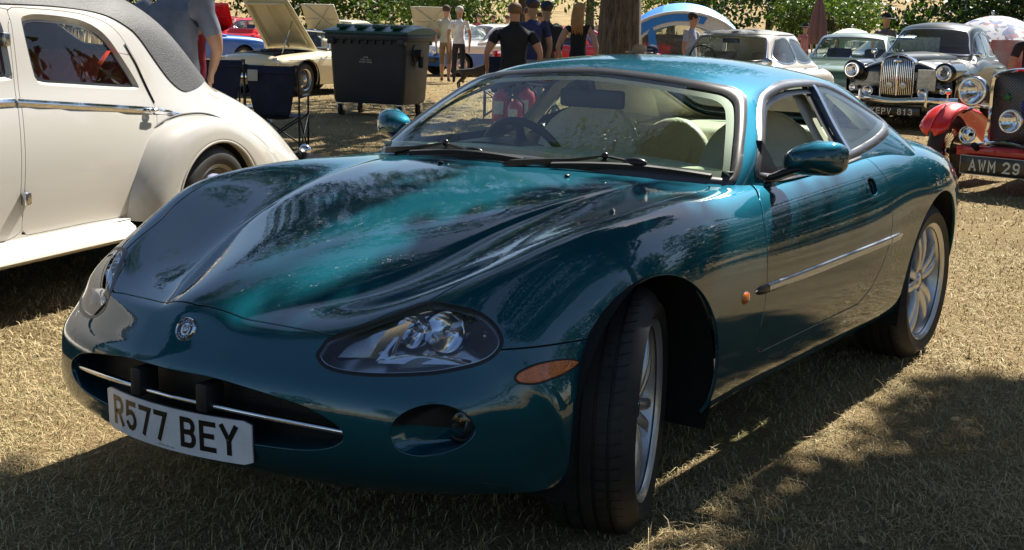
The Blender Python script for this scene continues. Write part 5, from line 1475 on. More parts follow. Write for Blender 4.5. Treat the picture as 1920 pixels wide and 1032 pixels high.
def body_net(front, stations, rear, zb):
    """front/rear = (x, w, ztop, bulge): closes the ends with rounded plan; stations=[(x, w, ztop[, kw])]"""
    S = []
    def end(x, w, zt, bulge, sgn):
        out = []
        for zz, dx in ((zb, .10), (zb + (zt - zb) * .30, .02), (zb + (zt - zb) * .62, .0), (zb + (zt - zb) * .86, .02)):
            row = []
            ys = [0, .45, .75, .90, .975, 1, .995, .975, .95]
            for k, f in enumerate(ys):
                y = f * w
                if k <= 4:
                    row.append([x - sgn * (dx + bulge * (f ** 3)), y * (.97 if k == 4 else 1), zz])
                else:
                    q = (k - 4) / 4.0
                    row.append([x - sgn * (dx + bulge + .06 * q + .03), y, zz + (zb - zz) * q * .9])
            out.append(row)
        return out
    fe = end(*front, 1)
    S += fe
    for st in stations:
        x, w, zt = st[:3]; kw = st[3] if len(st) > 3 else {}
        S.append([[x, y, z] for y, z in sec(w, zt, zb, **kw)])
    S += end(*rear, -1)[::-1]
    return np.array(S, float)

def cabin_net(st):
    """st=[(xc, zc, wtop, ztop_side, xs, wbelt, zbelt)]: centre point, roof edge, belt"""
    S = []
    for (xc, zc, wt, zs, xs, wb, zbelt) in st:
        S.append([[xc, 0, zc], [xc + (xs - xc) * .1, wt * .40, zc - (zc - zs) * .12], [xc + (xs - xc) * .35, wt * .75, zc - (zc - zs) * .42], [xc + (xs - xc) * .8, wt * .96, zs + (zc - zs) * .22], [xs, wt * 1.02, zs - .05], [xs, wt * .45 + wb * .55, (zs + zbelt) / 2 - .01], [xs, wb, zbelt], [xs, wb + .01, zbelt - .08]])
    return np.array(S, float)

def upn(m):
    if m['n'][:, 2].mean() < 0: m['n'] *= -1; m['f'] = m['f'][:, ::-1]
    return m

def lamp(parent, loc, r, name='headlight', d=(1, 0, 0), rim='chrome', lens='lens', refl='reflector', deep=.5):
    M = Matrix.Translation(Vector(loc)) @ Vector(d).to_track_quat('Z', 'Y').to_matrix().to_4x4()
    a = MB(); a.lathe([(0, -r * deep)] + [(r * t, -r * deep + r * deep * t * t) for t in (.3, .6, .85, .97)], 28, M)
    o = a.build(name, refl, parent, sharp=0)
    b = MB(); b.lathe([(r * .95, .004), (r * 1.05, .008), (r * 1.14, -.002), (r * 1.14, -r * .5)], 28, M); b.build('lamp_rim', rim, o, sharp=0)
    c = MB(); c.lathe([(0, .016)] + [(r * t, .016 - .014 * t * t) for t in (.4, .7, 1)], 28, M); c.build('lamp_glass', lens, o, recalc=False)
    return o

def car_wheel(parent, x, y, R, W=.17, rim=None, side=1, cap='chrome', rz=0, rimmat='dull_chrome', z=None, spokes=0, capr=.5):
    rim = rim or R * .60; h = W / 2
    w, yo = wheel_parts(parent, R, W, rim, side=side, tread=False, mat=rimmat, loc=(x, y, z if z else R), rz=rz)
    a = MB()
    if spokes:
        for k in range(spokes):
            an = k * 2 * PI / spokes
            a.tube([(0.03 * math.cos(an), side * (h - .01), .03 * math.sin(an)), (rim * .97 * math.cos(an + .5), side * (h - .05), rim * .97 * math.sin(an + .5))], .004, 5)
        so = a.build('wire_spokes', rimmat, w); so['kind'] = 'stuff'
        a = MB(); a.lathe([(0, side * (h + .02)), (.03, side * (h + .015)), (.045, side * (h - .02))], 20, axis='y'); a.build('hub_cap', cap, w, sharp=0)
    else:
        a.lathe([(rim * .97, side * (h - .03)), (rim * .8, side * (h - .05)), (rim * .6, side * (h - .035)), (rim * .5, side * (h - .03)), (.0, side * (h - .03))], 40, axis='y'); a.build('wheel_disc', rimmat, w, sharp=0)
        b = MB(); c = rim * capr; b.lathe([(0, side * (h + .018)), (c * .4, side * (h + .014)), (c * .8, side * (h - .002)), (c, side * (h - .025)), (c * 1.02, side * (h - .035))], 36, axis='y'); b.build('hub_cap', cap, w, sharp=0)
    return w

def shell_car(label, loc, rz, net, cab, paint, name='parked_car', cat='car', arches=(), zb=.28, sidewin=None, ws=None, rw=None, roofpaint=None, glassmat='car_glass', doors=(), fitg=2, group=None, bonnet=None, paint_low=None, low=None, wheels=None, seats=True, cap=None):
    root = thing(name, label, cat, (loc[0], loc[1], ground_z(*loc)), rz, group)
    H = upn(gridmesh(fair(surf(net, 5, 4, fit=2), 16)))
    for (ax, az, ar) in arches:
        H = clip(H, np.where(H['v'][:, 1] > .35, np.hypot(H['v'][:, 0] - ax, H['v'][:, 2] - az) - ar, .3))
    if bonnet is not None:
        s = lambda v: np.where(v[:, 2] > bonnet[1], sdpoly(v[:, :2], bonnet[0]), -.2)
        H = clip(H, -s(H['v']))
    gaps = np.ones(len(H['v']))
    def both(m, d=.012): 
        m = flange(m, d); return join(m, mirror(m))
    if low is not None:
        up = clip(H, H['v'][:, 2] - low(H['v'])); dn = clip(H, low(H['v']) - H['v'][:, 2])
        b = npmesh('body', both(up), paint, root); npmesh('lower_body', both(dn), paint_low, root)
    else:
        for x in doors:
            pass
        if doors:
            pieces = []; cur = H
            s = np.where(H['v'][:, 1] > .4, sdpoly(H['v'][:, [0, 2]], doors[0]), -.2)
            rest = clip(H, -s - .004)
            for dpoly in doors[1:]:
                rest = clip(rest, -np.where(rest['v'][:, 1] > .4, sdpoly(rest['v'][:, [0, 2]], dpoly), -.2) - .004)
            b = npmesh('body', both(rest), paint, root)
            for dpoly in doors:
                dm = clip(H, np.where(H['v'][:, 1] > .4, sdpoly(H['v'][:, [0, 2]], dpoly), -.2) - .002)
                dm = flange(dm); npmesh('door', dm, paint, root); npmesh('door', mirror(dm), paint, root)
            inn = offset(H, -.014); npmesh('inner_shell', join(inn, mirror(inn)), 'under', root)
        else:
            b = npmesh('body', both(H), paint, root)
    if cab is not None:
        G = upn(gridmesh(fair(surf(cab, 5, 5, fit=3), 8)))
        wsf = (lambda v: np.where(v[:, 0] > ws[1], sdpoly(v[:, 1:3], ws[0]), -.2)) if ws else None
        rwf = (lambda v: np.where(v[:, 0] < rw[1], sdpoly(v[:, 1:3], rw[0]), -.2)) if rw else None
        R = G
        fl = [f for f in (wsf, rwf) if f] + [(lambda v, p=p: np.where(v[:, 1] > .35, sdpoly(v[:, [0, 2]], p), -.2)) for p in (sidewin or [])]
        for f in fl: R = clip(R, -f(R['v']))
        npmesh('roof', both(R), roofpaint or paint, root)
        if cap:
            cp = clip(R, R['v'][:, 2] - cap[0]); cp = offset(cp, .006); npmesh('vinyl_roof', join(cp, mirror(cp)), cap[1], root)
        pi = offset(R, -.03); npmesh('headlining', join(pi, mirror(pi)), 'headlining', root)
        for i, f in enumerate(fl):
            g = clip(G, f(G['v']) + .002); nm = 'windscreen' if (wsf and i == 0) else ('rear_window' if (rwf and f is rwf) else 'side_window')
            sl = clip(g, -f(g['v']) + .012); sl = offset(sl, .006)
            g = offset(g, -.004)
            if nm == 'side_window':
                for sg in (1, -1):
                    q = npmesh(nm, g if sg == 1 else mirror(g), glassmat, root); npmesh('window_frame', sl if sg == 1 else mirror(sl), 'dull_chrome', q)
            else:
                q = npmesh(nm, join(g, mirror(g)), glassmat, root); npmesh('window_frame', join(sl, mirror(sl)), 'dull_chrome', q)
    for (wx, wy, wr, kw) in (wheels or []):
        for sg in (1, -1): car_wheel(root, wx, wy * sg, wr, side=sg, **kw)
    fl_ = MB(); xs = [w_[0] for w_ in (wheels or [(1.3,), (-1.3,)])]; fl_.box(min(xs) - .5, max(xs) + .4, -.55, .55, zb - .02, zb + .06); fl_.build('floor_pan', 'under', root)
    for ax, az, ar in arches:
        for sg in (1, -1):
            ac = MB(); ac.loft([[(ax + ar * 1.02 * math.cos(a), y * sg, az + ar * 1.02 * math.sin(a)) for y in (.30, .78)] for a in np.linspace(-.3, PI + .3, 14)], closed=False, caps=False); ac.build('wheel_arch', 'under', root)
    return root, H

def plate(root, x, z, text, w=.52, h=.11, mat='plate_black', tmat='white_text', y=0, tilt=0, ch=.079, cw=.045, st=.013, rz=0, gap=.011, sp=.03):
    M = Matrix.Translation((x, y, z)) @ Euler((0, tilt, rz)).to_matrix().to_4x4()
    p = MB(); p.rbox(-.008, 0, -w / 2, w / 2, -h / 2, h / 2, .003, M); o = p.build('number_plate', mat, root)
    letters('plate_character', o, tmat, text, ch, cw, st, gap, lambda u, v, d: tuple(M @ Vector((.001 + d, u, v))), sp)
    return o

def ellipse_ring(mb, c, rx, rz, r, n=20, axis='x'):
    mb.tube([(c[0], c[1] + rx * math.cos(a), c[2] + rz * math.sin(a)) for a in np.linspace(0, 2 * PI, n + 1)[:-1]], r, 6, closed=True)

# ---- cream vintage saloon on the left (origin on the ground below its rear axle line, x forward)
def cream_saloon():
    az = rad(13.5)
    root = thing('vintage_saloon', 'cream vintage saloon with black vinyl roof and red leather seats at the left edge', 'car', (-1.127, -3.568, 0), az)
    def st(x, top, side): return [[x, y, z] for y, z in top + side]
    S = []
    full = [(.665, 1.06), (.705, .955), (.755, .77), (.772, .55), (.76, .37)]
    for x in (2.6, 2.0, 1.4, .9): S.append(st(x, [(0, 1.585), (.22, 1.575), (.42, 1.53), (.55, 1.435), (.605, 1.30)], full))
    S.append(st(.5, [(0, 1.58), (.22, 1.57), (.42, 1.522), (.548, 1.425), (.603, 1.29)], full))
    S.append(st(.15, [(0, 1.56), (.22, 1.55), (.415, 1.50), (.54, 1.395), (.60, 1.265)], [(.66, 1.05), (.70, .945), (.75, .76), (.768, .55), (.757, .37)]))
    S.append(st(-.15, [(0, 1.52), (.21, 1.508), (.405, 1.452), (.53, 1.345), (.59, 1.225)], [(.65, 1.035), (.69, .925), (.74, .75), (.762, .55), (.752, .37)]))
    S.append(st(-.42, [(0, 1.545), (.205, 1.532), (.39, 1.475), (.515, 1.365), (.575, 1.235)], [(.635, 1.03), (.675, .91), (.727, .74), (.752, .54), (.745, .37)]))
    S.append(st(-.68, [(0, 1.50), (.20, 1.485), (.375, 1.425), (.49, 1.315), (.55, 1.19)], [(.61, 1.01), (.655, .89), (.70, .72), (.73, .53), (.73, .37)]))
    S.append(st(-.90, [(0, 1.425), (.19, 1.41), (.355, 1.345), (.465, 1.235), (.525, 1.12)], [(.58, .96), (.62, .85), (.67, .69), (.705, .52), (.71, .37)]))
    S.append(st(-1.08, [(0, 1.33), (.185, 1.312), (.335, 1.247), (.44, 1.145), (.50, 1.05)], [(.555, .92), (.59, .82), (.645, .67), (.685, .51), (.69, .37)]))
    S.append(st(-1.24, [(0, 1.205), (.18, 1.188), (.32, 1.125), (.42, 1.04), (.48, .97)], [(.53, .875), (.57, .79), (.62, .66), (.66, .505), (.675, .37)]))
    S.append(st(-1.37, [(0, 1.08), (.175, 1.068), (.31, 1.022), (.41, .962), (.47, .915)], [(.515, .83), (.55, .76), (.605, .64), (.645, .50), (.66, .37)]))
    S.append(st(-1.50, [(0, 1.00), (.17, .995), (.305, .968), (.40, .925), (.46, .88)], [(.50, .80), (.535, .73), (.59, .62), (.63, .49), (.645, .37)]))
    S.append(st(-1.75, [(0, .915), (.165, .91), (.295, .888), (.39, .85), (.445, .81)], [(.485, .745), (.515, .69), (.565, .59), (.60, .475), (.615, .37)]))
    S.append(st(-2.02, [(0, .80), (.155, .795), (.28, .775), (.37, .74), (.425, .705)], [(.46, .655), (.49, .605), (.53, .52), (.565, .44), (.58, .37)]))
    S.append(st(-2.26, [(0, .655), (.145, .65), (.26, .635), (.345, .61), (.39, .585)], [(.425, .55), (.45, .515), (.49, .46), (.515, .41), (.53, .37)]))
    S.append(st(-2.42, [(0, .49), (.135, .488), (.24, .48), (.32, .47), (.36, .46)], [(.395, .445), (.42, .43), (.45, .41), (.47, .385), (.485, .365)]))
    S.append(st(-2.48, [(0, .33), (.125, .33), (.225, .33), (.295, .332), (.335, .335)], [(.365, .34), (.39, .345), (.415, .35), (.435, .355), (.45, .36)]))
    H = upn(gridmesh(fair(surf(np.array(S), 8, 8, fit=2), 90)))
    W1 = smooth_closed([(.475, 1.33), (.44, 1.366), (.30, 1.376), (0, 1.352), (-.15, 1.29), (-.25, 1.16), (-.325, 1.03), (-.305, 1.003), (-.2, 1.005), (.2, 1.033), (.45, 1.053), (.48, 1.08)], 6)
    W2 = smooth_closed([(1.55, 1.37), (.80, 1.378), (.655, 1.37), (.612, 1.32), (.622, 1.12), (.66, 1.078), (1.0, 1.085), (1.55, 1.09), (1.62, 1.12), (1.62, 1.33)], 5)
    RWn = smooth_closed([(-.30, 1.43), (0, 1.44), (.30, 1.43), (.36, 1.38), (.34, 1.24), (.28, 1.20), (0, 1.19), (-.28, 1.20), (-.34, 1.24), (-.36, 1.38)], 5)
    VIN = np.concatenate([[(3, 1.435), (1.6, 1.43)], smooth_open([(1.0, 1.425), (.58, 1.418), (.2, 1.414), (-.19, 1.39), (-.37, 1.325), (-.457, 1.262), (-.56, 1.14), (-.67, 1.03), (-.79, .975), (-.92, .975), (-1.05, .99), (-1.25, 1.02), (-1.45, 1.03)], 4), [(-1.7, 1.1), (-1.6, 2), (3, 2)]])
    VIN[1:-3] = VIN[1:-3]
    DR = smooth_closed([(.735, .40), (.72, .55), (.672, .80), (.627, .97), (.58, 1.15), (.548, 1.32), (.53, 1.398), (.35, 1.40), (.1, 1.392), (-.12, 1.37), (-.26, 1.31), (-.36, 1.15), (-.41, .98), (-.42, .90), (-.40, .83), (-.34, .74), (-.22, .60), (-.10, .45), (-.07, .385), (.3, .385), (.70, .385)], 4)
    DF = smooth_closed([(.76, .39), (.745, .55), (.697, .80), (.652, .97), (.605, 1.15), (.573, 1.32), (.56, 1.398), (1.2, 1.41), (1.8, 1.40), (1.85, .9), (1.8, .39), (1.2, .385)], 4)
    sx = lambda p: (lambda v: np.where(v[:, 1] > .3, sdpoly(v[:, [0, 2]], p), -.2))
    w1, w2, dr, df = sx(W1), sx(W2), sx(DR), sx(DF)
    vi = lambda v: np.where(np.abs(v[:, 1]) > -1, sdpoly(v[:, [0, 2]], VIN), -.2)
    rw = lambda v: np.where(v[:, 0] < .2, sdpoly(v[:, 1:3], RWn), -.2)
    B = clip(H, -rw(H['v'])); B = clip(B, -w1(B['v'])); B = clip(B, -w2(B['v']))
    arch = lambda v: np.where(v[:, 1] > .3, np.hypot(v[:, 0] + .765, v[:, 2] - .34) - .40, .3)
    B = clip(B, arch(B['v']))
    VT = clip(B, vi(B['v'])); B = clip(B, -vi(B['v']))
    D1 = clip(B, dr(B['v']) - .003); B = clip(B, -dr(B['v']) - .003); D2 = clip(B, df(B['v']) - .003); B = clip(B, -df(B['v']) - .003)
    both = lambda m: (lambda q: join(q, mirror(q)))(flange(m))
    npmesh('body', both(B), 'cream_paint', root)
    VT = offset(VT, .006); npmesh('vinyl_roof', both(VT), 'vinyl', root)
    dn = npmesh('door', flange(D1), 'cream_paint', root); npmesh('door', mirror(flange(D1)), 'cream_paint', root)
    dq = npmesh('door', flange(D2), 'cream_paint', root); npmesh('door', mirror(flange(D2)), 'cream_paint', root)
    inn = clip(H, -w1(H['v']) - .004); inn = clip(inn, -w2(inn['v']) - .004); inn = clip(inn, -rw(inn['v']) - .004); inn = clip(inn, arch(inn['v'])); inn = offset(inn, -.03)
    npmesh('interior_trim', join(inn, mirror(inn)), P('claret_trim', (.085, .022, .020), .8, noise=.3), root)
    in2 = offset(clip(clip(clip(H, -w1(H['v']) - .002), -w2(clip(H, -w1(H['v']) - .002)['v']) - .002), .9 - clip(clip(H, -w1(H['v']) - .002), -w2(clip(H, -w1(H['v']) - .002)['v']) - .002)['v'][:, 2]), -.014); npmesh('inner_shell', join(in2, mirror(in2)), 'under', root)
    for sg in (1, -1):
        f_ = (lambda m: m) if sg == 1 else mirror
        for w_, dd in ((w1, dn), (w2, dq)):
            gl = offset(clip(H, w_(H['v']) + .004), -.022); g = npmesh('side_window', f_(gl), 'old_glass', root)
            fr = clip(H, w_(H['v']) + .0); fr = clip(fr, -w_(fr['v']) + .022); ss = w_(fr['v']); fr['v'] = fr['v'] - fr['n'] * (.022 * np.clip(ss / .022, 0, 1))[:, None]; q = f_(fr); q['n'] = None
            npmesh('window_frame', q, 'cream_paint', g)
            f2 = clip(H, w_(H['v']) - .020); f2 = clip(f2, -w_(f2['v']) + .032); f2 = offset(f2, -.019); npmesh('window_channel', f_(f2), 'trim', g)
        # wing: bulging arch panel
        WN = MB(); rings = []
        outer = [(-.03, .36), (-.05, .50), (-.14, .64), (-.29, .765), (-.49, .835), (-.70, .852), (-.93, .835), (-1.18, .765), (-1.42, .665), (-1.62, .55), (-1.76, .44), (-1.82, .36)]
        outer = smooth_open(outer, 5); n = len(outer)
        for i, (ox, oz) in enumerate(outer):
            t = i / (n - 1); a = PI * (-.04 + 1.08 * t)
            ix, iz = -.765 + .435 * math.cos(a), .335 + .378 * math.sin(a)
            iz = max(iz, .30)
            yb = .74 - .05 * t - .10 * t * t
            ring = []
            for u, yy in ((0, yb - .06), (.03, yb - .01), (.12, yb + .045), (.28, .815 - .02 * t), (.5, .852 - .03 * t), (.72, .868 - .035 * t), (.9, .872 - .035 * t), (.97, .874 - .035 * t), (1.0, .868 - .035 * t), (1.0, .80)):
                # keep the crown round: inner part lower than a straight chord
                px_, pz_ = ox + (ix - ox) * u, oz + (iz - oz) * u
                up_ = .05 * math.sin(min(1, u * 1.25) * PI) * math.sin(PI * min(1, max(0, t)))
                ring.append((px_, yy * sg, pz_ + up_ * .5))
            rings.append(ring)
        WN.loft(rings, closed=False); wo = WN.build('rear_wing', 'cream_paint', root, sharp=0)
        bead = MB(); bead.tube([(-.765 + .433 * math.cos(a), (.868 - .035 * (a / PI)) * sg, .335 + .376 * math.sin(a)) for a in np.linspace(-.1, PI + .1, 30)], .010, 6); bead.build('wing_bead', 'cream_paint', wo, sharp=0)
        # black piping where wing meets body
        pp = MB(); pp.tube([(outer[i][0], (.735 - .05 * (i / (n - 1)) - .10 * (i / (n - 1)) ** 2) * sg, outer[i][1] + .006) for i in range(2, int(n * .8))], .006, 6); pp.build('wing_piping', 'rubber', wo, sharp=0)
        ac = MB(); ac.loft([[(-.765 + .44 * math.cos(a), y * sg, .335 + .385 * math.sin(a)) for y in (.84, .45)] for a in np.linspace(-.3, PI + .3, 20)], closed=False); ac.add([(-1.2, .45 * sg, .1), (-.35, .45 * sg, .1), (-.35, .45 * sg, .78), (-1.2, .45 * sg, .78)], [(0, 1, 2, 3)]); ac.build('wheel_arch', 'under', root)
        # running board
        rb = MB(); rings = []
        for x in np.linspace(-.02, 2.6, 16):
            d_ = max(0, (.12 - x)) * .5
            rings.append([(x, .74 * sg, .375), (x, .80 * sg, .372), (x, (.865 - d_) * sg, .358), (x, (.90 - d_) * sg, .335), (x, (.905 - d_) * sg, .305), (x, (.88 - d_) * sg, .285), (x, .74 * sg, .28)])
        rb.loft(rings); rb.build('running_board', 'white_paint', root, sharp=50)
        # chrome waist moulding: main length + tapering end piece
        def ys(x, z):
            vv = H['v']; k = np.argmin((vv[:, 0] - x) ** 2 + (vv[:, 2] - z) ** 2 + np.where(vv[:, 1] > .4, 0, 9)); return float(vv[k, 1])
        for xa, xb, za, zb_, e in ((2.3, .672, 1.0, .982, 0), (.655, -.375, .981, .893, 0), (-.395, -.80, .892, .838, 1)):
            m = MB(); rg = []
            for i in range(15):
                t = i / 14; x = xa + (xb - xa) * t; z = za + (zb_ - za) * t; tp = 1 - .85 * t if e else 1; y = ys(x, z)
                rg.append([(x, (y - .005) * sg, z - .020 * tp), (x, (y + .010 * tp) * sg, z - .017 * tp), (x, (y + .013 * tp) * sg, z - .004), (x, (y + .006 * tp) * sg, z + .001), (x, (y + .013 * tp) * sg, z + .006 * tp), (x, (y + .010 * tp) * sg, z + .017 * tp), (x, (y - .005) * sg, z + .020 * tp)])
            m.loft(rg); m.build('chrome_moulding', 'chrome', root, sharp=60)
        kb = MB(); kb.sphere((-.335, (ys(-.335, .895) + .022) * sg, .897), .017, 14, 8, (2.2, .8, .8)); kb.tube([(-.30, (ys(-.33, .895) + .045) * sg, .897), (-.36, (ys(-.33, .895) + .045) * sg, .897), (-.40, (ys(-.4, .895) + .045) * sg, .893)], [.010, .011, .007], 10); kb.cyl((-.33, ys(-.33, .895) * sg, .897), (-.33, (ys(-.33, .895) + .045) * sg, .897), .009, n=10); kb.build('door_handle', 'chrome', dn if sg == 1 else root, sharp=0)
        for z in (1.26, .555):
            hx = .635 if z > 1 else .728
            y = ys(hx, z); hb = MB(); hb.rbox(hx - .030, hx + .012, min((y - .01) * sg, (y + .028) * sg), max((y - .01) * sg, (y + .028) * sg), z - .030, z + .030, .006); hb.build('door_hinge', 'dull_chrome', dn if sg == 1 else root)
        sl = MB(); pts = [(-.30, 1.235), (-.355, 1.13), (-.40, 1.0), (-.425, .93)]
        sl.tube([(a, (ys(a, b) + .001) * sg, b) for a, b in pts], [.003, .006, .006, .004], 6); sl.build('drain_slot', 'trim', root)
        car_wheel(root, -.765, .765 * sg, .345, W=.16, rim=.235, side=sg, rimmat=MATS.get('wheel_dark') or P('wheel_dark', (.16, .15, .14), .35, coat=.5), capr=.84)
        # bumper iron and over-rider ball
        bi = MB(); bi.tube([(-2.25, .30 * sg, .45), (-2.42, .34 * sg, .47), (-2.50, .42 * sg, .47)], .024, 8); bi.build('bumper_bracket', 'trim', root)
        ob = MB(); ob.tube([(-2.50, .42 * sg, .34), (-2.50, .42 * sg, .46)], [.022, .026], 10); ob.sphere((-2.50, .42 * sg, .50), .042, 18, 12); ob.build('overrider', 'chrome', root, sharp=0)
    bu = MB(); bu.loft([[(x, y, z + dz) for dz, dx_ in ((-.05, 0), (-.03, .0), (.0, 0), (.03, 0), (.05, 0)) for x in [xx - .018 * math.cos(dz / .05 * PI / 2)]] for xx, y, z in [(-2.47 + .10 * (abs(t) / .72) ** 3, t, .44) for t in np.linspace(-.72, .72, 25)]], closed=False); bu.build('rear_bumper', 'chrome', root, sharp=0)
    gw = clip(H, rw(H['v']) + .004); gw = offset(gw, -.02); npmesh('rear_window', join(gw, mirror(gw)), 'old_glass', root)
    # seats: pleated red leather bench, front bench, door caps
    bs = MB(); rows = []
    for y in np.linspace(-.60, .60, 97):
        pl = .016 * abs(math.cos(y / .065 * PI / 1.0)) ** .5
        e = 1 - .25 * (abs(y) / .6) ** 4
        rows.append([(-.30 - .0 * e, y, .40), (.12 + pl, y, .62), (.06 + pl, y, .85), (-.03 + pl, y, 1.02), (-.09 + pl, y, 1.12), (-.17 + pl * .5, y, 1.185 + pl), (-.32, y, 1.18), (-.40, y, .95)])
    bs.loft(rows, closed=False, caps=False); bs.build('rear_seat', 'red_leather', root, sharp=0)
    bc = MB(); rows = []
    for y in np.linspace(-.60, .60, 97):
        pl = .012 * abs(math.cos(y / .065 * PI)) ** .5
        rows.append([(.10, y, .60), (.35, y, .66 + pl), (.55, y, .66 + pl), (.60, y, .60), (.60, y, .40)])
    bc.loft(rows, closed=False, caps=False); bc.build('rear_seat_cushion', 'red_leather', root, sharp=0)
    for y in (-.32, .32):
        fs = MB(); fs.rbox(1.15, 1.30, y - .27, y + .27, .60, 1.14, .06); fs.rbox(1.3, 1.75, y - .27, y + .27, .50, .66, .05); fs.build('front_seat', 'red_leather', root, sharp=0, sub=1)
    ps = MB(); ps.rbox(-.75, -.30, -.50, .50, .96, .99, .01); ps.build('parcel_shelf', P('claret_trim', (.1, .03, .03), .8), root)
    # a passenger's head can be made out through the glass
    fl_ = MB(); fl_.box(-1.6, 2.5, -.6, .6, .28, .34); fl_.build('floor_pan', 'under', root)
    return root

def wolseley():
    x, y = (-16.81, -3.70)
    face = math.atan2(CAM[1] - y, CAM[0] - x) - rad(14)
    zb = .30
    net = body_net((.50, .80, .86, .10), [(.42, .80, 1.00, dict(crown=.14, sh=.05)), (.15, .83, 1.045, dict(crown=.15, sh=.05)), (-.25, .86, 1.07, dict(crown=.13, sh=.07)), (-.75, .87, 1.08, dict(crown=.11, sh=.08)), (-1.3, .87, 1.08), (-2.0, .87, 1.06), (-2.8, .86, 1.03), (-3.4, .83, .98), (-3.8, .80, .88)], (-4.15, .74, .78, .15), zb)
    wx = 0
    cab = cabin_net([(-.92, 1.02, .66, 1.0, -1.02, .78, .98), (-1.02, 1.10, .66, 1.08, -1.12, .78, 1.0), (-1.28, 1.36, .60, 1.30, -1.42, .77, 1.03), (-1.50, 1.55, .56, 1.46, -1.66, .75, 1.04), (-1.9, 1.60, .56, 1.50, -2.0, .74, 1.04), (-2.4, 1.60, .55, 1.49, -2.45, .74, 1.03), (-2.8, 1.53, .53, 1.42, -2.8, .73, 1.02), (-3.15, 1.33, .50, 1.24, -3.1, .72, 1.0), (-3.4, 1.08, .48, 1.04, -3.3, .70, .96), (-3.5, .98, .47, .95, -3.4, .69, .9)])
    ws = (smooth_closed([(0, 1.50), (.40, 1.48), (.52, 1.43), (.60, 1.22), (.64, 1.13), (.60, 1.10), (0, 1.115), (-.60, 1.10), (-.64, 1.13), (-.60, 1.22), (-.52, 1.43), (-.40, 1.48)], 4), -1.6)
    sw = [smooth_closed([(-1.62, 1.40), (-1.95, 1.44), (-1.98, 1.10), (-1.28, 1.09), (-1.40, 1.25)], 4), smooth_closed([(-2.06, 1.44), (-2.6, 1.41), (-2.74, 1.30), (-2.78, 1.10), (-2.05, 1.10)], 4)]
    lowf = lambda v: np.where(v[:, 0] > -.30, np.where(v[:, 1] > .36, 1.2, 1.2), .34) if False else .50 + .55 * np.clip((v[:, 0] + .55) / .5, 0, 1)
    root, H = shell_car('black and grey classic saloon with tall chrome grille and KEPV 813 plate', (x, y), face, net, cab, 'greygreen', 'classic_saloon', 'car', arches=((0, .36, .41), (-2.75, .36, .41)), zb=zb, sidewin=sw, ws=ws, paint_low='black_paint', low=lowf, wheels=((0, .68, .36, dict(W=.17, rimmat='black_paint')), (-2.75, .68, .36, dict(W=.17, rimmat='black_paint'))))
    # bonnet ridge + waterfall grille
    bo = MB(); rg = []
    for t in np.linspace(0, 1, 9):
        xx = .56 - 1.45 * t; w = .20 + .34 * t; z0 = 1.10 + .03 * math.sin(t * PI / 2)
        rg.append([(xx, -w, z0 - .16 - .02 * (1 - t)), (xx, -w * .92, z0 - .045), (xx, -w * .5, z0), (xx, 0, z0 + .018), (xx, w * .5, z0), (xx, w * .92, z0 - .045), (xx, w, z0 - .16 - .02 * (1 - t))])
    bo.loft(rg, closed=False); bo.build('bonnet', 'greygreen', root, sharp=0)
    GO = [(-.235, .44), (-.25, .70), (-.245, .95), (-.21, 1.04), (-.10, 1.09), (0, 1.105), (.10, 1.09), (.21, 1.04), (.245, .95), (.25, .70), (.235, .44), (.12, .415), (0, .405), (-.12, .415)]
    gs = MB(); gs.prism(GO, .40, .585, axis='x'); go = gs.build('radiator_grille', 'grille_black', root, sharp=40)
    gf = MB(); so = smooth_closed(GO, 4); gf.loft([[(.60, a * 1.0, b) for a, b in so], [(.615, a * .97, .75 + (b - .75) * .975) for a, b in so], [(.60, a * .90, .75 + (b - .75) * .93) for a, b in so], [(.57, a * .90, .75 + (b - .75) * .93) for a, b in so]], caps=False)
    gf.loft([[(.45, a * 1.02, .75 + (b - .75) * 1.02) for a, b in so], [(.60, a * 1.0, b) for a, b in so]], caps=False); gf.build('grille_surround', 'chrome', go, sharp=60)
    for k, yy in enumerate(np.linspace(-.205, .205, 16)):
        top = 1.05 - .25 * max(0, abs(yy) - .09) ** 1.3 * 2; v_ = MB(); v_.rbox(.585, .602, yy - .0055, yy + .0055, .445, top, .003); v_.build('grille_slat', 'chrome', go)
    cb = MB(); cb.rbox(.60, .618, -.012, .012, .42, 1.08, .004); cb.build('grille_centre_bar', 'chrome', go)
    bg = MB(); bg.sphere((.622, 0, 1.015), .05, 16, 8, (.3, 1.3, .7)); bg.build('grille_badge', 'dull_chrome', go, sharp=0)
    for yy in (-.10, .10):
        cg = MB(); cg.lathe([(0, .02), (.045, .018), (.05, 0)], 20, Matrix.Translation((.612, yy, .66)) @ Euler((0, PI / 2, 0)).to_matrix().to_4x4()); cg.build('club_badge', 'dull_chrome', go)
    for sg in (1, -1):
        # wing nacelles
        na = MB(); rg = []
        for t in np.linspace(0, 1, 8):
            xx = .60 - .9 * t; r = .145 + .03 * t
            rg.append([(xx - .03 * (1 - abs(math.sin(a))), (.66 + r * math.cos(a)) * sg, .86 - .02 * t + r * math.sin(a)) for a in np.linspace(0, 2 * PI, 21)[:-1]])
        na.loft(rg); na.build('front_wing', 'black_paint', root, sharp=0)
        lamp(root, (.63, .665 * sg, .86), .098)
        lamp(root, (.665, .40 * sg, .565), .068, 'spot_lamp')
        lamp(root, (.575, .66 * sg, .60), .040, 'side_lamp')
        bl = MB(); bl.tube([(.60, .72 * sg, 1.03), (.56, .72 * sg, 1.05), (.50, .72 * sg, 1.03)], [.006, .012, .006], 8); bl.build('wing_light', 'chrome', root)
        ovr = MB(); ovr.rbox(.73, .80, (.46 if sg > 0 else -.50), (.50 if sg > 0 else -.46), .36, .60, .02); ovr.build('overrider', 'chrome', root, sharp=0)
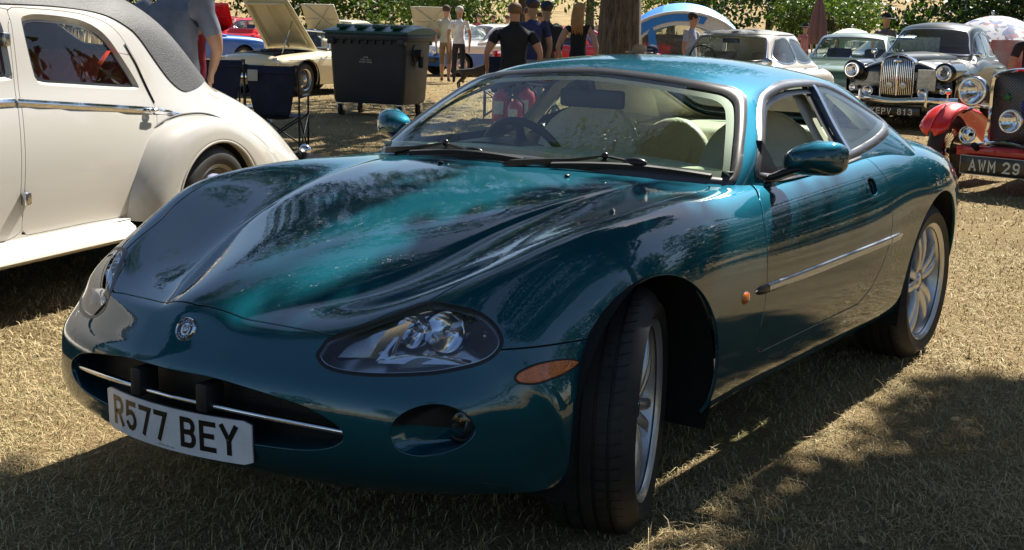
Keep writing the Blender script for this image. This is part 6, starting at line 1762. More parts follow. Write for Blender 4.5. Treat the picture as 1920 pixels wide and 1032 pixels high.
        mi = MB(); mi.sphere((-1.0, .80 * sg, 1.12), .055, 14, 8, (.4, 1.0, .8)); mi.cyl((-1.0, .78 * sg, 1.0), (-1.0, .80 * sg, 1.09), .008); mi.build('wing_mirror', 'chrome', root, sharp=0)
    bu = MB(); bu.loft([[(xx + .03 * math.cos(a), yy, .46 + .05 * math.sin(a) - .03 * math.exp(-(yy / .25) ** 2)) for a in np.linspace(-PI / 2, PI / 2, 7)] for xx, yy in [(.72 - .22 * (abs(t) / .87) ** 4, t) for t in np.linspace(-.87, .87, 31)]], closed=False); bu.build('front_bumper', 'chrome', root, sharp=0)
    nb = MB(); nb.rbox(.60, .62, .30, .56, .60, .90, .005); nb.build('notice_board', P('paper', (.55, .55, .50), .6, noise=.3, nscale=25), root)
    va = MB(); va.rbox(.42, .60, -.72, .72, .25, .48, .04); va.build('front_valance', 'black_paint', root, sharp=0)
    plate(root, .70, .285, 'KEPV 813', w=.82, h=.13, y=-.02, ch=.092, cw=.062, st=.016, gap=.018, sp=.07)
    for yy in (-.33, .05, .36):
        s_ = MB(); s_.rbox(-1.95, -1.82, yy - .22, yy + .22, .7, 1.22, .05); s_.build('seat', P('brown_seat', (.22, .05, .03), .5), root, sharp=0)
    for yy, hh, ww in ((-.40, .17, .13), (-.10, .22, .20)):
        pa = MB(); pa.rbox(-1.46, -1.45, yy - ww, yy + ww, 1.14, 1.14 + hh, .003); pa.build('windscreen_notice', MATS['paper'], root)
    hi = MB(); hi.sphere((.40, 0, 1.15), .02, 10, 6, (2.5, .6, 1)); hi.build('bonnet_mascot', 'chrome', root)
    return root

def mgb():
    x, y = (-14.49, -14.47)
    view = math.atan2(CAM[1] - y, CAM[0] - x)
    rz = view - rad(36)
    zb = .22
    net = body_net((.78, .66, .56, .16), [(.70, .68, .72, dict(crown=.05, sh=.06)), (.35, .745, .775, dict(crown=.04, sh=.07)), (-.1, .76, .80, dict(crown=.03, sh=.08)), (-.6, .76, .83), (-1.0, .76, .84), (-1.7, .76, .83), (-2.3, .75, .82), (-2.7, .70, .78)], (-3.05, .62, .72, .12), zb)
    B = (np.array([(.60, -.2), (.60, .50), (-.55, .56), (-.62, -.2)]), .6)
    root, H = shell_car('cream open roadster with its bonnet raised behind the folding chairs', (x, y), rz, net, None, 'cream2', 'roadster_car', 'car', arches=((0, .31, .36), (-2.31, .31, .36)), zb=zb, bonnet=B, wheels=((0, .64, .31, dict(W=.15, rimmat='dull_chrome', spokes=24)), (-2.31, .64, .31, dict(W=.15, rimmat='dull_chrome', spokes=24))))
    # engine bay
    eb = MB(); eb.add([(.62, -.6, .55), (.62, .6, .55), (-.7, .6, .55), (-.7, -.6, .55)], [(0, 1, 2, 3)]); eb.build('engine_bay', 'under', root)
    en = MB(); en.rbox(-.35, .30, -.16, .14, .5, .78, .03); en.rbox(-.3, .25, -.1, .06, .78, .83, .02); en.rbox(.35, .5, -.3, .3, .5, .76, .02); en.cyl((-.1, .3, .6), (-.1, .3, .80), .09); en.build('engine', P('engine_grey', (.10, .10, .10), .5, .4, noise=.5), root)
    # raised bonnet, hinged at the scuttle
    hb = MB(); rows = []
    a = rad(47)
    for u in np.linspace(0, 1, 9):
        L = 1.20 * u; w = .56 - .07 * u; cx = -.60 + L * math.cos(a); cz = .83 + L * math.sin(a)
        rows.append([(cx - .05 * math.sin(a) * (1 - (v / 1.0) ** 2) * 0 - math.sin(a) * .05 * math.cos(v * PI / 2), v * w, cz + math.cos(a) * .05 * math.cos(v * PI / 2)) for v in np.linspace(-1, 1, 11)])
    hb.loft(rows, closed=False); ho = hb.build('raised_bonnet', P('bonnet_underside', (.55, .49, .33), .45), root, sharp=0)
    md = ho.modifiers.new('s', 'SOLIDIFY'); md.thickness = .02
    fr = MB()
    for v in (-.8, 0, .8):
        fr.tube([(-.60 + L * math.cos(a) + .03, v * (.56 - .07 * L / 1.2), .83 + L * math.sin(a) - .035) for L in (.1, .6, 1.12)], .02, 6)
    fr.tube([(-.60 + 1.12 * math.cos(a) + .03, v * .42, .83 + 1.12 * math.sin(a) - .03) for v in (-1, 0, 1)], .025, 6); fr.build('bonnet_brace', MATS['bonnet_underside'], ho)
    py = MB(); py.tube([(.35, .45, .74), (-.05, .40, 1.33)], .010, 6); py.build('bonnet_stay', 'dull_chrome', root)
    for sg in (1, -1):
        lamp(root, (.70, .545 * sg, .60), .088)
        ind = MB(); ind.rbox(.76, .80, min(.40 * sg, .56 * sg), max(.40 * sg, .56 * sg), .41, .46, .01); ind.build('side_lamp', 'amber', root)
    gr = MB(); gr.prism([(-.34, .42), (-.36, .56), (.36, .56), (.34, .42)], .74, .80, axis='x'); gr.build('grille', 'grille_black', root)
    bu = MB(); bu.loft([[(xx + .02 * math.cos(q), yy, .36 + .045 * math.sin(q)) for q in np.linspace(-PI / 2, PI / 2, 6)] for xx, yy in [(.93 - .22 * (abs(t) / .74) ** 4, t) for t in np.linspace(-.74, .74, 21)]], closed=False); bu.build('front_bumper', 'chrome', root, sharp=0)
    # windscreen frame, seats, door line, cockpit
    wf = MB(); wf.tube([(-.80, -.66, .84), (-.98, -.60, 1.14), (-1.0, 0, 1.17), (-.98, .60, 1.14), (-.80, .66, .84)], .017, 8); wo = wf.build('windscreen_frame', 'chrome', root)
    wg = MB(); wg.add([(-.80, -.64, .85), (-.80, .64, .85), (-.98, .59, 1.13), (-.98, -.59, 1.13)], [(0, 1, 2, 3)]); wg.build('windscreen', 'car_glass', wo)
    ck = MB(); ck.rbox(-1.9, -.85, -.60, .60, .70, .855, .02); ck.build('cockpit', 'interior_dark', root)
    for yy in (-.32, .32):
        s_ = MB(); s_.rbox(-1.80, -1.66, yy - .2, yy + .2, .6, 1.06, .06); s_.sphere((-1.72, yy, 1.10), .12, 14, 8, (.5, 1.1, .8)); s_.build('seat', 'interior_dark', root, sharp=0)
    st_ = MB(); st_.tube([(-1.05 + .03 * math.sin(q), -.32 + .19 * math.cos(q), .92 + .18 * math.sin(q)) for q in np.linspace(0, 2 * PI, 21)[:-1]], .012, 6, closed=True); st_.build('steering_wheel', 'interior_dark', root)
    mm = MB(); mm.cyl((-.75, .76, .83), (-.72, .82, .95), .008); mm.sphere((-.71, .83, .98), .05, 12, 8, (.4, 1, .8)); mm.build('door_mirror', 'dull_chrome', root)
    dl = MB(); dl.tube([(-.85, .766, .80), (-.87, .772, .5), (-.88, .76, .27)], .004, 5); dl.tube([(-1.75, .766, .80), (-1.75, .772, .5), (-1.70, .76, .27)], .004, 5); dl.build('door_gap', 'rubber', root)
    ch = MB(); ch.tube([(.55, .748, .66), (-.5, .782, .665), (-1.6, .782, .665), (-2.7, .72, .66)], .008, 6); ch.build('chrome_strip', 'dull_chrome', root)
    return root

def white_saloon():
    x, y = (-12.35, -5.02)
    view = math.atan2(CAM[1] - y, CAM[0] - x)
    zb = .26
    net = body_net((.85, .80, .70, .12), [(.75, .80, .88, dict(crown=.03, sh=.06)), (.3, .82, .93, dict(crown=.03, sh=.07)), (-.3, .83, .955), (-.9, .83, .96), (-1.6, .83, .95), (-2.3, .82, .94), (-2.9, .80, .92)], (-3.35, .76, .80, .1), zb)
    cab = cabin_net([(-.55, .90, .66, .88, -.62, .76, .9), (-.66, .97, .64, .95, -.76, .76, .92), (-.90, 1.18, .58, 1.13, -1.0, .75, .94), (-1.10, 1.35, .54, 1.29, -1.22, .73, .95), (-1.45, 1.40, .54, 1.33, -1.5, .72, .95), (-1.95, 1.40, .53, 1.33, -1.95, .71, .95), (-2.25, 1.34, .51, 1.27, -2.25, .71, .95), (-2.50, 1.14, .50, 1.10, -2.5, .70, .93), (-2.68, .96, .50, .93, -2.66, .70, .88)])
    ws = (smooth_closed([(0, 1.325), (.42, 1.31), (.50, 1.27), (.60, 1.03), (.62, .99), (.56, .975), (0, .985), (-.56, .975), (-.62, .99), (-.60, 1.03), (-.50, 1.27), (-.42, 1.31)], 4), -1.18)
    sw = [smooth_closed([(-1.20, 1.24), (-1.32, 1.28), (-1.66, 1.285), (-1.68, 1.0), (-.98, .99)], 4), smooth_closed([(-1.74, 1.285), (-2.1, 1.26), (-2.22, 1.20), (-2.35, 1.0), (-1.74, 1.0)], 4)]
    root, H = shell_car('white saloon with black vinyl roof parked in front of the blue tent', (x, y), view - rad(24), net, cab, 'white_paint', 'white_saloon', 'car', arches=((0, .31, .35), (-2.6, .31, .35)), zb=zb, sidewin=sw, ws=ws, cap=(1.335, 'vinyl'), wheels=((0, .70, .31, {}), (-2.6, .70, .31, {})))
    for sg in (1, -1):
        lamp(root, (.84, .60 * sg, .68), .08); 
        dh = MB(); 
        for xx in (-1.62, -2.2): dh.tube([(xx, .835 * sg, .90), (xx - .12, .835 * sg, .90)], .010, 6)
        dh.build('door_handle', 'chrome', root)
    wp = MB()
    for yy in (-.4, .15): wp.tube([(-.62, yy, .97), (-.70, yy + .45, 1.01)], .008, 6)
    wp.build('wiper', 'trim', root)
    rm = MB(); rm.rbox(-1.08, -1.05, -.12, .12, 1.22, 1.28, .01); rm.build('rear_view_mirror', 'interior_dark', root)
    sw_ = MB(); sw_.tube([(-.98 + .05 * math.sin(q), -.36 + .19 * math.cos(q), 1.0 + .18 * math.sin(q)) for q in np.linspace(0, 2 * PI, 21)[:-1]], .012, 6, closed=True); sw_.build('steering_wheel', 'interior_dark', root)
    mi = MB(); mi.sphere((-.35, .80, 1.0), .07, 14, 8, (.5, 1, .8)); mi.build('wing_mirror', 'dull_chrome', root)
    for yy in (-.35, .35):
        s_ = MB(); s_.rbox(-1.62, -1.50, yy - .24, yy + .24, .6, 1.10, .05); s_.build('seat', P('tan_seat', (.25, .16, .10), .5), root, sharp=0)
    return root

def small_car(label, loc, rz, paint, L=3.9, W=.80, H_=1.38, group=None, estate=False, low=None, paint_low=None, bonnet_up=None, name='parked_car', roofpaint=None):
    zb = .26; b = .90; r = -L + .95
    net = body_net((.72, W * .95, .66, .12), [(.62, W * .96, .80, dict(crown=.03, sh=.06)), (.2, W, b - .03), (-.4, W, b), (-1.2, W, b + .01), (r + .9, W, b + .02), (r + .35, W * .98, b + .0)], (r - .02, W * .94, b - .10 if not estate else b, .08), zb)
    e = 1 if estate else 0
    cab = cabin_net([(-.45, b - .02, W * .80, b - .03, -.5, W * .92, b - .02), (-.58, b + .05, W * .78, b + .03, -.66, W * .92, b), (-.95, H_ - .12, W * .70, H_ - .17, -1.02, W * .90, b), (-1.20, H_ - .02, W * .66, H_ - .08, -1.3, W * .89, b), (-1.7, H_, W * .66, H_ - .07, -1.75, W * .88, b + .01), (r + 1.0 - e * .3, H_ - .03, W * .65, H_ - .10, r + 1.0 - e * .3, W * .88, b + .01), (r + .55 - e * .35, H_ - .20, W * .63, H_ - .25, r + .6 - e * .35, W * .87, b), (r + .25 - e * .15, b + .05, W * .63, b + .03, r + .3 - e * .15, W * .86, b - .02), (r + .2 - e * .12, b - .08, W * .62, b - .09, r + .2 - e * .12, W * .85, b - .1)])
    w = W
    ws = (smooth_closed([(0, H_ - .07), (w * .55, H_ - .09), (w * .63, H_ - .14), (w * .74, b + .10), (w * .74, b + .06), (0, b + .06), (-w * .74, b + .06), (-w * .74, b + .10), (-w * .63, H_ - .14), (-w * .55, H_ - .09)], 3), -1.22)
    m_ = -1.2 - (abs(r) - 2.0) * .45
    sw = [smooth_closed([(-1.08, H_ - .19), (-1.25, H_ - .12), (m_ - .35, H_ - .12), (m_ - .35, b + .06), (-.85, b + .06)], 3), smooth_closed([(m_ - .43, H_ - .12), (r + .95 - e * .3, H_ - .14), (r + .62 - e * .3, b + .14), (r + .60 - e * .3, b + .06), (m_ - .43, b + .06)], 3)]
    rw = (smooth_closed([(0, H_ - .12), (w * .5, H_ - .14), (w * .6, b + .12), (w * .58, b + .08), (0, b + .08), (-w * .58, b + .08), (-w * .6, b + .12), (-w * .5, H_ - .14)], 3), r + .9)
    root, H = shell_car(label, loc, rz, net, cab, paint, name, 'car', arches=((0, .30, .34), (r + .65, .30, .34)), zb=zb, sidewin=sw, ws=ws, rw=rw, roofpaint=roofpaint, low=low, paint_low=paint_low, wheels=((0, W - .14, .30, dict(W=.16)), (r + .65, W - .14, .30, dict(W=.16))), group=group)
    for sg in (1, -1):
        lamp(root, (.72, W * .68 * sg, .62), .075)
        tl = MB(); tl.rbox(r - .06, r + .02, min(W * .70 * sg, W * .90 * sg), max(W * .70 * sg, W * .90 * sg), .60, .78, .01); tl.build('tail_light', 'red_lens', root)
    bu = MB(); bu.rbox(.70, .80, -W * .93, W * .93, .36, .50, .03); bu.build('front_bumper', 'trim', root)
    b2 = MB(); b2.rbox(r - .10, r + .0, -W * .93, W * .93, .36, .50, .03); b2.build('rear_bumper', 'trim', root)
    for yy in (-.33, .33):
        s_ = MB(); s_.rbox(-1.75, -1.62, yy - .22, yy + .22, .55, 1.12, .05); s_.build('seat', 'interior_dark', root, sharp=0)
    if bonnet_up:
        a = rad(62); hb = MB(); hb.loft([[(-.45 + 1.05 * u * math.cos(a) - .03 * math.cos(v * PI / 2), v * W * (.88 - .06 * u), b + 1.05 * u * math.sin(a)) for v in np.linspace(-1, 1, 7)] for u in (0, .5, .9, 1)], closed=False)
        ho = hb.build('raised_bonnet', bonnet_up, root, sharp=0); ho.modifiers.new('s', 'SOLIDIFY').thickness = .025
        br = MB()
        for q in (((.05, -.85), (.98, .75)), ((.05, .85), (.98, -.75)), ((.5, -.85), (.5, .85))):
            br.tube([(-.45 + 1.05 * u * math.cos(a) + .03, v * W * .85, b + 1.05 * u * math.sin(a)) for u, v in q], .018, 5)
        br.build('bonnet_brace', bonnet_up, ho)
    return root

def red_vintage():
    # pre-war red roadster at the right edge, facing the viewer
    x, y = (-9.32, -0.34)
    view = math.atan2(CAM[1] - y, CAM[0] - x)
    root = thing('vintage_roadster', 'red pre-war open car with mesh radiator and AWM 29 plate at the right edge', 'car', (x, y, 0), view - rad(24))
    # origin: between the front wheels; x forward
    rd = MB(); RO = [(-.25, .42), (-.27, .70), (-.27, .98), (-.24, 1.05), (-.12, 1.095), (0, 1.11), (.12, 1.095), (.24, 1.05), (.27, .98), (.27, .70), (.25, .42)]
    rd.prism(RO, -.10, .02, axis='x'); ro = rd.build('radiator', 'grille_black', root, sharp=40)
    so = smooth_closed(RO, 4)
    rs = MB(); rs.loft([[(-.14, a * 1.06, .75 + (b - .75) * 1.05) for a, b in so], [(.03, a * 1.06, .75 + (b - .75) * 1.05) for a, b in so], [(.045, a * 1.02, .75 + (b - .75) * 1.02) for a, b in so], [(.03, a * .95, .75 + (b - .75) * .96) for a, b in so]], caps=False); rs.build('radiator_shell', 'chrome', ro, sharp=60)
    ms = MB()
    for t in np.arange(-.9, .9, .028):
        for s_ in (1, -1):
            p = []
            for zz in (.44, 1.06):
                yy = t + s_ * (zz - .75) * 1.0; p.append((yy, zz))
            (ya, za), (yb, zb_) = p
            # clip to |y|<.25
            pts = [(ya + (yb - ya) * q, za + (zb_ - za) * q) for q in np.linspace(0, 1, 24)]
            pts = [q for q in pts if abs(q[0]) < .245]
            if len(pts) > 1: ms.tube([(.028, pts[0][0], pts[0][1]), (.028, pts[-1][0], pts[-1][1])], .0022, 4)
    mo = ms.build('radiator_mesh', 'dull_chrome', ro); mo['kind'] = 'stuff'
    # badges on a bar, star badge, S badge
    b1 = MB(); b1.lathe([(0, .02), (.05, .018), (.056, 0)], 24, Matrix.Translation((.04, .10, .98)) @ Euler((0, PI / 2, 0)).to_matrix().to_4x4()); b1.build('club_badge', 'dull_chrome', ro)
    stp = MB(); pts = []
    for i in range(10):
        r = .052 if i % 2 == 0 else .022; a = PI / 2 + i * PI / 5; pts.append((-.12 + r * math.cos(a), .865 + r * math.sin(a)))
    stp.prism(pts, .03, .04, axis='x'); stp.build('star_badge', P('badge_green', (.05, .22, .10), .4), ro)
    shd = MB(); shd.prism([(.02, .84), (.14, .84), (.14, .77), (.08, .70), (.02, .77)], .03, .042, axis='x'); sb = shd.build('shield_badge', P('badge_blue', (.02, .05, .30), .4), ro)
    sl = MB(); lettering(sl, 'S', .085, .055, .014, 0, lambda u, v, d: (.043 + d, .08 + u, .785 + v)); sl.build('shield_letter', 'white_text', sb, smooth=False, recalc=False)
    # bonnet + body behind
    bo = MB(); rg = []
    for t in np.linspace(0, 1, 10):
        xx = -.12 - 1.1 * t; w = .27 + .20 * t; z1 = 1.10 + .04 * t
        rg.append([(xx, -w, .45), (xx, -w, .85), (xx, -w * .9, z1 - .07), (xx, -w * .5, z1 - .01), (xx, 0, z1 + .01), (xx, w * .5, z1 - .01), (xx, w * .9, z1 - .07), (xx, w, .85), (xx, w, .45)])
    bo.loft(rg, closed=False); bo.build('bonnet', 'red_paint', root, sharp=0)
    bd = MB(); rg = []
    for xx, w, z1 in ((-1.2, .48, 1.13), (-1.5, .56, 1.10), (-2.1, .60, 1.05), (-2.8, .58, 1.02), (-3.2, .50, .95), (-3.35, .45, .6)):
        rg.append([(xx, -w, .40), (xx, -w, .80), (xx, -w * .96, z1 - .04), (xx, -w * .8, z1), (xx, 0, z1 + .01), (xx, w * .8, z1), (xx, w * .96, z1 - .04), (xx, w, .80), (xx, w, .40)])
    bd.loft(rg, closed=False); bd.build('body', 'red_paint', root, sharp=0)
    wf = MB(); wf.tube([(-1.25, -.50, 1.10), (-1.30, -.50, 1.38), (-1.30, .50, 1.38), (-1.25, .50, 1.10)], .014, 6); wo = wf.build('windscreen_frame', 'chrome', root); wg = MB(); wg.add([(-1.26, -.49, 1.12), (-1.26, .49, 1.12), (-1.30, .49, 1.37), (-1.30, -.49, 1.37)], [(0, 1, 2, 3)]); wg.build('windscreen', 'car_glass', wo)
    hb = MB(); hb.tube([(-1.35, -.40, 1.06), (-1.6, -.45, 1.08), (-1.9, -.5, 1.05)], .05, 8); hb.build('folded_hood', 'vinyl', root)
    ax = MB(); ax.cyl((.02, -.66, .34), (.02, .66, .34), .025); ax.build('front_axle', 'under', root)
    for sg in (1, -1):
        w_ = car_wheel(root, 0, .66 * sg, .34, W=.13, rim=.235, side=sg, rimmat='red_paint', spokes=30)
        # cycle wing: crowned, flows back to the running board
        WN = MB(); rings = []
        for t in np.linspace(0, 1, 22):
            a = rad(28 + 118 * t); r = .43 + .03 * t
            if t < .72: px_, pz_ = r * math.cos(a), .34 + r * math.sin(a)
            else:
                px_ = -.20 - (t - .72) * 3.2; pz_ = .79 - (t - .72) * 1.35 - (t - .72) ** 2 * .6
            hw = .15 * math.sqrt(min(1, .05 + t * 9)); rings.append([(px_ - .015 * abs(u) ** 2 * (1 if t < .3 else 0), (.66 + hw * u) * sg, pz_ - .055 * abs(u) ** 2.2) for u in np.linspace(-1, 1, 9)])
        WN.loft(rings, closed=False); wn = WN.build('front_wing', 'bright_red', root, sharp=0); wn.modifiers.new('s', 'SOLIDIFY').thickness = .008
        rib = MB(); rib.tube([((.437) * math.cos(rad(30 + 70 * t)), .66 * sg, .34 + .437 * math.sin(rad(30 + 70 * t))) for t in np.linspace(0, 1, 12)], .010, 6); rib.build('wing_rib', 'bright_red', wn)
        st_ = MB(); st_.tube([(.10, .66 * sg, .80), (.10, .66 * sg, .87)], .008, 6); st_.sphere((.10, .66 * sg, .885), .035, 12, 8, (1.2, .8, .8)); st_.build('wing_light', 'chrome', root)
        lamp(root, (.16, .40 * sg, .905), .118, deep=.8)
        hs = MB(); hs.lathe([(.12, .0), (.125, -.06), (.10, -.13), (.04, -.19), (0, -.20)], 28, Matrix.Translation((.155, .40 * sg, .905)) @ Vector((1, 0, 0)).to_track_quat('Z', 'Y').to_matrix().to_4x4()); hs.build('lamp_shell', 'chrome', root, sharp=0)
        lb = MB(); lb.tube([(.02, .27 * sg, .76), (.05, .40 * sg, .77), (.0, .55 * sg, .70)], .014, 8); lb.build('lamp_bracket', 'chrome', root)
        hn = MB(); hn.lathe([(.0, .0), (.045, .03), (.072, .10), (.078, .13), (.07, .13), (.05, .08)], 22, Matrix.Translation((.18, .34 * sg, .52)) @ Vector((1, .0, 0)).to_track_quat('Z', 'Y').to_matrix().to_4x4()); hn.build('horn', 'chrome', root, sharp=0)
        sc_ = MB(); sc_.tube([(-.6, .30 * sg, .36), (.28, .24 * sg, .40), (.36, .24 * sg, .44)], .03, 6); sc_.build('chassis_rail', 'under', root)
    lamp(root, (.20, 0.0, .66), .095, 'spot_lamp')
    bb = MB(); bb.tube([(.30, t, .455 + .02 * math.cos(t * 9)) for t in np.linspace(-.46, .46, 25)], .013, 8); bb.build('badge_bar', 'chrome', root)
    va = MB(); va.rbox(.12, .30, -.44, .44, .33, .43, .02); va.build('front_apron', 'red_paint', root, sharp=0)
    plate(root, .345, .26, 'AWM 29', w=.64, h=.165, ch=.105, cw=.072, st=.018, gap=.018, sp=.045, y=-.04)
    pe = MB()
    for (a, b) in (((-.36, .178), (.28, .178)), ((-.36, .342), (.28, .342)), ((-.36, .178), (-.36, .342)), ((.28, .178), (.28, .342))): pe.tube([(.347, a[0], a[1]), (.347, b[0], b[1])], .003, 4)
    pe.build('plate_border', 'white_text', root)
    return root

def build_vehicles():
    cream_saloon(); mgb(); wolseley(); white_saloon(); red_vintage()
    v = lambda p: math.atan2(CAM[1] - p[1], CAM[0] - p[0])
    p = (-23.38, -24.60); small_car('bright blue hatchback parked behind the cream roadster', p, v(p) + rad(118), 'blue_paint', L=4.1, H_=1.40)
    p = (-32.34, -30.99); small_car('red hatchback behind the raised cream bonnet', p, v(p) + rad(150), 'bright_red', L=4.2)
    p = (-30.15, -32.48); small_car('dark red car with its bonnet lifted, left of the red hatchback', p, v(p) - rad(20), 'red_paint', bonnet_up='red_paint')
    p = (-28.47, -25.96); small_car('pale car with a beige braced bonnet raised left of the bin', p, v(p) - rad(40), 'cream2', bonnet_up=MATS['bonnet_underside'])
    p = (-31.25, -25.38); small_car('white car roof showing above the lid of the bin', p, v(p) - rad(70), 'white_paint', estate=True, L=4.4)
    p = (-29.60, -22.44); small_car('white car with beige bonnet raised right of the bin', p, v(p) - rad(30), 'white_paint', bonnet_up=MATS['bonnet_underside'])
    p = (-25.09, -18.39); small_car('white rally saloon with blue lower sides behind the standing visitors', p, v(p) - rad(62), 'white_paint', L=4.1, low=lambda q: np.full(len(q), .60), paint_low='blue_paint')
    p = (-24.18, -12.50); small_car('red hatchback behind the woman in the black top', p, v(p) + rad(115), 'bright_red', L=4.0)
    p = (-18.69, -5.40); r = small_car('dark green saloon with quad lamps left of the black and grey saloon', p, v(p) - rad(9), 'green_paint', L=4.7, H_=1.40, W=.86)
    p = (-31.84, -9.99); small_car('pale blue car parked behind the dark green saloon', p, v(p) - rad(60), 'silver_paint', L=4.1)
    p = (-37.19, -12.77); small_car('pale yellow car far behind the closed parasol', p, v(p) - rad(60), 'cream2', L=3.9)
    p = (-29.71, -9.58); small_car('small silver car with dark windows beside the closed parasol', p, v(p) - rad(75), 'silver_paint', L=3.8)
    p = (-23.17, -3.15); small_car('teal green car behind the red pre-war car', p, v(p) - rad(20), 'teal_far', L=4.3)
MATS['teal_far'] = carpaint('teal_far', (.07, .17, .16), flake=.1, rough=.4, dust=.1)

# ------------------------------------------------------------------ people, dog, bin, chairs, parasols, tent
def person(label, xy, face, shirt, legs, skin=(.42, .24, .16), hair=(.10, .06, .035), h=1.75, build=1.0, shorts=False, sleeve=.5, arms=((.10, .05, -.55), (.10, .05, -.55)), walk=.12, hat=None, long_hair=False, sit=None, shoes=(.03, .03, .03), vest=False, bag=False, head_turn=0, z=None, female=False, fwd=0., group='visitors walking round the show'):
    """face: heading in radians. arms: per side hand offset from shoulder (forward, outward, down)"""
    x, y = xy
    root = thing('person', label, 'person', (x, y, ground_z(x, y) if z is None else z), face, group)
    s = h / 1.84
    V = []; E = []; Rr = []; seg = []
    def add(p, r, parent=None, m=0):
        V.append(tuple(c * s for c in p)); Rr.append((r[0] * s, r[1] * s) if isinstance(r, tuple) else (r * s, r * s))
        i = len(V) - 1
        if parent is not None: E.append((parent, i)); seg.append((parent, i, m))
        return i
    SH, LG, SK, SO = 1, 2, 0, 3
    b = build; hy = .16 if not female else .14
    zp = .95 if sit is None else sit
    pel = add((0, 0, zp), (.135 * b, .105 * b), None)
    bel = add((fwd * .3 + .01, 0, zp + .16), (.145 * b * (0.88 if female else 1), .11 * b), pel, SH)
    chs = add((fwd * .7, 0, zp + .36), (.165 * b, .115 * b), bel, SH)
    shl = add((fwd, 0, zp + .47), (.10 * b, .08 * b), chs, SH)
    nk = add((fwd + .01, 0, zp + .545), .048, shl, SK if not hat == 'hood' else SH)
    hd0 = add((fwd + .03, 0, zp + .635), (.072, .084), nk, SK)
    hd1 = add((fwd + .025, 0, zp + .735), (.084, .100), hd0, SK)
    hd2 = add((fwd + .01, 0, zp + .80), (.058, .070), hd1, SK)
    for i, sg in enumerate((1, -1)):
        a = arms[i]
        s0 = add((fwd, sg * .175 * (b * .5 + .5), zp + .455), .062 * b, shl, SH)
        hx, ho, hz = a
        sx, sy, sz = fwd, sg * .19 * (b * .5 + .5), zp + .45
        H = (sx + hx, sy + sg * ho, sz + hz)
        d = math.dist((sx, sy, sz), H); L = .29
        mid = [(p + q) / 2 for p, q in zip((sx, sy, sz), H)]
        bend = math.sqrt(max(0, L * L - (d / 2) ** 2))
        el = (mid[0] - bend * .75, mid[1] + sg * bend * .6, mid[2] - bend * .2)
        k1 = tuple(p + (q - p) * sleeve for p, q in zip((sx, sy, sz), el))
        m1 = SK if vest else SH
        a1 = add(k1, .050 * b, s0, m1); a2 = add(el, .040, a1, SK if sleeve < .95 else SH)
        k2 = tuple(p + (q - p) * .85 for p, q in zip(el, H)); a3 = add(k2, .028, a2, SK)
        dirv = Vector(H) - Vector(k2); dirv = dirv.normalized() if dirv.length > 1e-4 else Vector((0, 0, -1))
        pm = Vector(H) + dirv * .045; a4 = add(tuple(pm), (.034, .018), a3, SK)
        side = Vector((1, 0, 0)) if abs(dirv.x) < .7 else Vector((0, 0, 1)); side = (side - dirv * side.dot(dirv)).normalized()
        inn = dirv.cross(side) * sg
        for q, (o, l_) in enumerate(((-.026, .055), (-.009, .066), (.009, .063), (.026, .05))):
            f1 = add(tuple(pm + side * o + dirv * (.03 + l_ * .5)), .0095, a4, SK); add(tuple(pm + side * o * 1.05 + dirv * (.03 + l_) - inn * .012), .0085, f1, SK)
        add(tuple(pm + side * -.045 + dirv * .015 - inn * .01), .010, a4, SK)
    for i, sg in enumerate((1, -1)):
        if sit is None:
            st = walk * (1 if i == 0 else -1)
            hp = add((0, sg * .085, zp - .06), .092 * b, pel, LG)
            kn = add((.02 + st * .55, sg * .095, .50), .062 * b, hp, LG)
            if shorts: kk = add((.015 + st * .6, sg * .097, .43), .066 * b, kn, LG); kn2 = kk
            else: kn2 = kn
            an = add((-.02 + st, sg * .10, .09), .042 if not shorts else .036, kn2, SK if shorts else LG)
            to = add((.10 + st, sg * .115, .035), (.040, .030), an, SO)
            add((-.06 + st, sg * .10, .035), .034, an, SO)
        else:
            hp = add((.05, sg * .09, zp - .02), .092 * b, pel, LG); kn = add((.45, sg * .10, zp + .02), .065, hp, LG); an = add((.48, sg * .10, .09), .042, kn, LG); add((.60, sg * .11, .035), .038, an, SO)
    me = bpy.data.meshes.new('person_skel'); me.from_pydata(V, E, []); me.update()
    o = bpy.data.objects.new('body', me); COL.objects.link(o)
    md = o.modifiers.new('sk', 'SKIN'); md.use_smooth_shade = True; md.branch_smoothing = .6
    for i, r in enumerate(Rr): me.skin_vertices[0].data[i].radius = r
    me.skin_vertices[0].data[0].use_root = True
    ss = o.modifiers.new('ss', 'SUBSURF'); ss.levels = 1; ss.render_levels = 1
    dg = bpy.context.evaluated_depsgraph_get(); dg.update()
    m2 = bpy.data.meshes.new_from_object(o.evaluated_get(dg)); bpy.data.objects.remove(o); bpy.data.meshes.remove(me)
    m2.name = 'body'
    zw = (zp - .02) * s
    bmw = bmesh.new(); bmw.from_mesh(m2); bmesh.ops.bisect_plane(bmw, geom=bmw.verts[:] + bmw.edges[:] + bmw.faces[:], plane_co=(0, 0, zw), plane_no=(0, 0, 1)); bmw.to_mesh(m2); bmw.free()
    key = lambda nm, c: P('%s_%d_%d_%d' % (nm, c[0] * 1000, c[1] * 1000, c[2] * 1000), c, .8 if nm != 'skin' else .55, noise=.3 if nm != 'skin' else .08, nscale=7, bump=.9 if nm == 'cloth' else 0, bscale=9)
    m2.materials.clear()
    for m_ in (key('skin', skin), key('cloth', shirt), key('cloth', legs), key('shoe', shoes)): m2.materials.append(m_)
    n = len(m2.polygons); cen = np.zeros(n * 3, np.float32); m2.polygons.foreach_get('center', cen); cen = cen.reshape(-1, 3)
    best = np.full(n, 1e9); mi = np.zeros(n, np.int32); Va = np.array(V); Ra = np.array([r[0] for r in Rr])
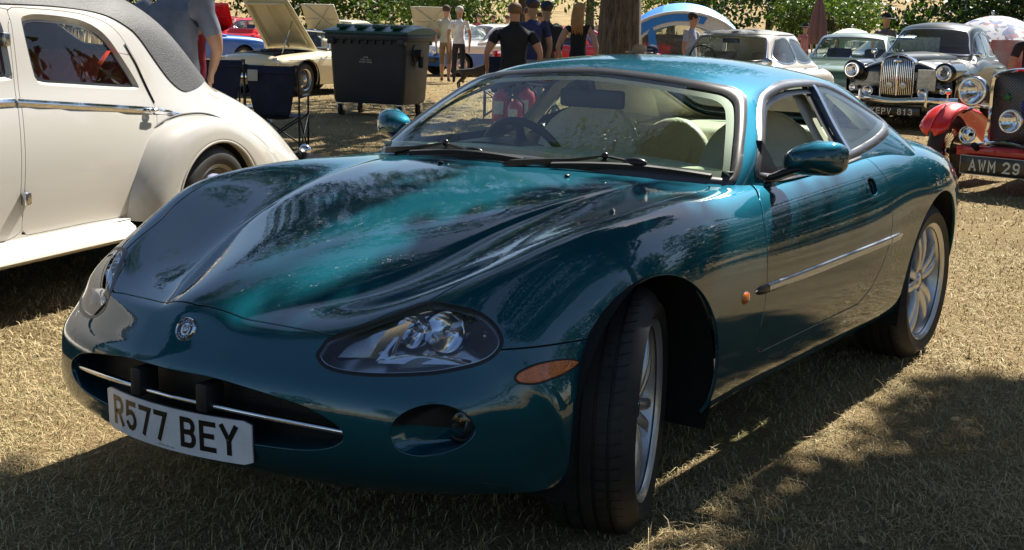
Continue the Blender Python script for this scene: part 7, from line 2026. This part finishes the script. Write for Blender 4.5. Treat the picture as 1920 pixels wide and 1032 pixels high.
    for (p, q, m_) in seg:
        A, B = Va[p], Va[q]; ab = B - A; t = np.clip(((cen - A) @ ab) / (ab @ ab + 1e-9), 0, 1)
        d = np.linalg.norm(cen - A - t[:, None] * ab, axis=1) / (Ra[p] + (Ra[q] - Ra[p]) * t)
        k = d < best; best[k] = d[k]; mi[k] = m_
    mi[(mi == SH) & (cen[:, 2] < zw)] = LG; mi[(mi == LG) & (cen[:, 2] > zw) & (np.hypot(cen[:, 0], cen[:, 1]) < .3 * s)] = SH
    m2.polygons.foreach_set('material_index', mi)
    m2.polygons.foreach_set('use_smooth', [True] * n)
    bo = bpy.data.objects.new('body', m2); COL.objects.link(bo); bo.parent = root
    # head details
    hz = (zp + .72) * s; hx = (fwd + .025) * s
    R_ = Euler((0, 0, head_turn)).to_matrix().to_4x4()
    def hp_(px, py, pz):
        v = R_ @ Vector((px, py, 0)); return (hx + v.x * s, v.y * s, hz + pz * s)
    nz = MB(); nz.sphere(hp_(.103, 0, -.01), .014 * s, 8, 6, (1, .8, 1.5)); nz.build('nose', key('skin', skin), bo, sharp=0)
    for sg in (1, -1):
        ea = MB(); ea.sphere(hp_(.0, .088 * sg, 0), .022 * s, 8, 6, (.8, .4, 1.3)); ea.build('ear', key('skin', skin), bo, sharp=0)
        ey = MB(); ey.sphere(hp_(.090, .030 * sg, .012), .009 * s, 8, 6, (.6, 1.3, .8)); ey.build('eye', 'interior_dark', bo)
    mo = MB(); mo.sphere(hp_(.090, 0, -.048), .018 * s, 8, 6, (.5, 1.2, .3)); mo.build('mouth', P('lips', (.35, .12, .10), .5), bo)
    hm = MB(); rgs = random.Random(len(label))
    if hair is not None:
        hm.sphere(hp_(-.014, 0, .040), .100 * s, 16, 10, (1.0, .96, .88))
        if long_hair:
            for k in range(14):
                yy = -.075 + .15 * k / 13; hm.tube([hp_(-.05, yy * .8, .08), hp_(-.10 + .25 * yy * yy, yy, -.06), hp_(-.125 + .3 * yy * yy, yy * 1.1 + rgs.uniform(-.01, .01), -.20), hp_(-.115, yy * .9 + rgs.uniform(-.02, .02), -.30 - rgs.uniform(0, .06))], [.025 * s, .026 * s, .022 * s, .006 * s], 6)
        hm.build('hair', key('hair', hair), bo, sharp=0)
    if hat == 'cap':
        c = MB(); c.sphere(hp_(-.008, 0, .045), .105 * s, 16, 10, (1, .98, .82)); c.build('cap', key('cloth', (.02, .03, .07)), bo, sharp=0)
        pk = MB(); pk.loft([[hp_(.07 + .08 * math.cos(a), .085 * math.sin(a), .055) for a in np.linspace(-PI / 2, PI / 2, 9)], [hp_(.06 + .075 * math.cos(a), .08 * math.sin(a), .065) for a in np.linspace(-PI / 2, PI / 2, 9)]], closed=False); pk.build('cap_peak', key('cloth', (.02, .03, .07)), bo)
    if hat and hat[0] == 'brim':
        c = MB(); M = Matrix.Translation(hp_(0, 0, .035)); c.lathe([(.20 * s, -.012 * s), (.19 * s, .0), (.112 * s, .005 * s), (.102 * s, .07 * s), (.075 * s, .105 * s), (.0, .10 * s)], 28, M); c.build('hat', key('cloth', hat[1]), bo, sharp=50)
    if bag:
        bg = MB(); bg.rbox(-.30 * s, -.11 * s, -.14 * s, .14 * s, (zp + .08) * s, (zp + .50) * s, .06 * s); bg.build('backpack', key('cloth', (.02, .02, .022)), root, sharp=0, sub=1)
    return root

def wheelie_bin():
    x, y = (-12.14, -10.04)
    view = math.atan2(CAM[1] - y, CAM[0] - x)
    root = thing('wheeled_bin', 'large dark grey four wheeled bin with a green lid standing on the dry grass', 'bin', (x, y, 0), view - rad(24))
    # x forward (short side to viewer's right), long side along local y
    g = MATS.get('bin_grey') or P('bin_grey', (.028, .030, .036), .45, noise=.25, nscale=3, bump=.12, bscale=60, rvar=.1)
    gr = P('bin_green', (.008, .075, .05), .38, noise=.2, nscale=4, rvar=.1)
    b = MB(); rg = []
    for z, dx, dy in ((.20, -.07, -.06), (.26, -.05, -.045), (.75, -.02, -.02), (1.12, 0, 0)):
        hx, hy = .49 + dx, .60 + dy; r = .06
        ring = []
        for (cx, cy, a0) in ((hx - r, hy - r, 0), (-hx + r, hy - r, 90), (-hx + r, -hy + r, 180), (hx - r, -hy + r, 270)):
            for k in range(5): a = rad(a0 + k * 22.5); ring.append((cx + r * math.cos(a), cy + r * math.sin(a), z))
        rg.append(ring)
    b.loft(rg); body = b.build('bin_body', g, root, sharp=50)
    rm = MB(); rm.rbox(-.53, .53, -.65, .65, 1.10, 1.20, .02); rm.build('rim', g, body)
    for yy in np.linspace(-.50, .50, 9):
        f = MB(); f.rbox(.47, .525, yy - .012, yy + .012, 1.05, 1.11, .004); f.build('rim_rib', g, body)
    li = MB(); rg = []
    for yy in np.linspace(-.66, .66, 13):
        e = 1 - (abs(yy) / .66) ** 6 * .4
        rg.append([(.56, yy, 1.195), (.555, yy, 1.23 * 1), (.30, yy, 1.24 + .05 * e), (0, yy, 1.25 + .07 * e), (-.35, yy, 1.25 + .06 * e), (-.54, yy, 1.24), (-.56, yy, 1.195)])
    li.loft(rg); lid = li.build('lid', gr, root, sharp=50)
    for yy in (-.42, -.14, .14, .42):
        r_ = MB(); r_.rbox(-.40, .50, yy - .06, yy + .06, 1.265, 1.325, .02); r_.build('lid_rib', gr, lid)
    for xx, sg in ((.10, 1), (.10, -1)):
        t = MB(); t.cyl((xx, .585 * sg, .93), (xx, .70 * sg, .93), .055, n=16); t.cyl((xx, .58 * sg, .93), (xx, .61 * sg, .93), .12, n=18); t.build('lifting_trunnion', g, root)
        h = MB(); h.rbox(-.02, .02 + .0, min(.60 * sg, .68 * sg), max(.60 * sg, .68 * sg), .72, .93, .02); h.build('lifting_bracket', g, root)
    for sx in (.50, -.50):
        for sy in (.55, -.55):
            k = MB(); k.rbox(sx - .05, sx + .05, sy - .05, sy + .05, 1.04, 1.13, .01); k.build('corner_grip', g, body)
    for sx in (.34, -.34):
        for sy in (.47, -.47):
            c = MB(); c.rbox(sx - .05, sx + .05, sy - .045, sy + .045, .155, .21, .01); c.rbox(sx - .06, sx + .03, sy - .045, sy - .032, .06, .17, .004); c.rbox(sx - .06, sx + .03, sy + .032, sy + .045, .06, .17, .004)
            co = c.build('castor_fork', 'dull_chrome', root)
            w = MB(); w.lathe([(0, -.025), (.085, -.025), (.10, -.018), (.10, .018), (.085, .025), (0, .025)], 22, Matrix.Translation((sx - .02, sy, .10)), axis='y'); w.build('castor_wheel', 'rubber', co, sharp=50)
    tx = MB()
    for i, t in enumerate(('LOAD', 'LEVEL ONLY', 'NO HOT ASHES')): lettering(tx, t, .022, .014, .003, .004, lambda u, v, d, i=i: (.478 + .014 * 0 + d, -.02 + u, .86 - i * .034 + v), space=.012)
    tx.build('bin_lettering', 'white_text', body, smooth=False, recalc=False)
    return root

def folding_chair(label, xy, rz, tag_=False):
    x, y = xy
    root = thing('folding_chair', label, 'chair', (x, y, 0), rz, 'navy folding camping chairs')
    cl = P('navy_canvas', (.012, .018, .05), .75, noise=.35, nscale=9, bump=.4, bscale=14); fr = MATS.get('rubber') or M_('rubber')
    # back faces -x; seat in front
    b = MB(); rows = []
    for t in np.linspace(0, 1, 9):
        z = .40 + .52 * t; rows.append([(-.22 - .09 * t + .035 * math.cos(v * PI / 2) * math.sin(t * PI) * -1, v * (.155 + .10 * t ** .6), z + (.015 if t == 1 and abs(v) == 1 else 0)) for v in np.linspace(-1, 1, 11)])
    b.loft(rows, closed=False); bo = b.build('back', cl, root, sharp=0); bo.modifiers.new('s', 'SOLIDIFY').thickness = .008
    bd = MB(); bd.rbox(-.33, -.305, -.25, .25, .845, .875, .004); bd.build('top_hem', cl, bo)
    s = MB(); s.loft([[(-.24 + .48 * u, v * .25, .42 - .05 * math.cos(v * PI / 2) * math.sin(u * PI)) for v in np.linspace(-1, 1, 9)] for u in np.linspace(0, 1, 7)], closed=False); s.build('seat', cl, root, sharp=0)
    for sg in (1, -1):
        f = MB(); f.tube([(-.22, .27 * sg, .02), (-.24, .27 * sg, .62), (-.315, .265 * sg, .93)], .011, 8); f.build('leg', fr, root)
        f = MB(); f.tube([(.24, .27 * sg, .02), (.24, .27 * sg, .62)], .011, 8); f.build('leg', fr, root)
        f = MB(); f.tube([(-.24, .28 * sg, .62), (.26, .28 * sg, .62)], .016, 8); f.build('armrest', cl, root)
        f = MB(); f.tube([(-.22, .27 * sg, .05), (.24, .27 * sg, .42)], .008, 6); f.tube([(.24, .27 * sg, .05), (-.22, .27 * sg, .42)], .008, 6); f.build('side_brace', fr, root)
    f = MB()
    for xx in (-.225, .24):
        f.tube([(xx, -.27, .05), (xx, .27, .42)], .008, 6); f.tube([(xx, .27, .05), (xx, -.27, .42)], .008, 6)
    f.build('cross_brace', fr, root)
    if tag_:
        t = MB(); t.rbox(-.345, -.338, .12, .22, .77, .88, .003); t.build('care_label', P('label_grey', (.5, .5, .45), .6), bo)
    return root

def parasol(label, xy, r, top, drop, open_=True, cols=((.8, .8, .78), (.2, .5, .2)), pat='plain', pole=True, group='garden parasols', tilt=(0, 0)):
    x, y = xy
    root = thing('parasol', label, 'parasol', (x, y, ground_z(x, y)), 0, group); root.rotation_euler = (tilt[0], tilt[1], 0)
    nm = 'parasol_' + pat
    if nm in MATS: mt = MATS[nm]
    else:
        mt, nt, b = _mat(nm); tc = nt.nodes.new('ShaderNodeTexCoord')
        v = nt.nodes.new('ShaderNodeTexVoronoi'); v.inputs['Scale'].default_value = 11 if pat == 'flower' else 3.2; nt.links.new(tc.outputs['Object'], v.inputs['Vector'])
        rr = nt.nodes.new('ShaderNodeValToRGB'); rr.color_ramp.interpolation = 'CONSTANT'; e = rr.color_ramp.elements
        if pat == 'flower':
            e[0].position = 0; e[0].color = (.60, .62, .68, 1); e[1].position = .85; e[1].color = (.04, .05, .12, 1)
            for p, c in ((.25, (.42, .16, .20)), (.36, (.62, .63, .68)), (.52, (.14, .20, .42)), (.66, (.60, .62, .66))): q = e.new(p); q.color = (*c, 1)
            nt.links.new(v.outputs['Color'], rr.inputs[0])
        elif pat == 'leaf':
            e[0].position = 0; e[0].color = (.16, .42, .14, 1); e[1].position = .38; e[1].color = (.80, .80, .74, 1)
            nt.links.new(v.outputs['Distance'], rr.inputs[0])
        else:
            e[0].color = (*cols[0], 1); e[1].color = (*cols[0], 1); nt.links.new(v.outputs['Distance'], rr.inputs[0])
        nt.links.new(rr.outputs[0], b.inputs['Base Color']); b.inputs['Roughness'].default_value = .7
        tl = nt.nodes.new('ShaderNodeBsdfTranslucent'); nt.links.new(rr.outputs[0], tl.inputs['Color']); ms = nt.nodes.new('ShaderNodeMixShader'); ms.inputs[0].default_value = .3
        nt.links.new(b.outputs[0], ms.inputs[1]); nt.links.new(tl.outputs[0], ms.inputs[2]); nt.links.new(ms.outputs[0], nt.nodes['Material Output'].inputs[0]); MATS[nm] = mt
    N = 8; m = MB(); rows = []
    if open_:
        for t in np.linspace(0, 1, 8):
            row = []
            for k in range(N * 4):
                a = k * 2 * PI / (N * 4); sc = 1 - .05 * (1 - abs(math.cos(a * N / 2))) * 0; cup = .06 * abs(math.sin(a * N / 2)) * t
                rr_ = r * t * (1 - .045 * abs(math.sin(a * N / 2))); row.append((rr_ * math.cos(a), rr_ * math.sin(a), top - drop * (t ** 1.9) - cup * .6))
            rows.append(row)
        m.loft(rows, closed=True, caps=False)
    else:
        for t in np.linspace(0, 1, 9):
            z = top - drop * t; rr0 = r * (.15 + .85 * math.sin(min(1, t * 1.15) * PI / 2)) * (1 if t < .93 else .8)
            rows.append([(rr0 * (1 + .28 * math.cos(a * N)) * math.cos(a), rr0 * (1 + .28 * math.cos(a * N)) * math.sin(a), z) for a in np.linspace(0, 2 * PI, N * 5 + 1)[:-1]])
        m.loft(rows, closed=True, caps=False)
    m.build('canopy', mt, root, sharp=0)
    p = MB(); p.tube([(0, 0, 0), (0, 0, top + .06)], .02, 8); p.sphere((0, 0, top + .06), .035, 8, 6); p.build('pole', 'dull_chrome', root)
    if open_:
        for k in range(N):
            a = k * 2 * PI / N; q = MB(); q.tube([(r * t * math.cos(a), r * t * math.sin(a), top - drop * t ** 1.9 - .015) for t in np.linspace(.02, .99, 6)], .006, 5); q.build('rib', 'dull_chrome', root)
    return root

def tent():
    x, y = (-32.97, -15.53)
    view = math.atan2(CAM[1] - y, CAM[0] - x)
    root = thing('dome_tent', 'blue and white family dome tent with clear windows beyond the tree trunk', 'tent', (x, y, ground_z(x, y)), view)
    # x toward viewer, y to the viewer's right is -y ... local y left
    bl = P('tent_blue', (.02, .20, .62), .55, noise=.15, nscale=2, bump=.2, bscale=5); lb = P('tent_light', (.08, .33, .80), .5, noise=.1, nscale=2); wh = P('tent_white', (.62, .63, .64), .6, noise=.1); 
    W2, H2, L2 = 1.95, 1.86, 3.4
    def dome(a, u):   # a 0..PI across, u 0..1 front to back
        k = 1 - .35 * u * u
        return (1.2 - L2 * u, -W2 * math.cos(a) * k, H2 * math.sin(a) ** .72 * (1 + .75 * u - .95 * u * u))
    sect = [(0, .22, wh, 'side_panel'), (.22, .40, bl, 'blue_panel'), (.40, .60, lb, 'roof_panel'), (.60, .78, lb, 'roof_panel'), (.78, 1.0, wh, 'side_panel')]
    for a0, a1, mt, nm in sect:
        m = MB(); m.loft([[dome(PI * (a0 + (a1 - a0) * i / 8), u) for i in range(9)] for u in np.linspace(0, 1, 9)], closed=False); o = m.build(nm, mt, root, sharp=0)
    po = MB(); po.tube([tuple(Vector(dome(PI * t, 0)) + Vector((.02, 0, .0))) for t in np.linspace(0, 1, 25)], .035, 8); po.build('front_pole_sleeve', wh, root, sharp=0)
    # front wall: white surround, blue top wedge, clear window, doors
    fw = MB(); pts = [dome(PI * t, 0) for t in np.linspace(0, 1, 25)]; inner = [(1.16, p[1] * .78, max(.35, p[2] * .80)) for p in pts]
    fw.loft([[(p[0] - .03, p[1], p[2]) for p in pts], inner], closed=False); fw.build('front_wall', wh, root, sharp=0)
    fb = MB(); fb.loft([[(1.19, dome(PI * t, 0)[1] * .97, dome(PI * t, 0)[2] * .97) for t in np.linspace(.12, .62, 10)], [(1.20, dome(PI * t, 0)[1] * .80, dome(PI * t, 0)[2] * .86) for t in np.linspace(.12, .62, 10)]], closed=False); fb.build('front_valance', bl, root, sharp=0)
    wn = MB(); wn.add([(1.14, -1.25, .35), (1.14, 1.3, .35), (1.14, 1.2, 1.35), (1.14, .5, 1.72), (1.14, -.5, 1.72), (1.14, -1.15, 1.35)], [(0, 1, 2, 3, 4, 5)]); wn.build('clear_window', glass('tent_pvc', (.55, .60, .58), .05, .8, .12), root, smooth=False)
    pn = MB(); pn.prism([(-.9, .30), (-.55, .30), (-.80, 1.25), (-.9, 1.45), (-1.0, 1.25)], 1.17, 1.19, axis='x'); pn.build('blue_flap', bl, root, smooth=False)
    pn = MB(); pn.prism([(1.05, .05), (1.85, .05), (1.70, .9), (1.25, 1.4)], 1.17, 1.19, axis='x'); pn.build('side_flap', wh, root, smooth=False)
    # small rear pod to the viewer's right
    m = MB(); m.loft([[(-.6 - 1.3 * u, -2.4 + .9 * -math.cos(PI * t) * (1 - .2 * u), 1.45 * math.sin(PI * t) ** .8 * (1 - .2 * u)) for t in np.linspace(0, 1, 15)] for u in np.linspace(0, 1, 5)], closed=False); m.build('rear_pod', wh, root, sharp=0)
    m = MB(); m.loft([[(-.58, -2.4 + .9 * f * -math.cos(PI * t), 1.45 * f * math.sin(PI * t) ** .8) for t in np.linspace(.08, .92, 13)] for f in (.62, .9)], closed=False); m.build('pod_arch', bl, root, sharp=0)
    m = MB(); m.loft([[(-.57, -2.4 + .9 * f * -math.cos(PI * t), 1.45 * f * math.sin(PI * t) ** .8) for t in np.linspace(.08, .92, 13)] for f in (.02, .60)], closed=False); m.build('pod_window', 'interior_dark', root, sharp=0)
    bk = MB(); bk.rbox(-.5, -.4, -1.2, 1.2, .1, 1.2, .1); bk.build('things_inside', P('tent_inside', (.20, .21, .22), .8, noise=.6, nscale=3), root)
    return root

def extinguisher(label, xy, s=1.0, rz=0, z=0.):
    root = thing('fire_extinguisher', label, 'fire extinguisher', (xy[0], xy[1], z), rz, 'fire extinguishers on the grass')
    m = MB(); m.lathe([(0, 0), (.085, 0), (.09, .02), (.09, .40), (.07, .455), (.03, .475), (.025, .50), (0, .50)], 24, Tm(s=s)); b = m.build('cylinder_body', P('ext_red', (.35, .02, .015), .3, coat=.5), root, sharp=0)
    h = MB(); h.rbox(-.03 * s, .10 * s, -.015 * s, .015 * s, .50 * s, .53 * s, .004); h.rbox(-.02 * s, .11 * s, -.012 * s, .012 * s, .545 * s, .56 * s, .004); h.tube([(0, 0, .5 * s), (0, 0, .55 * s)], .018 * s, 8); h.build('valve', 'trim', root)
    t = MB(); t.tube([(-.03 * s, 0, .51 * s), (-.10 * s, .02, .44 * s), (-.105 * s, .02, .15 * s)], .010 * s, 6); t.build('hose', 'rubber', root)
    l = MB()
    for z0, z1 in ((.25, .38), (.08, .18)):
        l.loft([[(.0912 * s * math.cos(a), .0912 * s * math.sin(a), z * s) for a in np.linspace(rad(10), rad(75), 7)] for z in (z0, z1)], closed=False)
    l.build('paper_label', P('ext_label', (.55, .55, .45), .6, noise=.3, nscale=40), b, sharp=0)
    return root

def dog(xy, rz):
    root = thing('dog', 'black dog on the grass beside the folding chair', 'dog', (xy[0], xy[1], 0), rz); root.scale = (.8, .8, .8)
    V = []; E = []; R = []
    def a(p, r, par=None):
        V.append(p); R.append(r); i = len(V) - 1
        if par is not None: E.append((par, i))
        return i
    hip = a((-.22, 0, .50), .09); mid = a((0, 0, .49), .095, hip); ch = a((.18, 0, .50), .125, mid); nk = a((.32, 0, .63), .075, ch); hd = a((.44, 0, .70), .07, nk); mz = a((.56, 0, .67), .034, hd)
    tl = a((-.42, 0, .50), .022, hip); a((-.56, .02, .40), .010, tl)
    for sg in (1, -1):
        k = a((-.22, .08 * sg, .34), .055, hip); hk = a((-.38, .085 * sg, .20), .026, k); pw = a((-.34, .085 * sg, .04), .022, hk); a((-.28, .085 * sg, .02), .022, pw)
        e = a((.22, .085 * sg, .32), .042, ch); w = a((.24, .085 * sg, .15), .024, e); p = a((.24, .085 * sg, .03), .022, w); a((.29, .085 * sg, .02), .022, p)
    me = bpy.data.meshes.new('d'); me.from_pydata(V, E, []); me.update(); o = bpy.data.objects.new('d', me); COL.objects.link(o); o.modifiers.new('s', 'SKIN').use_smooth_shade = True
    for i, r in enumerate(R): me.skin_vertices[0].data[i].radius = (r, r)
    me.skin_vertices[0].data[0].use_root = True; o.modifiers.new('b', 'SUBSURF').render_levels = 1; bpy.context.evaluated_depsgraph_get().update()
    m2 = bpy.data.meshes.new_from_object(o.evaluated_get(bpy.context.evaluated_depsgraph_get())); bpy.data.objects.remove(o)
    m2.materials.clear(); m2.name = 'body'; bo = link('body', m2, P('dog_black', (.015, .013, .012), .6, col2=(.05, .03, .015), nscale=5), root)
    for sg in (1, -1):
        e = MB(); e.add([(.43, .045 * sg, .74), (.40, .085 * sg, .70), (.43, .095 * sg, .63), (.46, .06 * sg, .70)], [(0, 1, 2, 3)]); eo = e.build('ear', MATS['dog_black'], root, smooth=False); eo.modifiers.new('s', 'SOLIDIFY').thickness = .01
    nb = MB(); nb.sphere((.61, 0, .675), .016, 8, 6); nb.build('nose', 'interior_dark', root)

def build_props():
    wheelie_bin(); tent()
    v = lambda p: math.atan2(CAM[1] - p[1], CAM[0] - p[0])
    p = (-6.75, -6.96); folding_chair('navy folding chair with a pale label on its back beyond the cream saloon tail', p, v(p) + rad(168), True)
    p = (-7.41, -8.50); folding_chair('navy folding chair further left, partly hidden by the cream saloon', p, v(p) + rad(185))
    p = (-13.06, -8.47); folding_chair('navy folding chair left of the coupe roof below the man in the black shirt', p, v(p) + rad(178))
    # low table beside the chairs
    p = (-7.08, -7.91); t = thing('camping_table', 'low pale folding table between the two navy chairs', 'table', (p[0], p[1], 0), v(p)); m = MB(); m.rbox(-.22, .22, -.42, .42, .42, .45, .006); m.build('table_top', P('table_pale', (.30, .33, .30), .5), t)
    for sx in (-.18, .18):
        for sy in (-.38, .38):
            l = MB(); l.cyl((sx, sy, 0), (sx, sy, .42), .011, n=8); l.build('leg', 'dull_chrome', t)
    # seen through the windscreen
    p = (-10.31, -6.64); extinguisher('tall red fire extinguisher, leftmost of the three seen through the windscreen', p, 1.22, v(p) - rad(60))
    p = (-10.16, -6.33); extinguisher('short red fire extinguisher standing between two taller ones', p, 1.02, v(p) - rad(60))
    p = (-10.48, -6.39); extinguisher('tall red fire extinguisher, rightmost of the three seen through the windscreen', p, 1.28, v(p) - rad(60))
    p = (-11.65, -7.17); t = thing('camping_table', 'round folding table on thin crossed legs behind the fire extinguishers', 'table', (p[0], p[1], 0), v(p)); m = MB(); m.lathe([(0, .60), (.42, .60), (.43, .615), (.42, .63), (0, .63)], 32); m.build('table_top', 'trim', t)
    for k in range(4):
        a = k * PI / 2 + .4; l = MB(); l.tube([(.38 * math.cos(a), .38 * math.sin(a), 0), (-.20 * math.cos(a + .3), -.20 * math.sin(a + .3), .60)], .010, 6); l.build('leg', 'trim', t)
    bgm = MB(); bgm.sphere((0, 0, 0), .24, 20, 10, (1, 1.5, .35)); o = bgm.build('cool_bag', P('orange_red', (.65, .06, .02), .5, col2=(.75, .35, .02), nscale=4), None, sharp=0); p = (-11.83, -6.89); o.location = (p[0], p[1], .72); tag(o, 'orange and red bag lying on the folding table seen through the windscreen', 'bag')
    p = (-12.03, -6.94); t = thing('camping_table', 'second folding table with thin crossed legs carrying the orange bag', 'table', (p[0], p[1], 0), v(p)); m = MB(); m.rbox(-.25, .25, -.35, .35, .63, .655, .006); m.build('table_top', 'trim', t)
    for k in range(4):
        a = k * PI / 2 + .7; l = MB(); l.tube([(.30 * math.cos(a), .34 * math.sin(a), 0), (-.20 * math.cos(a), -.25 * math.sin(a), .63)], .010, 6); l.build('leg', 'trim', t)
    # people
    sk = (.40, .22, .14)
    def pp(px, D, deg, label, **k):
        q = px; return person(label, q, v(q) + rad(deg), **k)
    pp((-2.85, -4.14), 0, 160, 'man in a grey t-shirt standing behind the cream saloon, head out of frame', shirt=(.21, .23, .29), legs=(.03, .035, .06), h=1.86, build=1.32, sleeve=.62, arms=((.14, .0, -.52), (.26, -.06, -.40)))
    o = pp((-3.44, -5.07), 0, 185, 'person in a black t-shirt with pale lettering behind the cream saloon roof', shirt=(.02, .015, .02), legs=(.03, .03, .04), h=1.80, build=1.2, sleeve=.8)
    t = MB(); lettering(t, 'TACTIC', .055, .038, .009, .008, lambda u, w, d: (-.155, -u, 1.42 + w)); t.build('shirt_lettering', P('shirt_print', (.45, .25, .25), .7), o, smooth=False, recalc=False)
    pp((-4.61, -5.84), 0, -60, 'person in dark red top reaching out a hand behind the man in grey', shirt=(.30, .02, .03), legs=(.03, .03, .04), h=1.74, arms=((.45, -.05, -.05), (.40, -.05, -.10)), sleeve=.6)
    pp((-21.84, -16.05), 0, 172, 'man in a pale shirt and khaki shorts, left of the pair beside the bin', shirt=(.42, .44, .36), legs=(.22, .15, .08), h=1.82, shorts=True, walk=.16, hair=(.06, .035, .02), shoes=(.05, .05, .06))
    pp((-21.60, -15.50), 0, 178, 'grey haired man in white shirt and dark trousers, right of the pair by the bin', shirt=(.76, .77, .82), legs=(.02, .02, .03), h=1.80, hair=(.45, .42, .38), walk=.08)
    pp((-10.47, -6.58), 0, 182, 'broad man in a black t-shirt seen from behind', shirt=(.012, .012, .016), legs=(.05, .045, .05), h=1.69, build=1.42, hair=(.20, .11, .06), arms=((.12, .12, -.50), (.12, .10, -.50)), skin=(.45, .24, .16))
    pp((-12.44, -7.59), 0, 200, 'man in a navy shirt and cap behind the broad man in black', shirt=(.03, .04, .12), legs=(.25, .27, .30), h=1.80, build=1.15, hat='cap')
    pp((-13.82, -8.23), 0, 215, 'person in a dark cap with a black backpack and pale jeans', shirt=(.06, .045, .04), legs=(.25, .30, .36), h=1.78, hat='cap', bag=True)
    pp((-18.68, -11.75), 0, 20, 'dark haired visitor facing the viewer behind the navy shirt', shirt=(.10, .09, .10), legs=(.05, .05, .07), h=1.76)
    pp((-20.51, -12.61), 0, -20, 'woman with brown hair between the two capped visitors', shirt=(.25, .12, .12), legs=(.05, .05, .07), h=1.70, female=True, hair=(.10, .04, .02))
    pp((-13.39, -7.42), 0, 165, 'woman with long blond hair in a sleeveless black top', shirt=(.012, .012, .014), legs=(.02, .02, .03), h=1.76, female=True, long_hair=True, hair=(.42, .22, .09), vest=True, skin=(.50, .28, .19), build=1.05, arms=((.10, .06, -.50), (.10, .06, -.50)))
    pp((-17.73, -7.76), 0, 60, 'man in a pale blue checked shirt with a strap, standing before the tent', shirt=(.35, .36, .48), legs=(.03, .03, .05), h=1.72, hair=(.03, .02, .015), skin=(.40, .21, .13), head_turn=.5)
    pp((-12.81, -6.13), 0, 60, 'seated person in a straw hat below the tree trunk', shirt=(.10, .08, .08), legs=(.05, .05, .06), hat=('brim', (.33, .22, .13)), sit=.40, h=1.70, z=0)
    pp((-13.81, -6.44), 0, -40, 'seated person in a dark blue cap beside the straw hat', shirt=(.30, .10, .08), legs=(.05, .05, .06), hat='cap', sit=.40, h=1.70, z=0)
    pp((-24.97, -6.78), 0, 150, 'man in a dark wide brimmed hat and grey t-shirt beside the black and grey saloon', shirt=(.10, .10, .115), legs=(.04, .04, .05), hat=('brim', (.02, .018, .018)), hair=(.40, .33, .24), h=1.86, build=1.15)
    pp((-33.07, -11.74), 0, 30, 'distant person in pink under a dark hat beside the closed parasol', shirt=(.50, .20, .20), legs=(.10, .10, .15), hat=('brim', (.02, .02, .02)), h=1.66)
    pp((-28.76, -9.20), 0, 10, 'seated person in a dark red top under the leaf patterned parasol', shirt=(.16, .03, .04), legs=(.04, .04, .05), sit=.45, h=1.7, z=0.15)
    pp((-13.13, -1.11), 0, 200, 'person in a dark top at the far right edge', shirt=(.02, .02, .03), legs=(.02, .02, .03), h=1.72, build=1.2, hair=(.25, .15, .10))
    pp((-24.89, -4.18), 0, 160, 'person with a straw hat behind the flowered parasol', shirt=(.35, .05, .08), legs=(.10, .10, .12), hat=('brim', (.50, .42, .26)), h=1.80)
    for i, (px, D, c) in enumerate(((((-35.13, -26.77)), 48, (.5, .5, .5)), (((-34.52, -24.07)), 46, (.45, .1, .1)), (((-35.61, -24.23)), 47, (.10, .12, .3)), (((-33.48, -32.89)), 50, (.5, .08, .08)), (((-34.22, -22.70)), 45, (.6, .5, .3)))):
        person(['distant visitor in grey above the bin', 'distant visitor in dark red near the rally car', 'distant visitor in navy left of the man in black', 'distant visitor in red behind the red hatchback', 'distant visitor in cream behind the man in black'][i], px, rad(40 * i), c, (.06, .06, .08), h=1.72)
    p = (-19.33, -13.49); dog(p, v(p) + rad(75))
    parasol('closed dusty pink parasol on a thin pole above the white saloon', (-22.74, -7.42), .16, 2.15, 1.0, False, ((.30, .17, .17), (0, 0, 0)), 'pink')
    parasol('open white parasol with green leaf pattern behind the dark green saloon', (-31.86, -9.95), .75, 1.52, .30, True, pat='leaf')
    parasol('open flowered parasol in blue and pink behind the black and grey saloon', (-22.17, -3.76), .98, 1.78, .42, True, pat='flower', tilt=(rad(4), 0))
    # red and white stand under the flowered parasol
    p = (-21.76, -3.48); m = MB(); m.rbox(-.1, .1, -.28, .28, 0, 1.35, .05); o = m.build('clothes_rail_cover', P('red_white', (.60, .05, .06), .6, col2=(.7, .65, .62), nscale=2.2), None); o.location = (p[0], p[1], 0); tag(o, 'red and white cloth hanging below the flowered parasol', 'cloth')
    # low trailing line of the field edge fence
    p0 = (-53.52, -20.71); p1 = (-62.01, -15.12); t = thing('rope_fence', 'thin pale rope fence with short posts across the slope', 'fence', (0, 0, 0), 0)
    for i in range(9):
        q = (p0[0] + (p1[0] - p0[0]) * i / 8, p0[1] + (p1[1] - p0[1]) * i / 8); z = ground_z(*q); m = MB(); m.cyl((q[0], q[1], z - .1), (q[0], q[1], z + 1.1), .04, n=8); m.build('post', 'table_wood' if False else P('post_wood', (.30, .25, .18), .8), t)
    m = MB(); m.tube([(p0[0] + (p1[0] - p0[0]) * i / 16, p0[1] + (p1[1] - p0[1]) * i / 16, ground_z(p0[0] + (p1[0] - p0[0]) * i / 16, p0[1] + (p1[1] - p0[1]) * i / 16) + 1.0 - .12 * (i % 2)) for i in range(17)], .02, 5); m.build('rope', MATS['post_wood'], t)

build_env()
build_coupe()
build_vehicles()
try:
    build_props()
except NameError:
    pass
